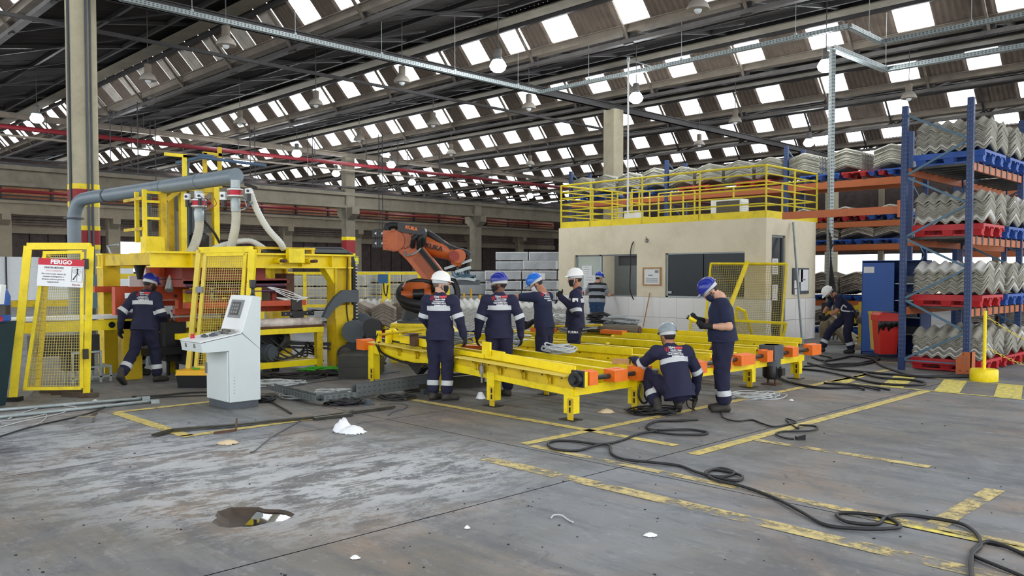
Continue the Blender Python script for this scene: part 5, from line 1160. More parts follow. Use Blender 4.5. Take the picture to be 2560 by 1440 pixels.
# ---- suction pipe above the machine
dp = thing('extraction_duct', 'thick blue-grey extraction pipe bending down beside the banded column, feeding two hoses', 'duct', (0, 0, 0))
e0 = PD(590, 440, 14.0); e1 = PD(262, 489, 17.4)
e1 = Vector((e1.x, e0.y - .05, e0.z)) if False else e1
vdn = PD(185, 560, 17.7)
bend = spline([e1, e1.lerp(PD(225, 494, 17.6), .9), PD(200, 503, 17.7), PD(187, 530, 17.75), PD(185, 556, 17.75)], 6)
b = MB(); b.tube([e0, e1], .132, 24); b.build('main_pipe', M['grey_paint'], dp, sharp=50)
b = MB(); b.tube(bend + [Vector((bend[-1].x, bend[-1].y, .05))], .135, 20); b.build('down_pipe', M['grey_paint'], dp, sharp=50)
ax = (e0 - e1).normalized()
for t in (.02, .5, .76): p = e1.lerp(e0, t); b = MB(); b.tube([p - ax*.03, p + ax*.03], .142, 24); b.build('joint_band', M['grey_paint'] if t > .1 else M['plinth'], dp, sharp=50)
b = MB(); b.tube([e0, e0 + ax*.012], .136, 24); b.build('end_cap', M['grey_paint'], dp, sharp=50)
p = PD(185, 546, 17.75); b = MB(); b.tube([p - UP*.015, p + UP*.015], .2, 18); b.build('flange', M['plinth'], dp, sharp=50)
p = PD(367, 480, 15.7); b = MB(); b.tube([p, Vector((p.x, p.y, .0))], .075, 14); b.build('support_post', M['grey_paint'], dp, sharp=50); b = MB(); b.tube([Vector((p.x, p.y, 1.0)), Vector((p.x, p.y, 1.95))], .077, 14); b.build('worn_sleeve', M['galv'], dp, sharp=50)
def ribbed(name, pts, r, m, n=10, pitch=.035):
    P = spline(pts, 14); L = sum((P[i+1]-P[i]).length for i in range(len(P)-1)); N = int(L/pitch)*2
    Q = []; d = 0; i = 0; acc = [0]
    for k in range(len(P)-1): acc.append(acc[-1] + (P[k+1]-P[k]).length)
    for k in range(N + 1):
        s_ = L*k/N
        while i < len(P)-2 and acc[i+1] < s_: i += 1
        f = (s_-acc[i])/max(1e-6, acc[i+1]-acc[i]); Q.append(P[i].lerp(P[i+1], min(1, f)))
    b = MB(); b.tube(Q, [r*(1.06 if k % 2 else .94) for k in range(len(Q))], n); return b.build(name, M[m], dp, True)
ribbed('hose', [PD(498, 535, 14.2), PD(496, 580, 14.2), PD(478, 630, 14.0), PD(444, 672, 13.8), PD(428, 705, 13.7)], .075, 'hose')
ribbed('hose', [PD(590, 520, 13.9), PD(588, 570, 13.9), PD(570, 640, 13.9), PD(548, 668, 13.9), PD(512, 690, 13.9)], .075, 'hose')
ribbed('hose', [PD(622, 470, 13.8), PD(640, 520, 13.9), PD(668, 570, 14.0), PD(700, 606, 14.1), PD(708, 622, 14.2)], .055, 'hose_white', 8, .05)
ribbed('hose', [PD(518, 700, 14), PD(512, 650, 14), PD(530, 625, 14), PD(580, 607, 14.2), PD(625, 603, 14.4), PD(655, 618, 14.4), PD(668, 630, 14.4)], .05, 'hose_white', 8, .05)
b = MB(); b.cyl(PD(428, 700, 13.7), PD(422, 726, 13.6), .065, n=14); b.build('hose_nozzle', M['galv'], dp)
def valve(u, v, D):
    g = MB(); p = PD(u, v, D); g.lathe([(.075, .22), (.075, .1), (.1, .08), (.1, -.05), (.07, -.08), (.085, -.14), (.08, -.22), (.07, -.3)], 14, p); g.build('valve_body', M['galv'], dp, sharp=40)
    g = MB(); g.lathe([(.13, .075), (.13, .055)], 14, p); g.lathe([(.13, -.03), (.13, -.05)], 14, p); g.build('valve_flange', M['white'], dp); g = MB(); g.lathe([(.105, .05), (.105, -.03)], 14, p); g.build('valve_gasket', M['ink_red'], dp)
valve(588, 484, 13.85); valve(497, 510, 14.2)
for (u, v, D, w, h) in ((558, 490, 13.8, .09, .13), (500, 490, 14.1, .12, .08), (468, 492, 14.1, .08, .1), (622, 478, 13.7, .1, .08)):
    g = MB(); g.box(PD(u, v, D), (w, .09, h), Matrix.Rotation(YAW, 3, 'Z')); a = g.build('actuator', M['white'], dp); g = MB(); p = PD(u, v, D) - FH*.045; g.cyl(p, p - FH*.02, .022, n=10); g.build('actuator_knob', M['black'], a); g = MB(); p = PD(u, v, D); g.cyl(p - UP*(h/2), p - UP*(h/2+.12), .035, n=10); g.build('actuator_stem', M['black'], a)
for k, (m_, u0) in enumerate((('cable_pale', 585), ('rack_brace', 500), ('rack_orange', 510), ('rack_brace', 600))):
    b = MB(); b.tube(spline([PD(u0, 490, 13.9), PD(u0+12+4*k, 508, 13.8), PD(u0+5, 525, 13.8), PD(u0+30, 520-4*k, 13.8), PD(u0+25, 495, 13.9)]), .008, 5); b.build('air_line', M[m_], dp)
b = MB(); b.tube([PD(612, 460, 13.8), PD(642, 471, 13.8)], .03, 8); b.build('air_fitting', M['iron'], dp)

# ================================================================== ROBOT ARM
RD = 16.5; RU = 1048
r0 = PD(RU, 880, RD); r0.z = 0
rb = thing('robot_arm', 'orange industrial robot arm with black hoses on a yellow plinth, reaching towards a wrapped-sheet yard', 'robot', r0, YAW)
def RL(u, v, d=0.0):
    D = RD + d; return Vector(((u - 1280)/FPX*D - (RU - 1280)/FPX*RD, d, CAMH - (v - 686.4)/FPX*D))
def rtube(name, pts, r, m, n=12, smooth=True): b = MB(); b.tube(spline(pts, 6) if len(pts) > 2 else pts, r, n); return b.build(name, M[m], rb, sharp=50)
b = MB(); z1 = RL(0, 806).z; b.prism([(RL(985, 0).x, 0.0), (RL(1148, 0).x, 0.0), (RL(1148, 0).x, z1-.25), (RL(1120, 0).x, z1), (RL(985, 0).x, z1)], -.45, .5); b.build('plinth', M['yellow'], rb)
b = MB(); x0, x1 = RL(990, 0).x, RL(1105, 0).x
for (xa, xb, za, zb_) in ((x0-.05, x1, z1-.06, z1-.02), (x0-.05, x0+.06, .1, z1-.05), (x1-.1, x1, .1, z1-.05)): b.bx(xa, xb, -.48, -.45, za, zb_)
b.build('plinth_rib', M['yellow'], rb)
b = MB(); b.lathe([(.46, z1), (.46, z1+.04), (.38, z1+.06), (.3, z1+.28), (.27, z1+.33)], 20, (.02, 0, 0)); b.build('base_casting', M['plinth'], rb, sharp=35)
b = MB(); b.bx(-.2, .2, -.36, -.26, z1+.08, z1+.25); b.build('base_window', M['black'], rb)
b = MB(); b.lathe([(.26, z1+.32), (.27, z1+.42), (.33, z1+.5), (.36, z1+.7), (.3, z1+.8)], 20, (.02, 0, 0)); b.build('carousel', M['robot'], rb, sharp=35)
sh = RL(1112, 722); el = RL(1012, 600)
b = MB(); b.cyl(RL(1005, 738, -.25), RL(1080, 735, -.28), .085, .1, 16); b.build('axis_motor', M['robot'], rb, sharp=40); b = MB(); b.cyl(RL(1035, 736, -.3), RL(1062, 735, -.32), .11, n=16); b.build('motor_band', M['black'], rb, sharp=40)
b = MB(); b.cyl(RL(1040, 720, .0), RL(1110, 716, .0), .14, .16, 16); b.build('shoulder', M['robot'], rb, sharp=40); b = MB(); b.cyl(RL(1080, 715, -.28), RL(1112, 720, -.2), .12, .13, 14); b.build('shoulder_motor', M['black'], rb, sharp=40)
rtube('hose_loop', [RL(1120, 760, -.1), RL(1060, 762, -.42), RL(1012, 752, -.35), RL(1000, 735, -.15), RL(1012, 716, .1), RL(1050, 708, .15), RL(1090, 712, .1)], .085, 'dark')
rtube('hose_loop', [RL(1010, 752, -.2), RL(1020, 764, -.3), RL(1060, 772, -.35), RL(1100, 762, -.2)], .1, 'dark'); rtube('hose_loop', [RL(1020, 708, -.15), RL(1045, 702, -.25), RL(1075, 706, -.2), RL(1085, 716, -.1)], .05, 'dark')
rtube('cable_sweep', [RL(1128, 690, -.05), RL(1142, 720, -.1), RL(1143, 745, -.12), RL(1130, 765, -.1), RL(1100, 775, -.05)], .06, 'dark')
# lower link
d = (el - sh).normalized(); side = Vector((d.z, 0, -d.x))
P = [sh + side*.2, sh - side*.2, el - d*.35 - side*.2, el - side*.24, el + d*.12 - side*.17, el + d*.2, el + d*.12 + side*.2, el + side*.26, el - d*.35 + side*.22]
b = MB(); n = len(P); b.add([p + Vector((0, -.16, 0)) for p in P] + [p + Vector((0, .1, 0)) for p in P], [tuple(range(n)), tuple(range(2*n-1, n-1, -1))] + [(i, i+n, (i+1) % n+n, (i+1) % n) for i in range(n)]); b.build('lower_link', M['robot'], rb)
b = MB(); b.bar(sh + side*.0 + Vector((0, -.165, 0)) + d*.1, el - d*.42 + Vector((0, -.165, 0)) - side*.02, .16, .03, (0, 1, 0)); b.build('link_recess', mat('recess shade orange', '#9a4a22', .5), rb)  # no hollow is cut; the recess's shade is put into this darker strip
b = MB(); b.bar(sh + side*.13 + Vector((0, -.175, 0)) + d*.15, el - d*.3 + side*.14 + Vector((0, -.175, 0)), .1, .05, (0, 1, 0)); b.build('cable_channel', M['black'], rb)
b = MB()
for k in range(3): o_ = side*(.1 + .03*k) + Vector((0, -.21, 0)); b.tube([sh + o_ + d*.2, el + o_ - d*.3], .014, 5)
b.build('cable_run', M['dark'], rb)
# elbow ring
V = []; b = MB(); N = 28; c = el + Vector((.0, -.17, 0))
prof = [(.25, .0), (.25, -.06), (.21, -.07), (.19, -.02), (.18, .02)]
b.lathe(prof, N, c, Matrix.Rotation(R(90), 3, 'X') @ Matrix.Rotation(R(0), 3, 'Z'), caps=False); b.v[:] = [(x, c.y - (y - c.y) if False else y, z) for x, y, z in b.v]; b.build('elbow_ring', M['robot'], rb, sharp=40)
b = MB(); b.cyl(c + Vector((0, .0, 0)), c + Vector((0, .02, 0)), .19, n=24); b.build('elbow_hub', M['mach_red'] if False else M['robot'], rb); b = MB()
for k in range(18): a = 2*math.pi*k/18; b.cyl(c + Vector((.165*math.cos(a), 0, .165*math.sin(a))), c + Vector((.165*math.cos(a), -.03, .165*math.sin(a))), .012, n=6)
o = b.build('hub_bolt', M['iron'], rb); o['kind'] = 'stuff'
b = MB(); k0_ = RL(963, 578); k1_ = RL(1000, 626); b.bx(k0_.x, k1_.x, -.24, .3, k1_.z, k0_.z); b.build('elbow_box', M['robot'], rb)
b = MB(); b.cyl(RL(985, 602, -.24), RL(985, 602, .3), .21, n=24); b.build('gear_case', M['robot'], rb, sharp=40)
b = MB()
for k in range(9): a = R(100 + 20*k); p = RL(990, 602, -.26) + Vector((.2*math.cos(a), 0, .2*math.sin(a))); b.box(p, (.03, .05, .03))
o = b.build('gear_tooth', M['robot'], rb); o['kind'] = 'stuff'
for (va, vb) in ((576, 594), (600, 619)):
    a, e = RL(936, va), RL(970, vb); b = MB(); b.bx(a.x, e.x, -.2, .02, e.z, a.z); mo = b.build('wrist_motor', M['black'], rb)
    b = MB()
    for k in range(6): x = a.x + .04 + k*.04; b.bx(x, x+.014, -.215, .03, e.z-.012, a.z+.012)
    o = b.build('cooling_fin', M['black'], mo); o['kind'] = 'stuff'
    b = MB(); zc = (a.z+e.z)/2; xm = (a.x+e.x)/2
    for s_ in (-1, 1): b.add([(xm + s_*.09, -.218, zc), (xm + s_*.05, -.218, zc+.028), (xm + s_*.05, -.218, zc-.028)], [(0, 1, 2) if s_ < 0 else (0, 2, 1)])
    b.build('arrow_mark', M['ink_white'], mo)
# forearm and wrist
f0, f1 = RL(1040, 596, .12), RL(1128, 634, .12); b = MB(); b.tube([f0, f0.lerp(f1, .25), f0.lerp(f1, .7), f1], [.21, .225, .19, .14], 18); b.build('forearm', M['robot'], rb, sharp=60)
b = MB(); b.tube([f1, RL(1150, 640, .1)], [.16, .15], 14); b.build('wrist_yoke', M['robot'], rb, sharp=50); b = MB(); b.cyl(RL(1148, 640, -.06), RL(1148, 640, .25), .14, n=16); b.build('wrist_joint', M['robot'], rb, sharp=50); b = MB(); b.tube([RL(1146, 645, .1), RL(1140, 664, .1)], [.13, .1], 14); b.build('tool_flange', M['robot'], rb, sharp=50)
b = MB(); b.cyl(RL(1136, 640, -.04), RL(1136, 640, -.1), .1, n=16); b.build('joint_cap', M['mach_dark'], rb, sharp=50)
P = [RL(1000, 557), RL(1066, 573), RL(1072, 592), RL(1055, 590), RL(1000, 580)]; b = MB(); n = 5; b.add([p + Vector((0, -.27, 0)) for p in P] + [p + Vector((0, .15, 0)) for p in P], [tuple(range(n)), tuple(range(2*n-1, n-1, -1))] + [(i, i+n, (i+1) % n+n, (i+1) % n) for i in range(n)]); box = b.build('hose_carrier', M['black'], rb)
wtext('KUKA', .09, M['orange'], frame(RL(1034, 573, 0) + Vector((0, -.275, 0)), (RL(1066, 582) - RL(1000, 568)), (.1, 0, 1)), 'lettering', box, .004)
fx = (f1 - f0); wtext('KUKA', .13, M['ink'], frame(f0.lerp(f1, .55) + Vector((0, -.23, -.02)), Vector((fx.x, 0, fx.z*.55)), Vector((-fx.z*.55, 0, fx.x))), 'lettering', rb, .004)
rtube('corrugated_hose', [RL(972, 580, 0), RL(970, 568, 0), RL(985, 563, 0), RL(1005, 566, 0)], .07, 'dark'); rtube('dress_hose', [RL(1068, 583, 0), RL(1090, 596, .0), RL(1115, 615, .05), RL(1140, 626, .05), RL(1165, 632, .05), RL(1173, 640, .05)], .07, 'dark')
rtube('elbow_hose', [RL(1032, 618, -.2), RL(1034, 600, -.3), RL(1041, 591, -.3), RL(1045, 598, -.25)], .045, 'dark'); rtube('elbow_hose', [RL(1049, 620, -.2), RL(1050, 600, -.3), RL(1058, 592, -.3), RL(1060, 604, -.25), RL(1054, 614, -.2)], .05, 'dark')
b = MB(); pts = [RL(1036, 626) + Vector((.16*math.cos(a*.349) , -.2 + .12*math.sin(a*.349), .09*math.sin(a*.349) + .06*math.cos(a*.349))) for a in range(19)]; b.tube(pts, .018, 6); b.build('cable_ring', M['grey'], rb)
b = MB(); b.bar(RL(1112, 672, .1), RL(1180, 650, .1), .08, .05); b.bar(RL(1140, 680, -.1), RL(1178, 668, -.1), .08, .06); b.bar(RL(1118, 690, 0), RL(1190, 700, 0), .3, .05); b.build('gripper_frame', M['galv'], rb)
for u in (1145, 1165, 1172): b = MB(); b.cyl(RL(u, 668, 0), RL(u, 690, 0), .03, n=8); b.build('gripper_cylinder', M['plinth'], rb)
b = MB()
for k in range(7): b.tube(spline([RL(1130 + 6*k, 680, -.1), RL(1140 + 5*k, 692 - 3*(k % 3), -.2), RL(1165 + 4*k, 688 + 3*(k % 2), -.15), RL(1185, 696, 0)]), .012, 5)
b.build('gripper_cable', M['rack_brace'], rb); b = MB(); b.bx(RL(1110, 0).x, RL(1200, 0).x, -.1, .3, RL(0, 712).z, RL(0, 700).z); b.build('gripper_plate', M['plinth'], rb)
# ================================================================== PEOPLE
def V3(*a): return Vector(a)
def surface_net(prims, res, k=.03, wrinkle=0.0, seed=0):
    """one continuous skin round tapered capsules (a, b, ra, rb, flat axis, flat factor), blended smoothly"""
    P = [(np.array(a, float), np.array(b, float), ra, rb, (None if f is None else np.array(f, float)), fs) for (a, b, ra, rb, f, fs) in prims]
    lo = np.min([np.minimum(p[0], p[1]) - max(p[2], p[3]) for p in P], axis=0) - res*3
    hi = np.max([np.maximum(p[0], p[1]) + max(p[2], p[3]) for p in P], axis=0) + res*3
    n = np.ceil((hi - lo)/res).astype(int) + 1
    gx, gy, gz = (lo[i] + res*np.arange(n[i]) for i in range(3))
    S = np.full(n, 1e3); pad = k + res*3
    for a, b, ra, rb, f, fs in P:
        R_ = max(ra, rb) + pad
        i0 = np.maximum(np.floor((np.minimum(a, b) - R_ - lo)/res).astype(int), 0); i1 = np.minimum(np.ceil((np.maximum(a, b) + R_ - lo)/res).astype(int) + 1, n)
        X, Y, Z = np.meshgrid(gx[i0[0]:i1[0]], gy[i0[1]:i1[1]], gz[i0[2]:i1[2]], indexing='ij')
        q = np.stack([X - a[0], Y - a[1], Z - a[2]], -1); ab = b - a
        if f is not None:
            fn = f/np.linalg.norm(f); ab_ = ab + fn*(ab @ fn)*(1/fs - 1); q = q + (q @ fn)[..., None]*fn*(1/fs - 1)
        else: ab_ = ab
        L = ab_ @ ab_
        t = np.clip((q @ ab_)/L, 0, 1) if L > 1e-12 else np.zeros(q.shape[:3])
        d = np.linalg.norm(q - t[..., None]*ab_, axis=-1) - (ra + (rb - ra)*t)
        if f is not None: d *= .5*(1 + fs)
        sl_ = tuple(slice(i0[i], i1[i]) for i in range(3)); s0 = S[sl_]
        h = np.maximum(k - np.abs(s0 - d), 0)/k; S[sl_] = np.minimum(s0, d) - h*h*k*.25
    if wrinkle:
        X, Y, Z = np.meshgrid(gx, gy, gz, indexing='ij'); r = np.random.RandomState(seed); w = 0
        for _ in range(6):
            v = r.normal(size=3); v /= np.linalg.norm(v); v *= r.uniform(22, 60); w = w + np.sin(X*v[0] + Y*v[1] + Z*v[2]*.9 + r.uniform(0, 6) + 1.5*np.sin(Z*17 + r.uniform(0, 6)))
        S = S + wrinkle*w/3
    ins = S < 0
    c = [(i, j, l) for i in (0, 1) for j in (0, 1) for l in (0, 1)]
    sub = lambda A, o: A[o[0]:A.shape[0]-1+o[0], o[1]:A.shape[1]-1+o[1], o[2]:A.shape[2]-1+o[2]]
    cnt = sum(sub(ins, o).astype(int) for o in c); mix = (cnt > 0) & (cnt < 8)
    acc = np.zeros(mix.shape + (3,)); num = np.zeros(mix.shape)
    for o1 in c:
        for ax in range(3):
            if o1[ax] == 0:
                o2 = tuple(1 if i == ax else o1[i] for i in range(3)); s1, s2 = sub(S, o1), sub(S, o2); cr = (s1 < 0) != (s2 < 0)
                t = np.where(cr, s1/np.where(cr, s1 - s2, 1), 0)
                for i in range(3): acc[..., i] += np.where(cr, o1[i] + (t if i == ax else 0), 0)
                num += cr
    idx = -np.ones(mix.shape, int); w = np.argwhere(mix); idx[mix] = np.arange(len(w))
    verts = lo + res*(w + acc[mix]/num[mix][:, None]); F = []
    for ax in range(3):
        a1, a2 = [i for i in range(3) if i != ax]
        s1 = [slice(None)]*3; s2 = [slice(None)]*3; s1[ax] = slice(0, -1); s2[ax] = slice(1, None)
        A, B = ins[tuple(s1)], ins[tuple(s2)]; e = np.argwhere(A != B)
        e = e[(e[:, a1] > 0) & (e[:, a2] > 0) & (e[:, a1] < n[a1]-1) & (e[:, a2] < n[a2]-1)]
        o = lambda d1, d2: idx[tuple((e - (np.eye(3, dtype=int)[a1]*d1 + np.eye(3, dtype=int)[a2]*d2)).T)]
        q = np.stack([o(1, 1), o(0, 1), o(0, 0), o(1, 0)], -1); fl_ = A[tuple(e.T)]
        if ax == 1: fl_ = ~fl_
        q[~fl_] = q[~fl_][:, ::-1]; F.append(q)
    F = np.concatenate(F); F = F[(F >= 0).all(1)]
    return verts, F
def net_obj(name, prims, m, parent, res=.012, k=.03, wrinkle=0.0, seed=0, cut=None):
    v, f = surface_net(prims, res, k, wrinkle, seed)
    b = MB(); b.add(v.tolist(), f.tolist()); return b.build(name, m if not isinstance(m, str) else M[m], parent, True)
M['navy'] = mat('navy work cloth', '#1b1d3a', .85, vary=.16, scale=14, bump=.25, bscale=35); M['navy2'] = mat('navy knit shirt', '#18203c', .9, vary=.1, scale=12); M['trouser'] = mat('dark navy trouser cloth', '#191a36', .88, vary=.16, scale=14, bump=.25, bscale=30)
M['jeans'] = mat('blue denim', '#2d4a6e', .9, vary=.15, scale=20); M['reflect'] = mat('silver reflective tape', '#c3c7c9', .4, vary=.05); M['skin_a'] = mat('light skin', '#c99a80', .55, vary=.06, scale=20); M['skin_b'] = mat('tan skin', '#a97355', .55, vary=.06, scale=20); M['skin_c'] = mat('brown skin', '#6b4433', .55, vary=.06, scale=20)
M['hair'] = mat('short dark hair', '#241d1a', .7, vary=.2, scale=40); M['hair_grey'] = mat('cropped grey hair', '#6e625a', .8, vary=.15, scale=40); M['boot'] = mat('worn dark boot', '#37342f', .7, vary=.25, scale=12); M['glove'] = mat('black work glove', '#16161a', .8, vary=.2, scale=20); M['sole'] = mat('black sole', '#1b1a19', .8)
M['hat_white'] = mat('white helmet plastic', '#f0f0ec', .3, vary=.02); M['hat_blue'] = mat('deep blue helmet plastic', '#23308f', .25, vary=.04); M['hat_sky'] = mat('bright blue helmet plastic', '#1f6fd0', .25, vary=.05); M['hat_grey'] = mat('grey helmet plastic', '#8b979d', .28, vary=.05); M['hat_royal'] = mat('royal blue helmet plastic', '#1440b8', .3, vary=.03)
M['mask'] = mat('black cloth mask', '#15151a', .8, vary=.1); M['mask_white'] = mat('white cloth mask', '#d8dce0', .8); M['mask_navy'] = mat('navy cloth mask', '#1b2344', .8); M['lens'] = mat('clear goggle lens', '#c9ccd0', .1, vary=0, alpha=.16); M['shirt_grey'] = mat('grey striped knit', '#8e949c', .9, vary=.08, scale=20); M['shirt_black'] = mat('black striped knit', '#16171c', .9, vary=.1, scale=20)
def cap(a, b, ra, rb=None, f=None, fs=1.0): return (tuple(a), tuple(b), ra, ra if rb is None else rb, f, fs)
def hand_prims(o, d, n, side, curl=.5, fat=1.0, thumb_up=None, flip=1):
    """o wrist, d finger direction, n palm facing, side = thumb side"""
    d = Vector(d).normalized(); n = Vector(n); n = (n - d*n.dot(d)).normalized(); s = Vector(side); s = (s - d*s.dot(d) - n*s.dot(n)).normalized(); o = Vector(o); Q = []
    Q.append(cap(o - d*.03, o + d*.02, .03*fat, .032*fat)); Q.append(cap(o + d*.03 + s*.014, o + d*.078 + s*.018, .03*fat, .028*fat, n, .55)); Q.append(cap(o + d*.03 - s*.014, o + d*.074 - s*.02, .03*fat, .026*fat, n, .55))
    for i, L in enumerate((.07, .078, .072, .056)):
        b0 = o + d*(.088 if i < 3 else .08) + s*(.033 - .022*i); a = curl*(.9 + .12*i)
        d1 = d*math.cos(a) + n*math.sin(a); d2 = d*math.cos(a*2.1) + n*math.sin(a*2.1)
        b1 = b0 + d1*L*.55; Q.append(cap(b0 - d*.01, b1, .0105*fat, .0098*fat)); Q.append(cap(b1, b1 + d2*L*.5, .0098*fat, .0085*fat))
    t0 = o + d*.03 + s*.035
    if thumb_up is None:
        t1 = t0 + (s*.6 + d*.75 + n*.25).normalized()*.042; t2 = t1 + (d*.9 + n*(.4*curl) + s*.1).normalized()*.032
    else:
        tu = Vector(thumb_up).normalized(); t1 = t0 + tu*.04; t2 = t1 + tu*.035
    Q += [cap(t0 - s*.012, t1, .014*fat, .012*fat), cap(t1, t2, .012*fat, .01*fat)]
    return Q
def helmet_mesh(parent, m, Hm, name='helmet'):
    b = MB(); N = 36; rows = 8; V = []
    for i in range(rows + 1):
        ph = i/rows*math.pi/2
        for j in range(N):
            a = 2*math.pi*j/N; ca, sa = math.cos(a), math.sin(a); r = math.cos(ph); bump = .008*max(0, 1 - abs(ca*r)/.22)*(1 if ph > .2 else ph*5)
            V.append((.122*r*ca, .146*r*sa, .022 + (.125 + bump)*math.sin(ph)))
    F = [(i*N+j, i*N+(j+1) % N, (i+1)*N+(j+1) % N, (i+1)*N+j) for i in range(rows) for j in range(N)]
    b.add(V, F)
    V = []
    for (k_, e, dz) in ((0, 0, .0), (1, 1, -.004), (2, 1, -.012), (3, 0, -.012)):
        for j in range(N):
            a = 2*math.pi*j/N; ca, sa = math.cos(a), math.sin(a); ex = e*(.008 + .04*max(0, sa)**4); V.append(((.122 + ex*.8)*ca, (.146 + ex)*sa, .022 + dz - .25*e*ex*max(0, sa)))
    b.add(V, [(i*N+j, (i+1)*N+j, (i+1)*N+(j+1) % N, i*N+(j+1) % N) for i in range(3) for j in range(N)])
    b.v[:] = [tuple(Hm @ Vector(p)) for p in b.v]; h = b.build(name, M[m], parent, sharp=45)
    b = MB(); V = []
    for (z, e) in ((.012, 0), (-.03, -.006)):
        for j in range(N):
            a = 2*math.pi*j/N; low = -.012*max(0, -math.sin(a)); V.append(((.107 + e)*math.cos(a), (.131 + e)*math.sin(a), z + (low if e else 0)))
    b.add(V, [(j, N+j, N+(j+1) % N, (j+1) % N) for j in range(N)]); b.v[:] = [tuple(Hm @ Vector(p)) for p in b.v]; b.build('headband', M['reflect'], h, True); return h
def person(label, loc, rz, J, skin='skin_a', hat='hat_white', top='navy', legs='trouser', sleeves='long', hair='hair', mask='mask', glasses=True, glove='glove', bands=True, back_print=True, girth=1.0, hands=None, boots='boot', head=(0, 0, 0), trouser_bands=True, shirt_k=1.0, bare=(False, False), seed=1):
    t = thing('person', label, 'person', loc, rz)
    J = {k: Vector(v) for k, v in J.items()}; up = (J['neck'] - J['pelvis']).normalized(); across = (J['shR'] - J['shL']).normalized(); fwd = across.cross(up) * -1 if across.cross(up).y < 0 else across.cross(up)
    fwd = up.cross(across); g = girth; hx = (J['hipR'] - J['hipL']).normalized(); hf = Vector((0, 0, 1)).cross(hx)
    Hm = Matrix.Translation(J['head']) @ Matrix.Rotation(R(head[0]), 4, 'Z') @ Matrix.Rotation(R(head[1]), 4, 'X') @ Matrix.Rotation(R(head[2]), 4, 'Y')
    h = lambda x, y, z: Hm @ Vector((x, y, z)); hr = Hm.to_3x3(); hX, hY, hZ = hr @ V3(1, 0, 0), hr @ V3(0, 1, 0), hr @ V3(0, 0, 1)
    # --- body: head, neck, trunk and limbs in one skin
    B = [cap(h(0, -.015, .03), h(0, -.01, .035), .092, .092, hX, .86), cap(h(0, .02, -.03), h(0, .025, -.05), .07, .058, hX, .9), cap(h(0, .05, -.085), h(0, .06, -.09), .036, .034, hX, 1.0), cap(h(0, .086, .005), h(0, .107, -.03), .012, .017),
         cap(h(-.074, -.005, -.0), h(-.077, -.012, -.035), .016, .012, hX, .5), cap(h(.074, -.005, -.0), h(.077, -.012, -.035), .016, .012, hX, .5), cap(h(-.03, .075, .03), h(.03, .075, .03), .018, .018), cap(h(-.018, .085, -.06), h(.018, .085, -.06), .012, .012),
         cap(h(0, -.02, -.05), J['neck'], .057, .062), cap(J['shL'], J['shR'], .06, .06), cap(J['neck'], (J['chest']), .08, .125, fwd, .75), cap(J['chest'], J['pelvis'], .125*g, .12*g, fwd, .75)]
    for s in 'LR':
        B += [cap(J['sh'+s], J['el'+s], .052, .042), cap(J['el'+s], J['el'+s].lerp(J['wr'+s], .35), .043, .043), cap(J['el'+s].lerp(J['wr'+s], .35), J['wr'+s], .043, .028)]
        B += [cap(J['hip'+s], J['kn'+s], .085, .055), cap(J['kn'+s], J['an'+s], .055, .04)]
    bo = net_obj('body', B, skin, t, .0125, .022)
    for sx_ in (-1, 1):
        b = MB(); b.sphere(h(.031*sx_, .088, .012), .0115, 8, 6); e = b.build('eye', M['ink_white'], t, True); b = MB(); b.sphere(h(.031*sx_, .097, .012), .0055, 8, 6); b.build('iris', M['ink'], e, True)
    if mask != 'none': pass
    b = MB(); b.tube([h(-.022, .092, -.064), h(0, .099, -.062), h(.022, .092, -.064)], .005, 5); b.build('mouth', M['mach_dark'], t)
    # hair at the back of the head
    b = MB(); b.sphere((0, 0, 0), 1, 22, 14); keep = []
    vv = [Vector((p[0]*.085, p[1]*.1 - .016, p[2]*.1 + .028)) for p in b.v]
    ff = [f for f in b.f if all((vv[i].y < .035 and vv[i].z > -.065 - .1*vv[i].y*0 and not (abs(vv[i].x) > .06 and vv[i].z < -.01 and vv[i].y > -.03)) for i in f)]
    b2 = MB(); b2.add([tuple(h(*p)) for p in vv], ff); b2.build('hair', M[hair], t, True)
    hm = helmet_mesh(t, hat, Hm @ Matrix.Translation((0, -.005, .043)) @ Matrix.Rotation(R(-3), 4, 'X') @ Matrix.Scale(.91, 4))
    for sx_ in (-1, 1):
        b = MB(); b.tube([h(.088*sx_, .02, .05), h(.08*sx_, .02, -.04), h(.04*sx_, .05, -.115)], .005, 4); b.build('chin_strap', M['reflect'] if hat == 'hat_white' else M['dark'], hm)
    if mask != 'none':
        b = MB(); V = []; NU, NV = 12, 8
        for i in range(NV + 1):
            zz = -.012 - .1*i/NV; w_ = .064 - .018*(i/NV)**2; dpt = .118 - .035*(i/NV)**2 - .02*(1 - i/NV)**2
            for j in range(NU + 1):
                a = math.pi*(j/NU - .5)*.98; V.append(tuple(h(1.12*w_*math.sin(a), .03 + (dpt - .028)*math.cos(a)**.8 if math.cos(a) > 0 else .03, zz)))
        b.add(V, [(i*(NU+1)+j, (i+1)*(NU+1)+j, (i+1)*(NU+1)+j+1, i*(NU+1)+j+1) for i in range(NV) for j in range(NU)]); mk_ = b.build('face_mask', M[mask], t, True)
        b = MB()
        for sx_ in (-1, 1): b.tube([h(.068*sx_, .035, -.03), h(.084*sx_, -.01, -.005)], .003, 4); b.tube([h(.06*sx_, .035, -.09), h(.084*sx_, -.01, -.03)], .003, 4)
        b.build('mask_strap', M[mask], mk_)
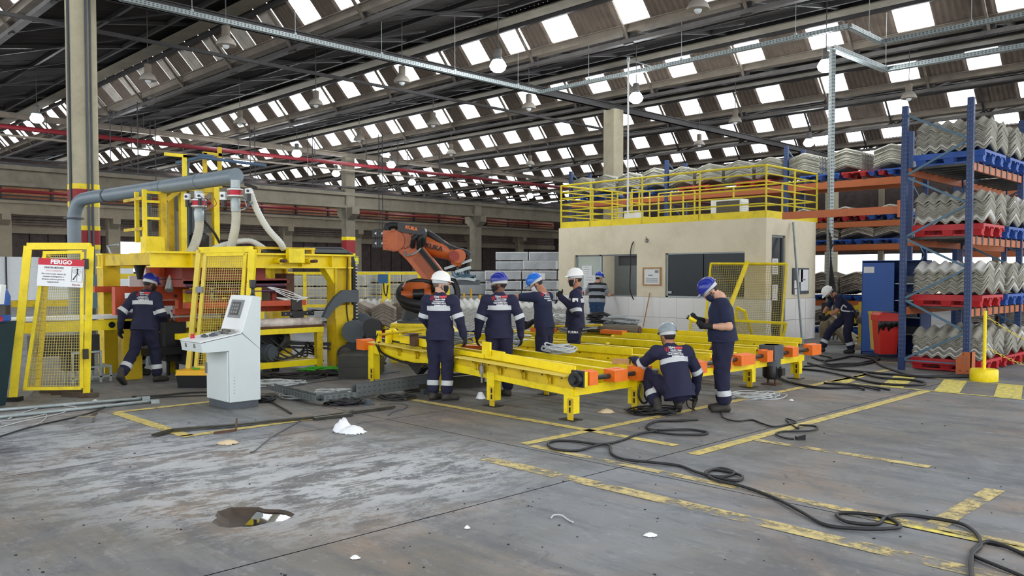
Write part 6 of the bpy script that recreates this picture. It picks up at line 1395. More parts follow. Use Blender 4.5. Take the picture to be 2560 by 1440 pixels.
    if glasses:
        b = MB(); V = []
        for zz in (.034, -.008):
            for j in range(11): a = math.pi*(j/10 - .5)*.95; V.append(tuple(h(.078*math.sin(a), .03 + .083*math.cos(a), zz)))
        b.add(V, [(j, j+11, j+12, j+1) for j in range(10)]); gl = b.build('safety_glasses', M['lens'], t, True)
        b = MB(); b.tube([Vector(p) for p in V[:11]], .0035, 4); b.tube([V[0], tuple(h(-.085, -.01, .015))], .003, 4); b.tube([V[10], tuple(h(.085, -.01, .015))], .003, 4); b.build('frame', M['dark'], gl)
    # --- jacket or shirt
    k = shirt_k; ja = [cap(J['shL'], J['shR'], .078*k, .078*k), cap(J['neck'] - up*.05, J['chest'], .085*k, .165*g*k, fwd, .74), cap(J['chest'], J['waist'], .165*g*k, .165*g*k, fwd, .76)]
    hem = J['waist'] + (J['pelvis'] - J['waist'])*(1.75 if sleeves == 'long' else 1.25)
    hem2 = hem - up*.14; ja += [cap(J['waist'], hem2, .168*g*k, .2*g*k, fwd, .84)]
    for s in 'LR':
        if sleeves == 'long': ja += [cap(J['sh'+s], J['el'+s], .08, .066), cap(J['el'+s], J['wr'+s], .066, .05)]
        else: ja += [cap(J['sh'+s], J['sh'+s].lerp(J['el'+s], .68), .074*k, .066*k)]
    if sleeves == 'long': ja += [cap(J['neck'] - across*.025 - fwd*.015, J['neck'] + across*.025 - fwd*.015, .058, .058)]
    if top == 'stripes':
        sh = net_obj('shirt', ja, 'shirt_grey', t, .013, .035, .002, seed); sh.data.materials.append(M['shirt_black']); c0 = J['neck']
        L_ = (J['neck'] - hem).length
        for p in sh.data.polygons:
            d_ = (c0 - p.center).dot(up)/L_
            if d_ < .1 or .28 < d_ < .46 or .64 < d_ < .8: p.material_index = 1
        # shortened: lower sleeve ends stay grey
        for p in sh.data.polygons:
            for s in 'LR':
                if (p.center - J['sh'+s].lerp(J['el'+s], .6)).length < .1: p.material_index = 0
    else: sh = net_obj('jacket' if sleeves == 'long' else 'shirt', ja, top, t, .0125, .035, .006 if sleeves == 'long' else .004, seed)
    bm = bmesh.new(); bm.from_mesh(sh.data)
    near_t = [f for f in bm.faces if (f.calc_center_median() - hem).dot(up) < .06 and abs((f.calc_center_median() - hem).dot(across)) < .235*g and min((f.calc_center_median() - J['wrL']).length, (f.calc_center_median() - J['wrR']).length) > .13]
    gm = list(set(near_t) | {v for f in near_t for v in f.verts} | {e for f in near_t for e in f.edges})
    if gm: bmesh.ops.bisect_plane(bm, geom=gm, plane_co=hem, plane_no=-up, clear_outer=True)
    bm.to_mesh(sh.data); bm.free()
    # --- trousers
    tr = [cap(J['hipL'] + V3(0, 0, .03), J['hipR'] + V3(0, 0, .03), .118*g, .118*g, hf, .9), cap(J['pelvis'], J['pelvis'] + (J['waist'] - J['pelvis'])*.6, .14*g, .14*g, fwd, .76)]
    for s in 'LR': tr += [cap(J['hip'+s], J['kn'+s], .11*g, .082), cap(J['kn'+s], J['an'+s] + (J['kn'+s] - J['an'+s])*.17, .082, .08)]
    tz = net_obj('trousers', tr, legs, t, .0125, .014, .0075, seed + 5)
    # --- boots
    for s in 'LR':
        a = J['an'+s]; toe = J['toe'+s]; d = (toe - a); d = (d - V3(0, 0, d.z*.0)).normalized(); dn = V3(0, 0, -1); dn = (dn - d*dn.dot(d)).normalized()
        bp = [cap(a + V3(0, 0, .07), a + dn*.02, .056, .052), cap(a + dn*.045 - d*.035, a + dn*.05 + d*.14, .042, .04, dn, .85), cap(a + dn*.03 + d*.03, a + dn*.055 + d*.15, .045, .034, None, 1)]
        bt = net_obj('boot', bp, boots, t, .0095, .02); b = MB(); b.tube([a + dn*.082 - d*.06, a + dn*.083 - d*.03, a + dn*.083 + d*.1, a + dn*.083 + d*.17], [.028, .04, .042, .02], 10); b.v[:] = [tuple(Vector(p) - dn*((Vector(p) - (a + dn*.083)).dot(dn)*.72)) for p in b.v]; b.build('sole', M['sole'], bt, True)
    # --- hands
    for i, s in enumerate('LR'):
        sp = (hands or {}).get(s); d = (J['wr'+s] - J['el'+s]).normalized()
        if sp is None: sp = dict(n=(1 if s == 'L' else -1, 0, 0), side=(0, 1, 0), curl=.4)
        d = Vector(sp.get('d', d)); q = hand_prims(J['wr'+s] + d.normalized()*.015, d, sp['n'], sp['side'], sp.get('curl', .4), 1.0 if bare[i] else 1.15, sp.get('thumb'))
        if bare[i]: 
            ho = net_obj('hand', q, skin, t, .006, .012)
        else:
            q.append(cap(J['wr'+s] - d*.05, J['wr'+s] + d*.01, .036, .034)); net_obj('glove', q, glove, t, .0062, .012)
    # --- silver tape bands cut from the clothes
    def band(src, o, ax, h0, h1, rmax, name='reflective_band', push=.004, test=None):
        bm = bmesh.new(); bm.from_mesh(src.data); ax = Vector(ax).normalized(); o = Vector(o)
        bmesh.ops.delete(bm, geom=[f for f in bm.faces if (f.calc_center_median() - o - ax*((f.calc_center_median() - o).dot(ax))).length > rmax or abs((f.calc_center_median() - o).dot(ax)) > max(abs(h0), abs(h1)) + .03 or (test and not test(f.calc_center_median()))], context='FACES')
        for hh, inner in ((h0, True), (h1, False)):
            bmesh.ops.bisect_plane(bm, geom=bm.verts[:] + bm.edges[:] + bm.faces[:], plane_co=o + ax*hh, plane_no=ax, clear_inner=inner, clear_outer=not inner)
        bm.normal_update()
        for v in bm.verts: v.co += v.normal*push
        if not bm.faces: bm.free(); return
        me = bpy.data.meshes.new(name); bm.to_mesh(me); bm.free(); me.materials.clear(); me.materials.append(M['reflect']); me.polygons.foreach_set('use_smooth', [True]*len(me.polygons)); link(name, me, src)
    if bands:
        o = J['chest'] + up*.02; band(sh, o, up, -.032, .032, .3, test=lambda c: abs((c - o).dot(across)) < .165)
        for s in 'LR':
            ax = (J['wr'+s] - J['el'+s]).normalized() if False else (J['el'+s] - J['sh'+s]).normalized(); oo = J['sh'+s].lerp(J['el'+s], .92); band(sh, oo, ax, -.03, .03, .11)
    if trouser_bands:
        for s in 'LR': ax = (J['an'+s] - J['kn'+s]).normalized(); oo = J['kn'+s].lerp(J['an'+s], .62); band(tz, oo, ax, -.034, .034, .13)
    # --- printing on the back
    if back_print:
        bv = BVHTree.FromPolygons([v.co for v in sh.data.vertices], [tuple(p.vertices) for p in sh.data.polygons])
        O = J['chest'] + up*.12
        def near(p):
            q = bv.find_nearest(p - fwd*.13); return q[0] + q[1]*.005
        def put(o_):
            for v in o_.data.vertices:
                p = O + across*v.co.x + up*v.co.y; hit = bv.ray_cast(p - fwd*.6, fwd)
                v.co = (hit[0] + hit[1]*.005 + (hit[1]*.001 if o_.name.startswith('let') else V3(0, 0, 0))) if hit[0] is not None else near(p)
        I = Matrix.Identity(4); TT = lambda x, y: Matrix.Translation((x, y, 0))
        b = MB(); N = 24; V = []
        for r_ in (.028, .022):
            for j in range(N): a = 2*math.pi*j/N; V.append((-.085 + r_*math.cos(a), .032 + r_*math.sin(a), 0))
        b.add(V, [(j, (j+1) % N, N+(j+1) % N, N+j) for j in range(N)]); b.add([(-.075, .055, 0), (-.1, .028, 0), (-.088, .03, 0), (-.094, .01, 0), (-.07, .037, 0), (-.082, .035, 0)], [(0, 1, 2, 5), (2, 3, 4, 5)]); put(b.build('emblem', M['ink_red'], sh))
        b = MB(); xs_ = [.022 + .0115*i for i in range(9)]; b.add([(x, y, 0) for y in (.036, .052, .066) for x in xs_], [(j*9+i, j*9+i+1, (j+1)*9+i+1, (j+1)*9+i) for j in (0, 1) for i in range(8)]); put(b.build('red_tab', M['ink_red'], sh))
        for s_, sz, x, y, m_ in (('TDN', .036, -.022, .051, 'ink_white'), ('TECNICA', .021, .068, .051, 'ink_pink'), ('Soluções e Equip.', .02, .03, .02, 'ink_white'), ('www.tdntecnica.com.br', .0165, .01, -.006, 'ink_white'), ('Tel.(31)98827-3519', .024, .01, -.034, 'ink_white'), ('(34)98827-3579', .024, .034, -.064, 'ink_white')): put(wtext(s_, sz, M[m_], TT(x, y), 'lettering', sh, .0012))
    return t, J, sh, tz
def stand(s=1.0, lean=0.0, stance=.09, arms=None, turn=0.0):
    """upright pose, metres, facing +y"""
    J = dict(pelvis=(0, 0, .95), waist=(0, .01, 1.07), chest=(0, .0, 1.28), neck=(0, -.012, 1.475), head=(0, .03, 1.635), shL=(-.19, -.01, 1.4), shR=(.19, -.01, 1.4), elL=(-.25, -.03, 1.14), elR=(.25, -.03, 1.14), wrL=(-.265, .05, .89), wrR=(.265, .05, .89),
             hipL=(-.085, 0, .92), hipR=(.085, 0, .92), knL=(-stance, .02, .5), knR=(stance, .02, .5), anL=(-stance, -.02, .09), anR=(stance, -.02, .09), toeL=(-stance-.03, .2, .09), toeR=(stance+.03, .2, .09))
    J = {k: Vector(v)*s for k, v in J.items()}
    if lean:
        c = J['pelvis'].copy(); Rm = Matrix.Rotation(R(-lean), 3, 'X')
        for k in ('waist', 'chest', 'neck', 'head', 'shL', 'shR', 'elL', 'elR', 'wrL', 'wrR'): J[k] = c + Rm @ (J[k] - c)
    return J
side_r = dict(n=(-1, 0, 0), side=(0, 1, 0), curl=.45)
# 1 white helmet, back turned, head to the right
J = stand(.96, 1, .1); J['toeR'] = V3(.28, .12, .09); J['toeL'] = V3(-.02, .2, .09); J['elL'] = V3(-.24, .02, 1.13); J['wrL'] = V3(-.19, .18, .95); J['elR'] = V3(.26, -.0, 1.13); J['wrR'] = V3(.3, .1, .88)
p1 = person('worker with white helmet and printed navy back, standing in front of the near conveyor', G(1101, 1000), YAW - R(14), J, 'skin_a', 'hat_white', hair='hair_grey', head=(-66, -4, 0), seed=1)
# 2 dark blue helmet, back turned, head to the left
J = stand(.955, 0, .12); J['elL'] = V3(-.275, -.02, 1.09); J['wrL'] = V3(-.3, .08, .85); J['elR'] = V3(.285, -.03, 1.09); J['wrR'] = V3(.31, .04, .85); J['toeR'] = V3(.0, .2, .09)
p2 = person('worker with dark blue helmet and printed navy back, standing inside the near conveyor, arms hanging', PD(1248, 990, 11.62).xy.to_3d(), YAW + R(4), J, 'skin_c', 'hat_blue', head=(74, -2, 0), seed=2, glasses=True)
# 3 bright blue helmet, left arm stretched out
J = stand(.97, 6, .1); J['head'] = J['neck'] + V3(-.02, .1, .125); J['shL'] = J['shL'] + V3(.02, .05, 0); J['elL'] = J['shL'] + V3(-.1, .28, -.0); J['wrL'] = J['elL'] + V3(-.06, .26, -.02); J['elR'] = J['shR'] + V3(.06, .1, -.27); J['wrR'] = J['elR'] + V3(-.03, .2, -.14)
p3 = person('worker with bright blue helmet in navy t-shirt, arm stretched out over the conveyors', PD(1362, 900, 12.7).xy.to_3d(), YAW + R(62), J, 'skin_b', 'hat_sky', 'navy2', sleeves='short', head=(22, -32, 0), bands=False, seed=3, mask='mask_white', bare=(True, False), trouser_bands=True, shirt_k=.98)
# 4 white helmet, thumb up
J = stand(.995, -2, .09); J['elL'] = J['shL'] + V3(-.09, -.04, -.28); J['wrL'] = V3(-.16, .2, 1.33); 
p4 = person('worker with white helmet and black mask holding up a gloved thumb', PD(1438, 900, 13.3).xy.to_3d(), YAW + R(78), J, 'skin_b', 'hat_white', head=(14, -2, 0), seed=4, girth=1.02, hands={'L': dict(d=(.15, .25, .35), n=(.9, .1, .1), side=(-.1, -.5, 1), curl=1.25, thumb=(-.05, -.1, 1))})
b = MB(); J4 = p4[1]; c = J4['shL'].lerp(J4['elL'], .32) + V3(-.083, 0, 0); b.box(c, (.006, .09, .06)); b.build('sleeve_patch', M['sign_yellow'] if False else M['paper'], p4[2]); b = MB(); c = J4['hipL'].lerp(J4['knL'], .42) + V3(-.108, .0, 0); b.box(c, (.02, .2, .17)); pk = b.build('cargo_pocket', M['trouser'], p4[3]); wtext('TURMA', .05, M['ink_white'], frame(c + V3(-.012, 0, .05), (0, -1, 0), (0, 0, 1)), 'lettering', pk, .001)
# 5 striped shirt leaning on the window sill
J = stand(.99, 8, .1); J['elL'] = J['shL'] + V3(-.16, .12, -.2); J['wrL'] = J['elL'] + V3(-.02, .24, .02); J['elR'] = J['shR'] + V3(.12, .06, -.26); J['wrR'] = J['elR'] + V3(.05, .23, .03); J['head'] = J['neck'] + V3(.04, .06, .145)
pp = PY(1492, 820, 18.1); p5 = person('person in grey and black striped shirt and blue helmet leaning on the cabin window sill', V3(pp.x, pp.y, 0), YAW - R(18), J, 'skin_a', 'hat_royal', 'stripes', 'jeans', 'short', 'hair', 'mask_white', False, back_print=False, bands=False, trouser_bands=False, head=(-40, -8, 0), girth=1.28, seed=5, bare=(True, True), shirt_k=1.04)
# 6 walking away on the left
J = stand(.965, 9, .1); J['knL'] = V3(-.13, -.06, .5); J['anL'] = V3(-.16, -.36, .16); J['toeL'] = V3(-.16, -.2, .03); J['knR'] = V3(.1, .14, .5); J['anR'] = V3(.13, .14, .09); J['toeR'] = V3(.26, .32, .085); J['elL'] = V3(-.3, -.1, 1.12); J['wrL'] = V3(-.36, -.06, .87); J['elR'] = V3(.26, .05, 1.1); J['wrR'] = V3(.2, .28, 1.02); J['head'] = J['neck'] + V3(.02, .09, .13)
p6 = person('worker with dark blue helmet walking away from the camera behind the left guard gate', G(362, 957), YAW - R(8), J, 'skin_c', 'hat_blue', head=(-28, -16, 0), seed=6, girth=1.08)
# 7 bending over behind the walking one
J = stand(.96, 82, .12); J['pelvis'] = V3(0, -.12, .92); d_ = V3(0, -.12, -.02)
for k_ in J:
    if k_ in ('waist', 'chest', 'neck', 'head', 'shL', 'shR', 'hipL', 'hipR'): J[k_] = J[k_] + d_
J['head'] = J['neck'] + V3(0, .13, -.04); J['elL'] = J['shL'] + V3(-.04, .08, -.26); J['elR'] = J['shR'] + V3(.04, .08, -.26); J['wrL'] = J['elL'] + V3(.06, .12, -.2); J['wrR'] = J['elR'] + V3(-.06, .12, -.2)
p7 = person('worker with dark blue helmet bending over the machine behind the walking worker', G(352, 936), YAW - R(70), J, 'skin_b', 'hat_blue', head=(0, -60, 0), seed=7, back_print=False, mask='mask_white')
# 8 squatting with a printed back
J = dict(pelvis=(.03, -.1, .3), waist=(.03, -.06, .42), chest=(.01, .02, .62), neck=(-.02, .08, .81), head=(-.035, .13, .94), shL=(-.2, .06, .755), shR=(.18, .05, .755), elL=(-.33, .26, .58), wrL=(-.36, .46, .62), elR=(.33, .1, .49), wrR=(.35, .2, .25), hipL=(-.06, -.08, .29), hipR=(.12, -.08, .29), knL=(-.27, .3, .47), knR=(.22, .34, .38), anL=(-.2, .0, .09), anR=(.08, .06, .13), toeL=(-.26, .2, .07), toeR=(.1, .22, .03))
p8 = person('worker with grey helmet and printed navy back squatting beside the near conveyor end', G(1683, 1035), YAW + R(6), J, 'skin_b', 'hat_grey', head=(14, -10, 0), seed=8, mask='none', hands={'R': dict(d=(.05, .15, -1), n=(-1, 0, 0), side=(0, 1, 0), curl=.9), 'L': dict(n=(0, 0, -1), side=(1, 0, 0), curl=.5)})
# 9 navy t-shirt, looking down at a tool
J = stand(.955, 5, .09); J['head'] = J['neck'] + V3(0, .13, .09); J['elL'] = J['shL'] + V3(-.09, -.06, -.27); J['wrL'] = J['elL'] + V3(.08, .24, -.0); J['elR'] = J['shR'] + V3(.06, .02, -.26); J['wrR'] = J['elR'] + V3(-.1, .22, .05); J['toeL'] = V3(-.12, .2, .09)
p9 = person('worker in navy t-shirt and dark blue helmet looking down at a hand tool', G(1806, 1027), YAW + R(84), J, 'skin_a', 'hat_blue', 'navy2', sleeves='short', head=(4, -42, 0), bands=False, back_print=False, seed=9, mask='mask_navy', girth=1.2, hands={'L': dict(n=(.6, .2, .5), side=(.2, .3, 1), curl=.8), 'R': dict(n=(-.6, .2, .5), side=(-.2, .3, 1), curl=.8)})
wl_, wr_ = p9[1]['wrL'], p9[1]['wrR']; mm = p9[0].matrix_basis @ ((wl_ + wr_)/2 + V3(0, .1, .02))
tl = thing('hand_tool', 'yellow and black hand tool held by the worker in navy t-shirt', 'tool', mm, YAW); b = MB(); b.tube([(-.09, 0, .05), (.02, 0, -.01)], [.026, .022], 10); b.build('handle', M['yellow'], tl); b = MB(); b.tube([(.02, 0, -.01), (.09, 0, -.05)], [.024, .018], 10); b.tube([(-.11, 0, .06), (-.09, 0, .05)], .028, 10); b.build('grip', M['black'], tl)
# 10 far worker with harness
J = dict(pelvis=(0, -.1, .84), waist=(0, -.06, .94), chest=(0, .08, 1.1), neck=(0, .2, 1.24), head=(0, .32, 1.29), shL=(-.18, .16, 1.2), shR=(.18, .16, 1.2), elL=(-.22, .22, .93), wrL=(-.14, .38, .8), elR=(.2, .3, .95), wrR=(.1, .42, .8), hipL=(-.09, -.1, .81), hipR=(.09, -.1, .81), knL=(-.1, -.04, .42), knR=(.12, .26, .47), anL=(-.1, -.14, .09), anR=(.12, .42, .1), toeL=(-.13, .06, .085), toeR=(.14, .64, .09))
p10 = person('worker with white helmet and safety harness bending beside the cabin corner', G(2108, 882), YAW + R(88), J, 'skin_b', 'hat_white', 'navy2', sleeves='short', head=(0, -48, 0), bands=False, back_print=False, seed=10)
o = p10[0]; J = p10[1]; b = MB(); b.tube(spline([J['waist'] + V3(-.15, .05, .04), J['waist'] + V3(-.19, .14, .1), J['waist'] + V3(-.19, .18, .0), J['waist'] + V3(-.18, .05, -.03), J['waist'] + V3(-.16, -.08, -.03)]), .016, 6); b.build('harness_hook', M['paper'], o)
b = MB(); b.tube([J['shL'] + V3(.04, .08, -.02), J['chest'] + V3(-.1, .13, 0), J['waist'] + V3(-.1, .13, 0)], .018, 5); b.build('harness_strap', M['orange'], o); b = MB(); b.tube([J['waist'] + V3(-.16, -.06, -.05), J['hipL'] + V3(-.06, -.1, -.15)], .02, 5); b.build('harness_webbing', M['yellow_dull'], o)
# drill under the squatting worker's hand
mm = p8[0].matrix_basis @ (p8[1]['wrR'] + V3(.01, .03, -.1)); dt = thing('power_tool', 'black drill-like tool held to the floor by the squatting worker', 'tool', (mm.x, mm.y, 0), YAW)
b = MB(); b.tube([(0, .02, mm.z + .03), (-.01, 0, .13)], [.028, .035], 10); b.build('handle', M['black'], dt); b = MB(); b.tube([(-.01, 0, .13), (-.03, -.01, .05), (-.04, -.01, .005)], [.03, .02, .006], 10); b.build('chuck', M['iron'], dt); b = MB(); b.tube(spline([(-.02, .05, .2), (-.1, .05, .16), (-.1, .0, .05), (-.02, -.05, .012)]), .008, 5); b.build('cord', M['dark'], dt)
# ================================================================== LAMPS
def lamp(u, v, z, lit, label, group, k=0, green=False):
    p = ray(u, v); p = Vector((0, 0, CAMH)) + p*((z - CAMH)/p.z)
    t = thing('hanging_lamp', label, 'lamp', p, 0, group)
    b = MB(); b.lathe([(.245, -.02), (.25, .0), (.235, .05), (.19, .13), (.12, .19), (.1, .21)] if not lit else [(.15, .15), (.13, .19), (.1, .24)], 20); b.build('reflector', M['lamp_off'] if not lit else M['galv'], t, sharp=50)
    b = MB(); b.lathe([(.09, .2), (.105, .22), (.105, .46), (.08, .48)], 14); b.build('ballast_housing', M['lamp_cap'] if lit else M['gutter'], t, sharp=50)
    b = MB(); yy = (p.y + BAY*20) % BAY; top = 8.95 + 1.03*max(0, (yy - .15)/(BAY - 1.15)) if yy < BAY - 1 else 9.5; b.cyl((0, 0, .47), (0, 0, top - p.z), .014, n=6); b.build('suspension_rod', M['steel_grey'], t)
    b = MB()
    if lit: b.lathe([(.02, -.17), (.12, -.16), (.2, -.1), (.238, 0), (.19, .1), (.115, .2)], 18)
    else: b.sphere((0, 0, 0), .09, 14, 8, (1, 1, 1.2))
    b.build('bulb', (M['bulb_green'] if green else M['bulb']) if lit else M['white_panel'], t, True)
    if lit and not green:
        l = bpy.data.lights.new('lamp_glow', 'POINT'); l.energy = 260; l.shadow_soft_size = .2; l.color = (.93, .97, 1); lo = link('lamp_light', l, t, (0, 0, -.25))
LZ = 7.5
lits = [(1245, 165, 'lit bell lamp hanging above the middle of the hall, largest of the lit ones'), (1590, 245, 'lit bell lamp hanging beside the thin white conduit'), (2065, 165, 'lit bell lamp hanging behind the vertical cable tray'), (2022, 357, 'lit bell lamp above the rack row right of the cabin'), (92, 296, 'lit bell lamp left of the banded column'), (360, 380, 'lit bell lamp just right of the banded column'), (615, 408, 'lit bell lamp above the end of the extraction duct'), (742, 384, 'lit bell lamp touching the red pipe line in the second hall'), (840, 434, 'lit bell lamp just left of the second column'), (978, 412, 'lit bell lamp right of the second column, higher one'), (1030, 456, 'lit bell lamp right of the second column, lower one')]
for u, v, lb in lits: lamp(u, v, LZ, True, lb, 'lit hall lamps')
offs = [(370, 200, 'unlit pale bell lamp nearest the banded column'), (565, 112, 'unlit pale bell lamp above the left guard rails, largest of the unlit ones'), (1005, 205, 'unlit pale bell lamp beside the bend of the ceiling beam'), (790, 262, 'unlit pale bell lamp before the skylight row left of centre'), (600, 308, 'unlit pale bell lamp above the duct end, under a skylight'), (1083, 312, 'unlit pale bell lamp above the robot arm'), (1322, 270, 'unlit pale bell lamp left of the tall cream column'), (898, 350, 'unlit pale bell lamp above the second column'), (1128, 385, 'unlit pale bell lamp high above the robot, further back'), (1838, 305, 'unlit dark bell lamp between the lit ones above the cabin'), (2272, 245, 'unlit dark bell lamp over the near rack'), (1745, 22, 'unlit dark bell lamp at the top edge near the skylights'), (1325, 412, 'unlit small bell lamp above the cabin railing corner'), (1748, 362, 'unlit small bell lamp above the sheets on top of the rack'), (1060, 500, 'unlit tiny bell lamp far down the second hall')]
for u, v, lb in offs: lamp(u, v, LZ, False, lb, 'unlit hall lamps')
lamp(1325, 490, 7.0, True, 'green glowing lamp far down the dark end of the second hall', 'lit hall lamps', 0, True)
# ================================================================== CABLE TRAYS AND POLES
def tray(parent, p, q, w=.16, h=.1, m='galv'):
    p, q = Vector(p), Vector(q); d = (q - p); L = d.length; d /= L; u = Vector((0, 0, 1)) if abs(d.z) < .9 else Vector((1, 1, 0)).normalized(); a = d.cross(u).normalized(); u = a.cross(d)
    b = MB(); b.bar(p, q, w, .008, u)
    for s in (-1, 1): b.bar(p + a*s*w/2 + u*h/2, q + a*s*w/2 + u*h/2, .006, h, u)
    b.build('tray', M[m], parent)
    b = MB(); n = int(L/.09)
    for k in range(n):
        c = p + d*(.05 + .09*k)
        for s in (-1, 1):
            for hh in (.3, .7): b.bar(c + a*s*(w/2+.004) + u*h*hh - d*.02, c + a*s*(w/2+.004) + u*h*hh + d*.02, .003, .02, u)
        for s in (-.25, .25): b.bar(c + a*s*w - u*.006 - d*.02, c + a*s*w - u*.006 + d*.02, .02, .003, u)
    o = b.build('tray_slot', M['plinth'], parent); o['kind'] = 'stuff'
ct = thing('cable_tray', 'long galvanised cable tray hung under the roof, turning a corner mid-hall', 'cable tray', (0, 0, 0))
TZ = 7.6; pts = [ray(u, v) for u, v in ((300, 1), (1335, 238), (2125, 72), (2205, 110), (2600, 36))]; pts = [Vector((0, 0, CAMH)) + d*((TZ - CAMH)/d.z) for d in pts]
pts[1].x = pts[0].x; pts[2].y = pts[1].y; pts[3].x = pts[2].x; pts[4].y = pts[3].y
for a, c in zip(pts, pts[1:]): tray(ct, a, c, .14, .1)
for a, c in zip(pts, pts[1:]):
    n = max(1, int((c - a).length/2.6))
    for k in range(n): q = a.lerp(c, (k+.6)/n); b = MB(); b.cyl(q, (q.x, q.y, 9.3), .008, n=5); b.bx(q.x-.03, q.x+.03, q.y-.03, q.y+.03, q.z, q.z+.16); b.build('hanger_rod', M['galv'], ct)
c2 = thing('cable_tray', 'perforated galvanised cable tray rising vertically beside the cabin corner', 'cable tray', (0, 0, 0))
px_, py_ = -9.86, 21.5; tray(c2, (px_, py_, .02), (px_, py_, 7.6), .2, .1)
q1 = Vector((px_, py_, 7.62)); q2 = Vector((px_ + .1, py_ + 3.4, 7.6)); q3 = Vector((2, py_ + 3.4, 7.6)); tray(c2, q1, q2, .2, .12); tray(c2, q2, q3, .2, .12)
for q in (q2, q2.lerp(q3, .45)): b = MB(); b.cyl(q, (q.x, q.y, 9.3), .008, n=5); b.build('hanger_rod', M['galv'], c2)
b = MB()
for k in range(5): b.tube(spline([(px_ + .05 + .03*k, py_ - .06, 2.9 - .1*k), (px_ + .12, py_ - .1, 2.2), (px_ + .1 + .05*k, py_ - .12, 1.2), (px_ + .15 + .1*k, py_ - .3, .4), (px_ + .2 + .1*k, py_ - .5, .02)]), .018, 6)
b.bx(px_ - .11, px_ + .12, py_ - .1, py_ - .02, .02, .95); b.build('black_cable', M['dark'], c2)
t = thing('conduit_pole', 'thin white conduit pole rising from the cabin roof to the cable tray', 'conduit', (0, 0, 0)); a = PD(1571, 150, 20.9); b = MB(); b.cyl((a.x, a.y, 3.11), (a.x, a.y, a.z), .022, n=8); b.build('pipe', M['white'], t); b = MB(); b.cyl((a.x, a.y, a.z - .05), (a.x, a.y, a.z + .06), .04, n=8); b.build('junction', M['galv'], t); b = MB(); b.tube([(a.x, a.y, a.z), PD(1650, 172, 21.2)], .015, 6); b.build('side_pipe', M['galv'], t)
t = thing('steel_pole', 'loose galvanised pole leaning against the side of the cabin', 'pole', (0, 0, 0)); b = MB(); b.tube([G(2006, 862), PX(1983, 556, -10.05)], .032, 8); b.build('pole', M['galv'], t)
t = thing('broom', 'broom standing against the white tiles between the cabin windows', 'broom', (0, 0, 0)); b = MB(); b.tube([(-13.66, 18.45, .1), (-13.55, 18.66, 1.2)], .014, 6); b.build('handle', M['wood'], t); b = MB(); b.box((-13.67, 18.44, .06), (.28, .06, .12)); b.build('brush', M['wood_dark'], t)
# ================================================================== BACKGROUND STORES
def bundle(c, w, d, h, rz, label, group):
    t = thing('wrapped_bundle', label, 'sheet bundle', c, rz, group); b = MB(); b.bx(-w/2, w/2, -d/2, d/2, .045, h); b.build('sheets', M['wrap'], t)
    for k in range(int(h/.05)): pass
    b = MB()
    for x in (-w/2+.015, w/2-.015): b.bx(x-.014, x+.014, -d/2-.006, d/2+.006, .045, h+.004)
    b.bx(-w/2-.004, w/2+.004, -d/2-.005, -d/2+.02, h-.02, h+.006); b.build('edge_strip', M['wrap_edge'], t)
    for x in (-w*.38, 0, w*.38): b = MB(); b.bx(x-.05, x+.05, -d/2, d/2, 0, .045); b.build('spacer', M['wood_dark'], t)
rnd = random.Random(5)
o = PD(1212, 760, 31.0); o.z = 0
ord_ = ['lowest', 'second', 'third', 'fourth', 'fifth', 'topmost']
for ci, (x0, w, n) in enumerate(((.65, 1.3, 5), (2.0, 1.25, 6), (3.3, 1.25, 6))):
    for k in range(n):
        q = o + RT*(x0 + rnd.uniform(-.06, .06)) ; q.z = k*.37 + (.0)
        bundle(q, w, 1.2, .355, YAW, '%s film-wrapped grey bundle in the %s pile left of the cabin' % (ord_[k] if k < n-1 else 'topmost', ['left', 'middle', 'right'][ci]), 'wrapped bundles left of the cabin')
        if ci == 2 and k == 3: pass
for ci in range(2):
    q = o + RT*(1.0 + 1.3*ci) + FH*2.2
    for k in range(7): q.z = k*.37; bundle(q, 1.25, 1.2, .355, YAW, '%s bundle in the rear %s pile behind the wrapped bundles' % (ord_[min(k, 5)] if k < 6 else 'crowning', ['left', 'right'][ci]), 'wrapped bundles behind the front piles')
notice('bundle_tag', 'small white and red tag on the wrapped bundles left of the cabin', 'tag', PD(1352, 691, 30.3), RT, UP, .3, .24, lines=2, ink='ink_red')
o = PD(895, 760, 32.0); o.z = 0
for ci in range(4):
    for k in range(4): 
        q = o + RT*(.9 + 1.72*ci); q.z = .55 + k*.42; q = Vector((q.x, q.y, k*.46)); bundle(q, 1.66, 1.1, .43, YAW, '%s long grey sheet bundle, %s pile behind the yellow fence' % (ord_[k], ['first', 'second', 'third', 'fourth'][ci]), 'sheet bundles behind the yellow fence')
# pale sheets further left seen through the press
o = PD(690, 720, 30.0); o.z = 0
for ci in range(3):
    for k in range(4): q = o + RT*(1.35*ci); q.z = k*.42; bundle(q, 1.25, 1.1, .4, YAW, '%s brownish bundle seen through the press, %s pile' % (ord_[k], ['left', 'middle', 'right'][ci]), 'bundles seen through the press')
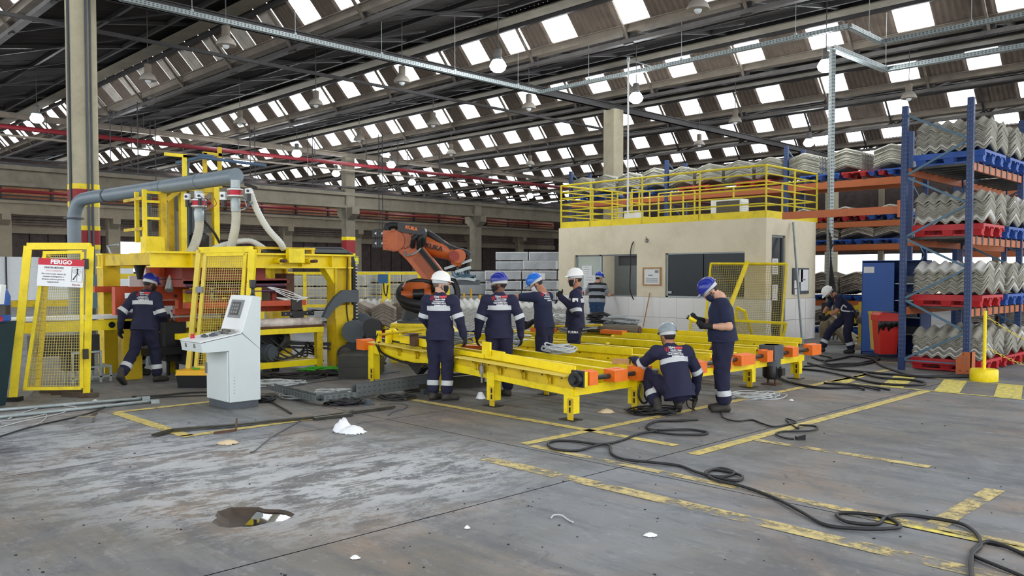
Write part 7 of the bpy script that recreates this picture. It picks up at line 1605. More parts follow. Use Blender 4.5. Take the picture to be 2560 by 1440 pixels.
# yellow fence frames
fe = thing('machine_fence', 'yellow framed mesh fence running behind the corrugated stacks and the robot', 'fence', (0, 0, 0))
FD = 26.0
def fpt(u, z): q = PD(u, 686, FD); return Vector((q.x, q.y, z))
us = [470, 560, 655, 762, 872, 886, 962, 972, 1048, 1060, 1120]
for u in us: b = MB(); q = fpt(u, 0); b.box((q.x, q.y, .88), (.1, .06, 1.76), Matrix.Rotation(YAW, 3, 'Z')); b.build('post', M['yellow'], fe)
for u0, u1 in zip(us, us[1:]):
    if u1 - u0 < 30: continue
    for z in (1.74, .72): b = MB(); b.bar(fpt(u0, z), fpt(u1, z), .05, .09); b.build('rail', M['yellow'], fe)
    b = MB(); a_ = fpt(u0, 0); e_ = fpt(u1, 0); n = int((e_-a_).length/.12)
    for k in range(1, n): q = a_.lerp(e_, k/n); b.bar((q.x, q.y, .76), (q.x, q.y, 1.7), .008)
    for k in range(1, 9): b.bar((a_.x, a_.y, .72 + .11*k), (e_.x, e_.y, .72 + .11*k), .008)
    ob = b.build('wire_mesh', M['yellow_pale'], fe); ob['kind'] = 'stuff'
t = thing('switch_box', 'blue switch box on a yellow post beside the robot', 'switch box', PD(958, 696, 24.5), YAW); b = MB(); b.bx(-.14, .14, -.08, .08, -.14, .12); b.build('box', mat('steel blue enamel', '#2f628e', .5), t); b = MB(); b.tube(spline([(.02, -.05, -.14), (.05, -.1, -.4), (.1, -.05, -.5), (.14, 0, -.2)]), .02, 6); b.build('cable', M['dark'], t)
b = MB(); b.bx(-.03, .03, -.03, .03, -1.68, -.14); b.build('post', M['yellow'], t)
def stanchion(u, v0, z1, label):
    q = PD(u, 760, v0); t = thing('barrier_post', label, 'barrier post', (q.x, q.y, 0)); b = MB(); b.cyl((0, 0, 0), (0, 0, z1), .035, n=8); b.build('post', M['barrier'], t); b = MB(); b.cyl((0, 0, 0), (0, 0, .03), .16, n=12); b.build('base', M['barrier'], t)
stanchion(953, 23, .95, 'amber barrier post before the blue switch box'); stanchion(1160, 27, 1.1, 'amber barrier post right of the robot'); stanchion(1200, 27, 1.05, 'amber barrier post by the hazard-striped column'); stanchion(1178, 29, 1.2, 'amber barrier post behind the other two near the striped column')
# hazard wrap on the column right of the robot, caution sign on the second column
def hazard(cx, cy, w, d, z0, z1, label):
    t = struct('hazard_wrap', (cx, cy, 0)); b = MB(); b.bx(-w/2, w/2, -d/2, d/2, z0, z1); b.build('wrap', M['black'], t); b = MB(); n = int((z1-z0)/.36)
    for k in range(n):
        z = z0 + .36*k; yy = -d/2 - .004; b.add([(-w/2, yy, z), (0, yy, z+.14), (w/2, yy, z), (w/2, yy, z+.14), (0, yy, z+.28), (-w/2, yy, z+.14)], [(0, 1, 4, 5), (1, 2, 3, 4)]); xx = w/2 + .004; b.add([(xx, -d/2, z), (xx, d/2, z+.16), (xx, d/2, z+.3), (xx, -d/2, z+.14)], [(0, 1, 2, 3)])
    o = b.build('yellow_chevron', M['yellow_dull'], t); o['kind'] = 'stuff'
hazard(HX2, 5.46*BAY, .6, .66, .1, 2.0, 'black and yellow chevron wrap round the column right of the robot')
a2 = Vector((HX2, 4*BAY, 0)); hazard(a2.x, a2.y, .6, .66, .3, 1.9, 'black and yellow striped wrap round the foot of the second column')
t = thing('caution_sign', 'yellow caution sign hanging on the second column', 'sign', PD(884, 650, 46.2), YAW); b = MB(); b.bx(-.27, .27, -.01, .01, -.22, .22); b.build('plate', M['sign_yellow'], t); wtext('CUIDADO', .115, M['ink'], frame((0, -.014, .16), (1, 0, 0), (0, 0, 1)), 'lettering', t, .003)
b = MB(); [b.bx(-.2, .08, -.014, -.012, .04 - .06*k, .055 - .06*k) for k in range(4)]; b.add([(.1, -.014, -.16), (.23, -.014, -.16), (.165, -.014, -.04)], [(0, 1, 2)]); b.build('print', M['ink'], t)
# corrugated stacks behind the conveyors
ws = [(-19.8, 13.75, YAW + R(8), SH3, 11, 'brownish bent sheet stack furthest left, beside the press column'), (-19.2, 14.3, YAW + R(8), SH3, 11, 'brownish bent sheet stack second from the press column'), (-18.9, 15.05, YAW + R(8), SH3, 12, 'brownish bent sheet stack just left of the robot plinth'), (-18.3, 16.2, 0, SH1L, 12, 'grey corrugated stack between robot and first worker'), (-17.6, 16.9, YAW, SH1L, 12, 'grey corrugated stack seen between the two printed backs'), (-17.0, 17.8, YAW + R(90), SH1L, 12, 'grey corrugated stack behind the second printed back'), (-16.9, 18.35, YAW, SH1L, 11, 'grey corrugated stack by the cabin corner'), (-20.4, 15.3, YAW, SH1L, 13, 'pale-topped corrugated stack in the rear row left'), (-19.2, 17.0, YAW, SH1L, 13, 'pale-topped corrugated stack in the rear row middle'), (-18.3, 18.3, YAW, SH1L, 13, 'pale-topped corrugated stack in the rear row right')]
def at(u, D): q = PD(u, 760, D); return q.x, q.y
spots = [(905, 23.2, 90), (965, 23.0, 90), (1022, 23.4, 70), (1165, 22.6, 0), (1235, 22.8, 0), (1310, 22.8, 0), (1375, 23.2, 0), (930, 24.6, 0), (1060, 24.8, 0), (1190, 24.8, 0)]
for (u, D, a), (_, _, _, me, n, lb) in zip(spots, ws):
    x, y = at(u, D); stack(x, y, .16, YAW + R(a), n + 8, me, .031, lb, 'corrugated stacks behind the conveyors')
    if D < 24: pallet(x, y, 0, 'red' if u < 1000 or u > 1280 else 'blue', 'pallet under the ' + lb.replace('corrugated ', '').replace('bent ', ''), 'pallets behind the conveyors', .62, YAW + R(a))
# machines at the left end of the conveyors
def spool(u, v, D, r, w, label, m='plinth', tilt=0):
    q = PD(u, v, D); t = thing('cable_reel', label, 'reel', (q.x, q.y, 0), YAW); zc = q.z; X = Matrix.Rotation(R(90), 3, 'X') @ Matrix.Rotation(R(tilt), 3, 'Y')
    for s in (-1, 1): b = MB(); b.lathe([(r, s*w/2 - .02), (r, s*w/2 + .02)], 20, (0, 0, zc), X); b.build('flange', M[m], t, sharp=40)
    b = MB(); b.lathe([(r*.6, -w/2), (r*.66, 0), (r*.6, w/2)], 16, (0, 0, zc), X); b.build('drum', M['dark'], t, sharp=40); b = MB(); b.bx(-r*.6, r*.6, -w/2-.05, w/2+.05, 0, max(.03, zc - r)); b.build('cradle', M['dark'], t)
spool(885, 828, 14.9, .2, .18, 'dark grey reel at the left end of the conveyors, nearest the press column'); spool(905, 812, 15.6, .22, .16, 'dark grey reel with a fanned sheet, second from the press column', 'plinth', 10); spool(932, 818, 14.6, .16, .14, 'small dark reel next to the rod bracket', 'dark')
t = thing('floor_motor', 'grey electric motor with a round fan cover on the floor by the press column', 'motor', PD(878, 868, 15.0).xy.to_3d(), YAW); b = MB(); b.cyl((-.05, -.2, .28), (-.05, .3, .28), .17, n=16); b.build('casing', M['plinth'], t, sharp=40); b = MB(); b.lathe([(.16, 0), (.13, .05), (.05, .06)], 16, (-.05, -.2, .28), Matrix.Rotation(R(90), 3, 'X')); b.build('fan_cover', M['iron'], t, sharp=40); b = MB(); b.bx(-.2, .1, -.2, .3, 0, .13); b.build('base', M['dark'], t)
t = thing('steel_box_beam', 'low dark steel box lying under the left end of the conveyor', 'steel box', PD(905, 905, 14.0).xy.to_3d(), YAW); b = MB(); b.bx(-.3, .3, -.5, .5, 0, .38); b.build('box', M['rail_dark'], t); b = MB(); b.bx(-.32, .32, -.52, .52, .2, .24); b.build('flange', M['rail_dark'], t)
t = thing('pipe_offcuts', 'bundle of striped pipe offcuts leaning behind the left conveyor end', 'pipe bundle', (0, 0, 0))
for k in range(6): b = MB(); b.tube([PD(938 + 3*k, 916, 15.2 + .05*k), PD(972 + 4*k, 822, 15.4 + .05*k)], .03, 7); b.build('pipe', M[['plinth', 'galv', 'iron'][k % 3]], t)
# ================================================================== RIGHT-HAND SIDE
sp = thing('chain_post', 'yellow chain post on a round yellow base in front of the near rack', 'barrier post', (-4.15, 14.72, 0)); b = MB(); b.lathe([(.2, 0), (.205, .02), (.205, .17), (.19, .19)], 24); b.build('base', M['yellow'], sp, sharp=40); b = MB(); b.cyl((0, 0, .18), (0, 0, 1.12), .026, n=10); b.build('post', M['yellow'], sp)
def chain(p, q, sag, label):
    b = MB(); P = [Vector(p).lerp(Vector(q), i/40) - Vector((0, 0, sag*4*(i/40)*(1-i/40))) for i in range(41)]
    for i in range(40):
        a, e = P[i], P[i+1]; d = (e-a).normalized(); s = (d.cross(UP) if i % 2 else d.cross(d.cross(UP))).normalized(); c = (a+e)/2; L = (e-a).length*.68
        ring = [c + d*L*math.cos(k*math.pi/4) + s*.016*math.sin(k*math.pi/4) for k in range(9)]; b.tube(ring, .004, 4, False)
    o = b.build('chain', M['yellow_pale']); tag(o, label, 'chain')
chain((-4.15, 14.72, 1.05), (-1.9, 16.6, .62), .45, 'upper pale yellow link chain hanging from the chain post'); chain((-4.15, 14.72, .55), (-2.2, 16.2, .2), .28, 'lower pale yellow link chain hanging from the chain post')
q = G(2222, 895); cbn = thing('tool_cabinet', 'blue steel cabinet with an open shelf side, standing behind the near rack', 'cabinet', (-6.86, 18.15, 0)); 
for nm, bx_, m in (('door', (-.55, .1, -.3, -.27, .05, 1.95), 'blue'), ('side', (-.57, -.55, -.3, .3, 0, 2), 'blue_dark'), ('side', (.62, .64, -.3, .3, 0, 2), 'blue_dark'), ('back', (-.57, .64, .28, .3, 0, 2), 'blue_dark'), ('top', (-.57, .64, -.3, .3, 1.98, 2), 'blue'), ('base', (-.57, .64, -.3, .3, 0, .06), 'blue_dark')): b = MB(); b.bx(*bx_); b.build(nm, M[m], cbn)
for z in (.45, .8, 1.15, 1.5): b = MB(); b.bx(.1, .62, -.26, .28, z, z+.02); b.build('shelf', M['galv'], cbn)
for k, z in enumerate((.47, .82, 1.17, 1.52)): b = MB(); b.bx(.2, .5, -.1, .15, z, z+.15); b.build('stored_part', M['plinth'], cbn)
notice('cabinet_label', 'white label at the top of the blue cabinet door', 'label', (-7.28, 17.845, 1.8), EX, EZ, .22, .13, lines=3, ink='grey')
q = PD(2214, 840, 16.6); bn = thing('waste_bin', 'red plastic waste bin with a black bag over its rim, before the blue cabinet', 'bin', (q.x, q.y, 0), YAW)
b = MB(); b.add([(-.16, -.14, .12), (.16, -.14, .12), (.16, .14, .12), (-.16, .14, .12), (-.2, -.18, .78), (.2, -.18, .78), (.2, .18, .78), (-.2, .18, .78)], [(3,2,1,0),(4,5,6,7),(0,1,5,4),(1,2,6,5),(2,3,7,6),(3,0,4,7)]); b.build('bucket', M['bin_red'], bn)
b = MB(); b.prism([(-.22, .78), (.22, .78), (.23, .84), (.18, .93), (-.16, .95), (-.22, .9)], -.19, .19); b.build('lid', M['bin_red'], bn)
b = MB(); rr = random.Random(2); V = []
for i in range(17): x = -.24 + .48*i/16; V += [(x, -.2 - .03*abs(math.sin(i*1.7)), .78), (x*1.02, -.21 - .04*abs(math.sin(i*2.3)), .68 + .05*math.sin(i*1.3)), (x*.95, -.19, .5 + .14*abs(math.sin(i*.9)) + .15*(i/16))]
b.add(V, [(3*i, 3*i+1, 3*i+4, 3*i+3) for i in range(16)] + [(3*i+1, 3*i+2, 3*i+5, 3*i+4) for i in range(16)]); b.build('bin_bag', M['black'], bn, True)
b = MB(); b.cyl((.2, -.22, 0), (.2, -.22, .9), .015, n=8); b.cyl((.2, -.22, 0), (.2, -.22, .03), .09, .03, 10); b.build('stand', M['rust'], bn)
for k, (m, lb) in enumerate((('blue_dark', 'blue bin standing behind the red bin'), ('tarp', 'tan bin standing behind the blue bin'))):
    p = Vector((q.x, q.y, 0)) + RT*(.2 + .08*k) + FH*(.42 + .4*k); t = thing('waste_bin', lb, 'bin', p, YAW); b = MB(); b.add([(-.16, -.14, .12), (.16, -.14, .12), (.16, .14, .12), (-.16, .14, .12), (-.2, -.18, .88), (.2, -.18, .88), (.2, .18, .88), (-.2, .18, .88)], [(3,2,1,0),(4,5,6,7),(0,1,5,4),(1,2,6,5),(2,3,7,6),(3,0,4,7)]); b.build('bucket', M[m], t); b = MB(); b.bx(-.21, .21, -.19, .19, .88, .93); b.build('lid', M[m], t)
p = PD(2212, 768, 17.6); t = thing('brass_valve', 'brass pipe valve with a round grip above the red bin', 'valve', p, YAW); b = MB(); b.tube([(-.14, 0, 0), (.2, 0, 0)], .025, 8); b.tube([(0, 0, -.04), (0, 0, .16)], .02, 8); b.build('pipe', M['yellow_dull'], t); b = MB(); b.sphere((0, 0, .18), .035, 8, 6); b.build('grip', M['steel'], t); b = MB(); b.cyl((0, 0, -p.z + 0.0), (0, 0, -.04), .02, n=6); b.build('riser', M['iron'], t)
def spiral(label, pts, r):
    P = spline(pts, 16); Q = []; 
    for a, e in zip(P, P[1:]): Q += [a, a.lerp(e, .5)]
    b = MB(); b.tube(Q, [r*(1.07 if k % 2 else .95) for k in range(len(Q))], 12, False); tag(b.build('spiral_hose', M['hose_clear'], None, True), label, 'hose')
spiral('thick tan spiral hose curving on the floor below the red bin', [PD(2140, 790, 19.2), PD(2180, 808, 19.2), PD(2205, 840, 19.1), PD(2198, 866, 18.9), PD(2165, 872, 18.8), PD(2128, 868, 19.0)], .13)
spiral('thick tan spiral hose arching behind the harnessed worker', [PD(2135, 858, 20.2), PD(2115, 845, 20.2), PD(2090, 812, 20.3), PD(2075, 800, 20.4), PD(2062, 818, 20.5), PD(2064, 842, 20.6)], .13)
spiral('thick tan spiral hose against the cabin corner wall', [PD(2060, 848, 21.0), PD(2072, 830, 21.0), PD(2095, 826, 21.0), PD(2120, 838, 20.8), PD(2140, 852, 20.6)], .12)
t = thing('yellow_stand', 'yellow steel stand with a crossbar beside the harnessed worker', 'stand', (0, 0, 0)); a = PD(2152, 868, 19.6); b = MB(); b.bx(a.x-.05, a.x+.05, a.y-.05, a.y+.05, 0, 1.05); b.build('post', M['yellow_dull'], t); b = MB(); b.bar((a.x, a.y, .95), PD(2062, 785, 20.5), .08, .1); b.build('crossbar', M['yellow_dull'], t); b = MB(); b.bar((a.x, a.y, .6), (a.x+.7, a.y+.6, .6), .07); b.build('side_bar', M['yellow_dull'], t)
# ================================================================== LEFT EDGE
q = G(12, 1140); t = thing('blue_cabinet', 'dark blue steel cabinet cut off at the left picture edge', 'cabinet', (q.x, q.y, 0), YAW + R(34)); b = MB(); b.bx(-.9, -.07, -.0, .5, .0, 1.08); b.build('body', M['blue_dark'], t); b = MB(); b.bx(-.92, -.055, -.02, .52, 1.08, 1.12); b.build('top', M['blue_dark'], t)
q = PD(-50, 780, 10.4); t = thing('drum_tank', 'bright blue tank with a white dispenser above a dark teal container, left picture edge', 'tank', (q.x, q.y, 0), YAW); b = MB(); b.lathe([(.22, 1.1), (.24, 1.12), (.24, 1.42), (.2, 1.52), (.1, 1.54)], 20, (.02, .15, 0)); b.build('tank', M['blue'], t, sharp=40); b = MB(); b.add([(-.3, -.1, 0), (.05, -.1, 0), (.05, .4, 0), (-.3, .4, 0), (-.4, -.15, 1.1), (.19, -.15, 1.1), (.19, .45, 1.1), (-.4, .45, 1.1)], [(3,2,1,0),(4,5,6,7),(0,1,5,4),(1,2,6,5),(2,3,7,6),(3,0,4,7)]); b.build('container', mat('dark teal plastic', '#17353f', .6), t)
b = MB(); b.box((.28, -.1, 1.46), (.14, .1, .24), Matrix.Rotation(R(8), 3, 'Y')); b.build('dispenser', M['white'], t); b = MB(); b.bx(.27, .32, -.14, -.06, 1.12, 1.18); b.build('red_tap', M['ink_red'], t); b = MB(); b.bx(.26, .38, -.1, .0, 1.2, 1.32); b.build('tap_block', M['iron'], t)
q = PD(262, 700, 18.5); t = thing('fire_extinguisher', 'red fire extinguisher hanging beside the banded column', 'extinguisher', (q.x, q.y, 0), YAW); b = MB(); b.lathe([(.08, 1.05), (.1, 1.1), (.1, 1.6), (.05, 1.7)], 14); b.build('cylinder', M['bin_red'], t, sharp=40); b = MB(); b.tube(spline([(0, 0, 1.72), (.1, -.05, 1.85), (.12, -.08, 1.6), (.1, -.1, 1.2)]), .018, 6); b.build('hose', M['black'], t); b = MB(); b.bx(-.04, .06, -.04, .04, 1.7, 1.78); b.build('valve', M['black'], t); b = MB(); b.bx(-.12, .12, .1, .14, 0, 1.6); b.build('mount_post', M['grey_paint'], t)
q = PD(240, 740, 18.6); t = thing('switch_cabinet', 'blue-grey electric box at the foot of the banded column', 'electric box', (q.x, q.y, 0), YAW); b = MB(); b.bx(-.18, .2, -.1, .1, .95, 1.7); b.build('box', M['rack_brace'], t); b = MB(); b.tube([(.16, -.05, 0), (.16, -.05, .95)], .04, 8); b.tube([(-.1, -.05, .0), (-.1, -.05, .95)], .03, 8); b.build('conduit', M['rack_brace'], t)
t = thing('leaning_rod', 'long thin grey handle with a bent top leaning beside the fire extinguisher', 'rod', (0, 0, 0)); b = MB(); b.tube([PD(260, 780, 16.0), PD(279, 640, 16.2), PD(268, 615, 16.2), PD(296, 612, 16.2)], .022, 8); b.v[0:0] = []; b.build('rod', M['galv'], t); b = MB(); b.tube([PD(260, 780, 16.0), PD(255, 866, 16.0)], .022, 8); b.build('handle', M['galv'], t)
for (u0, u1) in ((262, 370),): 
    t = thing('safety_barrier', 'yellow barrier behind the machine at the banded column', 'barrier', (0, 0, 0)); D = 20
    for u in (290, 355): a = PD(u, 700, D); b = MB(); b.box((a.x, a.y, .85), (.12, .12, 1.7)); b.build('post', M['yellow'], t)
    for z in (1.66, 1.35): b = MB(); b.bar(PD(265, 700, D).xy.to_3d() + UP*z, PD(370, 700, D).xy.to_3d() + UP*z, .08, .12); b.build('rail', M['yellow'], t)
# tool box
q = G(486, 970); t = thing('tool_box', 'black plastic tool box with a yellow lid on the floor beside the console', 'tool box', q + FH*.15, YAW); b = MB(); b.add([(-.25, -.14, 0), (.25, -.14, 0), (.25, .14, 0), (-.25, .14, 0), (-.27, -.16, .19), (.27, -.16, .19), (.27, .16, .19), (-.27, .16, .19)], [(3,2,1,0),(4,5,6,7),(0,1,5,4),(1,2,6,5),(2,3,7,6),(3,0,4,7)]); b.build('body', M['black'], t); b = MB(); b.add([(-.28, -.17, .19), (.28, -.17, .19), (.28, .17, .19), (-.28, .17, .19), (-.26, -.14, .26), (.26, -.14, .26), (.26, .14, .26), (-.26, .14, .26)], [(3,2,1,0),(4,5,6,7),(0,1,5,4),(1,2,6,5),(2,3,7,6),(3,0,4,7)]); b.build('lid', M['orange'] if False else M['barrier'], t); b = MB(); b.tube([(-.08, 0, .275), (.02, .03, .275)], .012, 6); b.build('screwdriver', M['cable_green'], t)
q = G(515, 940); t = thing('dark_case', 'black rounded case standing behind the tool box', 'case', q, YAW); b = MB(); b.prism([(-.16, 0), (.16, 0), (.17, .35), (.1, .45), (-.08, .42), (-.15, .25)], -.1, .12); b.build('case', M['black'], t)
# ================================================================== FLOOR CLUTTER
def cablepx(name, label, pts, r, m, cat='cable', n=6, z=None):
    P = [G(u, v) for u, v in pts]; P = [Vector((p.x, p.y, r + (.006 if i % 3 else .0))) for i, p in enumerate(P)]
    b = MB(); b.tube(spline(P, n), r, 6); return tag(b.build(name, M[m], None, True), label, cat)
cablepx('power_cable', 'long black power cable snaking across the floor to the lower right', [(1745, 1052), (1690, 1056), (1640, 1058), (1616, 1072), (1660, 1088), (1745, 1091), (1768, 1084), (1720, 1078), (1650, 1080), (1618, 1075), (1640, 1082), (1600, 1088), (1550, 1105), (1500, 1115), (1440, 1108), (1390, 1105), (1370, 1114), (1385, 1127), (1440, 1130), (1500, 1116), (1524, 1119), (1530, 1138), (1565, 1154), (1640, 1162), (1700, 1168), (1740, 1185), (1795, 1200), (1840, 1206), (1857, 1198), (1835, 1188), (1790, 1178), (1765, 1184), (1772, 1194), (1810, 1195), (1838, 1187), (1800, 1176), (1765, 1186), (1790, 1206), (1850, 1220), (1920, 1242), (1965, 1265), (2010, 1290), (2065, 1317), (2150, 1329), (2230, 1328), (2250, 1318), (2215, 1300), (2150, 1290), (2100, 1287), (2093, 1296), (2120, 1312), (2190, 1315), (2215, 1300), (2260, 1294), (2330, 1300), (2400, 1315), (2440, 1340), (2452, 1368), (2432, 1392), (2426, 1420), (2434, 1460), (2440, 1520)], .013, 'dark')
cablepx('power_cable', 'second black cable looping at the lower right picture corner', [(2436, 1520), (2428, 1440), (2430, 1400), (2434, 1378), (2465, 1362), (2510, 1372), (2580, 1400), (2640, 1430)], .013, 'dark'); cablepx('power_cable', 'short black cable crossing to the lower right picture corner', [(2438, 1392), (2445, 1402), (2500, 1425), (2570, 1452), (2640, 1490)], .012, 'dark')
cablepx('extension_cable', 'thin dark cable from the standing worker to a black plug on the floor', [(1802, 1030), (1810, 1048), (1840, 1056), (1880, 1052), (1905, 1062), (1935, 1070), (1975, 1062), (1990, 1058), (1965, 1050), (1975, 1060), (1995, 1074), (2000, 1066), (2040, 1068), (2038, 1078), (2000, 1082), (1955, 1081), (1940, 1089), (1960, 1098), (1985, 1100)], .01, 'dark')
q = G(1997, 1099); b = MB(); b.prism([(-.03, 0), (.06, 0), (.06, .06), (-.03, .035)], -.03, .03); o = b.build('cable_plug', M['black']); o.location = q; o.rotation_euler.z = YAW; tag(o, 'black plug lying at the end of the thin cable', 'plug')
rcs = [[(1930, 930), (1955, 952), (2000, 966), (2060, 973), (2140, 973), (2160, 978)], [(2000, 925), (2060, 932), (2120, 945), (2200, 962), (2290, 967), (2312, 961), (2280, 953), (2200, 948), (2160, 936)], [(2030, 895), (2060, 905), (2100, 900), (2130, 893), (2180, 900), (2200, 915), (2240, 930), (2300, 945), (2400, 942), (2440, 944)], [(2040, 915), (2090, 920), (2150, 915), (2190, 905), (2190, 895), (2140, 893)], [(2020, 910), (2080, 925), (2140, 932), (2220, 938), (2320, 946), (2430, 946)], [(2060, 960), (2110, 965), (2170, 970), (2225, 977)], [(2120, 962), (2150, 968), (2200, 979)], [(2050, 890), (2080, 898), (2060, 908), (2110, 915), (2200, 900)], [(2010, 918), (2100, 912), (2170, 912)]]
for k, c in enumerate(rcs): cablepx('hose_line', ['thick black hose from the gear motor along the yellow line', 'thick black hose looping on the hatched floor', 'thick black hose running to the chain post base', 'black hose curled under the harnessed worker', 'black hose beside the one to the chain post', 'short black hose ending on the grey floor', 'short black hose crossing its neighbour on the grey floor', 'black hose tangle by the cabin corner', 'black hose straight across the tangle'][k], c, .02 if k < 5 else .016, 'dark', 'hose')
cablepx('wire_run', 'dark wire curving from the left edge past the hammer', [(-60, 1112), (0, 1095), (80, 1070), (190, 1044), (240, 1030), (275, 1015), (300, 1006), (360, 1000), (430, 994), (530, 990)], .009, 'dark'); cablepx('wire_run', 'grey wire looping over the metal rods at the left', [(0, 1070), (60, 1055), (110, 1045), (150, 1035), (190, 1020), (120, 1018), (60, 1032), (20, 1050)], .007, 'cable_pale'); cablepx('wire_run', 'thin pale wire crossing the rods at the left edge', [(0, 1055), (70, 1048), (115, 1038), (105, 1055), (60, 1075), (0, 1090)], .006, 'cable_pale')
cablepx('wire_run', 'dark cable pair running to the console foot', [(330, 994), (400, 992), (470, 985), (530, 982)], .012, 'dark'); cablepx('wire_run', 'thin dark wire on the floor below the black bar', [(625, 1132), (640, 1128), (680, 1095), (730, 1065), (752, 1053)], .006, 'plinth'); cablepx('wire_run', 'thin dark wire in front of the first worker', [(970, 1040), (985, 1030), (1010, 1024), (1018, 1014), (990, 1010), (950, 1014)], .006, 'plinth')
cablepx('wire_run', 'bent pale wire scrap on the open floor', [(1378, 1297), (1385, 1292), (1405, 1293), (1420, 1302), (1433, 1310)], .006, 'cable_pale')
for k, (a, e) in enumerate((((0, 1030), (352, 1001)), ((0, 1048), (385, 1007)))):
    p, q = G(*a), G(*e); b = MB(); b.tube([p + UP*.025 - (q-p).normalized()*.3, q + UP*.025], .022, 8); o = b.build('metal_tube', M['galv'], None, True); tag(o, ['far long galvanised tube on the floor at the left', 'near long galvanised tube on the floor at the left'][k], 'tube')
for k, (u, v) in enumerate(((365, 1000), (388, 1008))): p = G(u, v); b = MB(); b.box(p + UP*.025, (.1, .06, .05), Matrix.Rotation(YAW + .5, 3, 'Z')); b.bar(p + UP*.03, p + UP*.03 - RT*.12, .03); o = b.build('tube_clamp', M['galv']); tag(o, ['small clamp at the end of the far metal tube', 'small clamp at the end of the near metal tube'][k], 'clamp')
q = G(214, 1056); t = thing('sledge_hammer', 'short-handled sledge hammer lying on the floor at the left', 'hammer', q, YAW); b = MB(); b.prism([(-.095, .01), (-.08, 0), (.08, 0), (.095, .01), (.095, .06), (.08, .07), (-.08, .07), (-.095, .06)], -.04, .035); b.build('head', M['steel'], t); b = MB(); b.tube([(0, .0, .035), (-.1, .45, .03)], .018, 8); b.build('handle', M['wood_dark'], t)
# the long black bar and offcuts before the console
t = thing('flat_bar', 'long black flat steel bar lying on the floor in front of the console', 'steel bar', (0, 0, 0)); P = [G(386, 1094), G(428, 1081), G(600, 1066), G(760, 1050), G(985, 1021)]; b = MB()
for a, e in zip(P, P[1:]): b.bar(a + UP*.025, e + UP*.025, .07, .02)
b.build('bar', M['rail_dark'], t); b = MB(); b.bar(G(590, 1078) + UP*.01, G(592, 1068) + UP*.09, .02); b.bar(G(535, 1085) + UP*.012, G(590, 1078) + UP*.012, .025); b.build('hook', M['rust'], t)
t = thing('flat_bar', 'short dark angle bar beside the long black bar', 'steel bar', (0, 0, 0)); b = MB(); b.bar(G(785, 1051) + UP*.02, G(880, 1040) + UP*.02, .06, .03); b.bar(G(858, 1042) + UP*.02, G(880, 1032) + UP*.03, .05, .02); b.build('bar', M['rail_dark'], t)
# perforated trays lying on the floor
t = thing('floor_tray', 'perforated grey cable tray lying on the floor before the press, bent to the right', 'cable tray', (0, 0, 0))
for (a, e, w, h) in (((676, 982), (800, 1014), .12, .07), ((800, 1014), (880, 1004), .2, .08), ((885, 1003), (1010, 984), .1, .17), ((1010, 984), (1085, 972), .1, .17)): tray(t, G(*a) + UP*.06, G(*e) + UP*.06, w, h, 'tray_steel')
for u, v in ((920, 1012), (1060, 985)): q = G(u, v); b = MB(); b.box(q + UP*.03, (.07, .07, .08)); b.box(q + UP*.006, (.14, .12, .012)); b.build('foot', M['plinth'], t)
t = thing('floor_beam', 'pair of dark steel channels lying on the floor behind the first worker', 'steel beam', (0, 0, 0)); p, q = G(1010, 982), G(1240, 962)
for dz, o_ in ((.1, 0), (.12, .28)): b = MB(); b.bar(p + UP*dz + FH*o_, q + UP*dz + FH*o_, .08, .16); b.build('channel', M['rail_dark'], t)
b = MB(); b.bar(p + UP*.16 - FH*.045, p.lerp(q, .3) + UP*.16 - FH*.045, .01, .1); b.build('plate', M['plinth'], t)
for (nm, lb, u, v, r_, n, m, s_, wr) in (('cable_coil', 'grey wire coil inside the floor tray bend, left one', 770, 995, .42, 14, 'cable_grey', 21, .008), ('cable_coil', 'pale wire coil inside the floor tray bend, right one', 860, 988, .4, 14, 'cable_pale', 22, .008), ('cable_coil', 'green hose coil on the floor at the foot of the press column', 815, 930, .42, 16, 'cable_green', 23, .013), ('cable_coil', 'black hose coil beside the green one', 855, 936, .45, 9, 'dark', 24, .02), ('cable_coil', 'dark cable coil on the floor behind the console', 720, 945, .6, 9, 'dark', 25, .014), ('cable_coil', 'pale cable run beside the console foot', 680, 962, .5, 9, 'cable_pale', 26, .01), ('cable_coil', 'flat black coil under the first worker tray', 990, 998, .28, 5, 'dark', 27, .012), ('cable_coil', 'black cable bundle beneath the bent floor tray', 860, 1012, .24, 12, 'dark', 28, .012), ('cable_coil', 'black cable pile under the squatting worker', 1640, 1035, .3, 16, 'dark', 29, .01), ('cable_coil', 'pale wire coil on the floor behind the standing worker', 1880, 992, .45, 12, 'cable_pale', 30, .007), ('cable_coil', 'dark cable knot by the console foot', 660, 1005, .16, 6, 'dark', 31, .014), ('cable_coil', 'black hose bundle on the floor left of the conveyor', 905, 918, .4, 8, 'dark', 32, .02)): coil_obj(nm, lb, G(u, v), r_, n, m, wr, .05, .55, None, s_, YAW)
cablepx('wire_run', 'long thin wires running from the console to the left conveyor leg', [(645, 970), (720, 968), (800, 955), (900, 943), (1000, 930)], .007, 'plinth'); cablepx('wire_run', 'dark cable lying from the console foot to the tray', [(645, 1000), (670, 1005), (700, 1020), (728, 1036)], .012, 'dark')
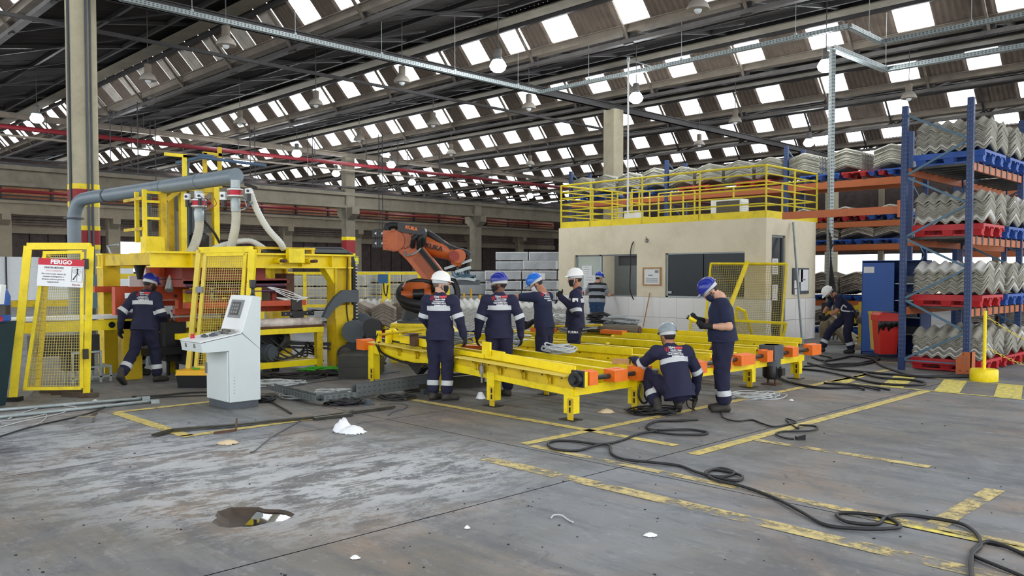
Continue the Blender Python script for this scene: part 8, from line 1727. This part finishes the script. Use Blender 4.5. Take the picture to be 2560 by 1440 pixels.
# rags, papers and scraps
def crumple(name, label, q, w, d, h, m, seed, cat, group=None):
    rr = random.Random(seed); b = MB(); N = 12; V = []
    for i in range(N + 1):
        for j in range(N + 1):
            x, y = i/N - .5, j/N - .5; r_ = math.hypot(x, y)*2; z = max(0, 1 - r_**2)*h*(.75 + .35*rr.random()) + .004; V.append((x*w*(1 + .15*rr.uniform(-1, 1)), y*d*(1 + .2*rr.uniform(-1, 1)), z))
    b.add(V, [(i*(N+1)+j, (i+1)*(N+1)+j, (i+1)*(N+1)+j+1, i*(N+1)+j+1) for i in range(N) for j in range(N) if math.hypot((i+.5)/N-.5, (j+.5)/N-.5) < .52]); o = b.build(name, M[m], None, True); o.location = q; o.rotation_euler.z = YAW; return tag(o, label, cat, group)
crumple('plastic_bag', 'crumpled white plastic bag on the floor, upright part', G(858, 1078), .22, .22, .14, 'bag', 1, 'bag'); crumple('plastic_bag', 'crumpled white plastic rag spread beside the upright bag', G(882, 1082), .28, .22, .08, 'bag', 2, 'bag')
crumple('paper_scrap', 'tan paper scrap on the floor below the black bar', G(570, 1108), .2, .2, .03, 'kraft', 3, 'paper'); crumple('paper_scrap', 'tan paper scrap under the near conveyor end', G(1516, 1032), .2, .14, .05, 'kraft', 4, 'paper'); crumple('paper_ball', 'crumpled white paper ball beside the middle conveyor leg', G(1202, 997), .13, .13, .1, 'bag', 5, 'paper')
for k, (u, v, w, lb) in enumerate(((1626, 1340, .09, 'pale chip on the open floor right of the tyre marks'), (238, 1003, .08, 'white scrap beside the gate foot'), (1978, 1002, .07, 'pale scrap on the floor behind the standing worker'), (1168, 1322, .04, 'small steel washer lying on the floor joint'), (888, 1397, .06, 'pale fleck near the bottom edge'))): crumple('floor_scrap', lb, G(u, v), w, w*.7, .02, 'paper', 40 + k, 'scrap')
for k, (u, v, rz) in enumerate(((180, 985, .3), (200, 992, -.2), (150, 982, .1))): q = G(u, v); t = thing('timber_block', ['dark timber block under the gate, middle one', 'dark timber block under the gate post', 'dark timber block under the gate, left one'][k], 'timber', q, YAW + rz); b = MB(); b.bx(-.26, .26, -.05, .05, 0, .06); b.build('block', M['wood_dark'], t)
rr = random.Random(11)
b = MB()
for k in range(170):
    u, v = rr.uniform(0, 2560), rr.uniform(960, 1440); q = G(u, v); s_ = rr.uniform(.003, .011)
    if -5.9 < q.x < -4.9 and 2.3 < q.y < 3.3: continue
    b.box((q.x, q.y, s_*.3), (s_, s_*rr.uniform(.6, 1.8), s_*.6), Matrix.Rotation(rr.uniform(0, 3), 3, 'Z'))
o = b.build('grit', M['dark']); tag(o, 'dark grit and crumbs scattered over the concrete floor', 'debris'); o['kind'] = 'stuff'
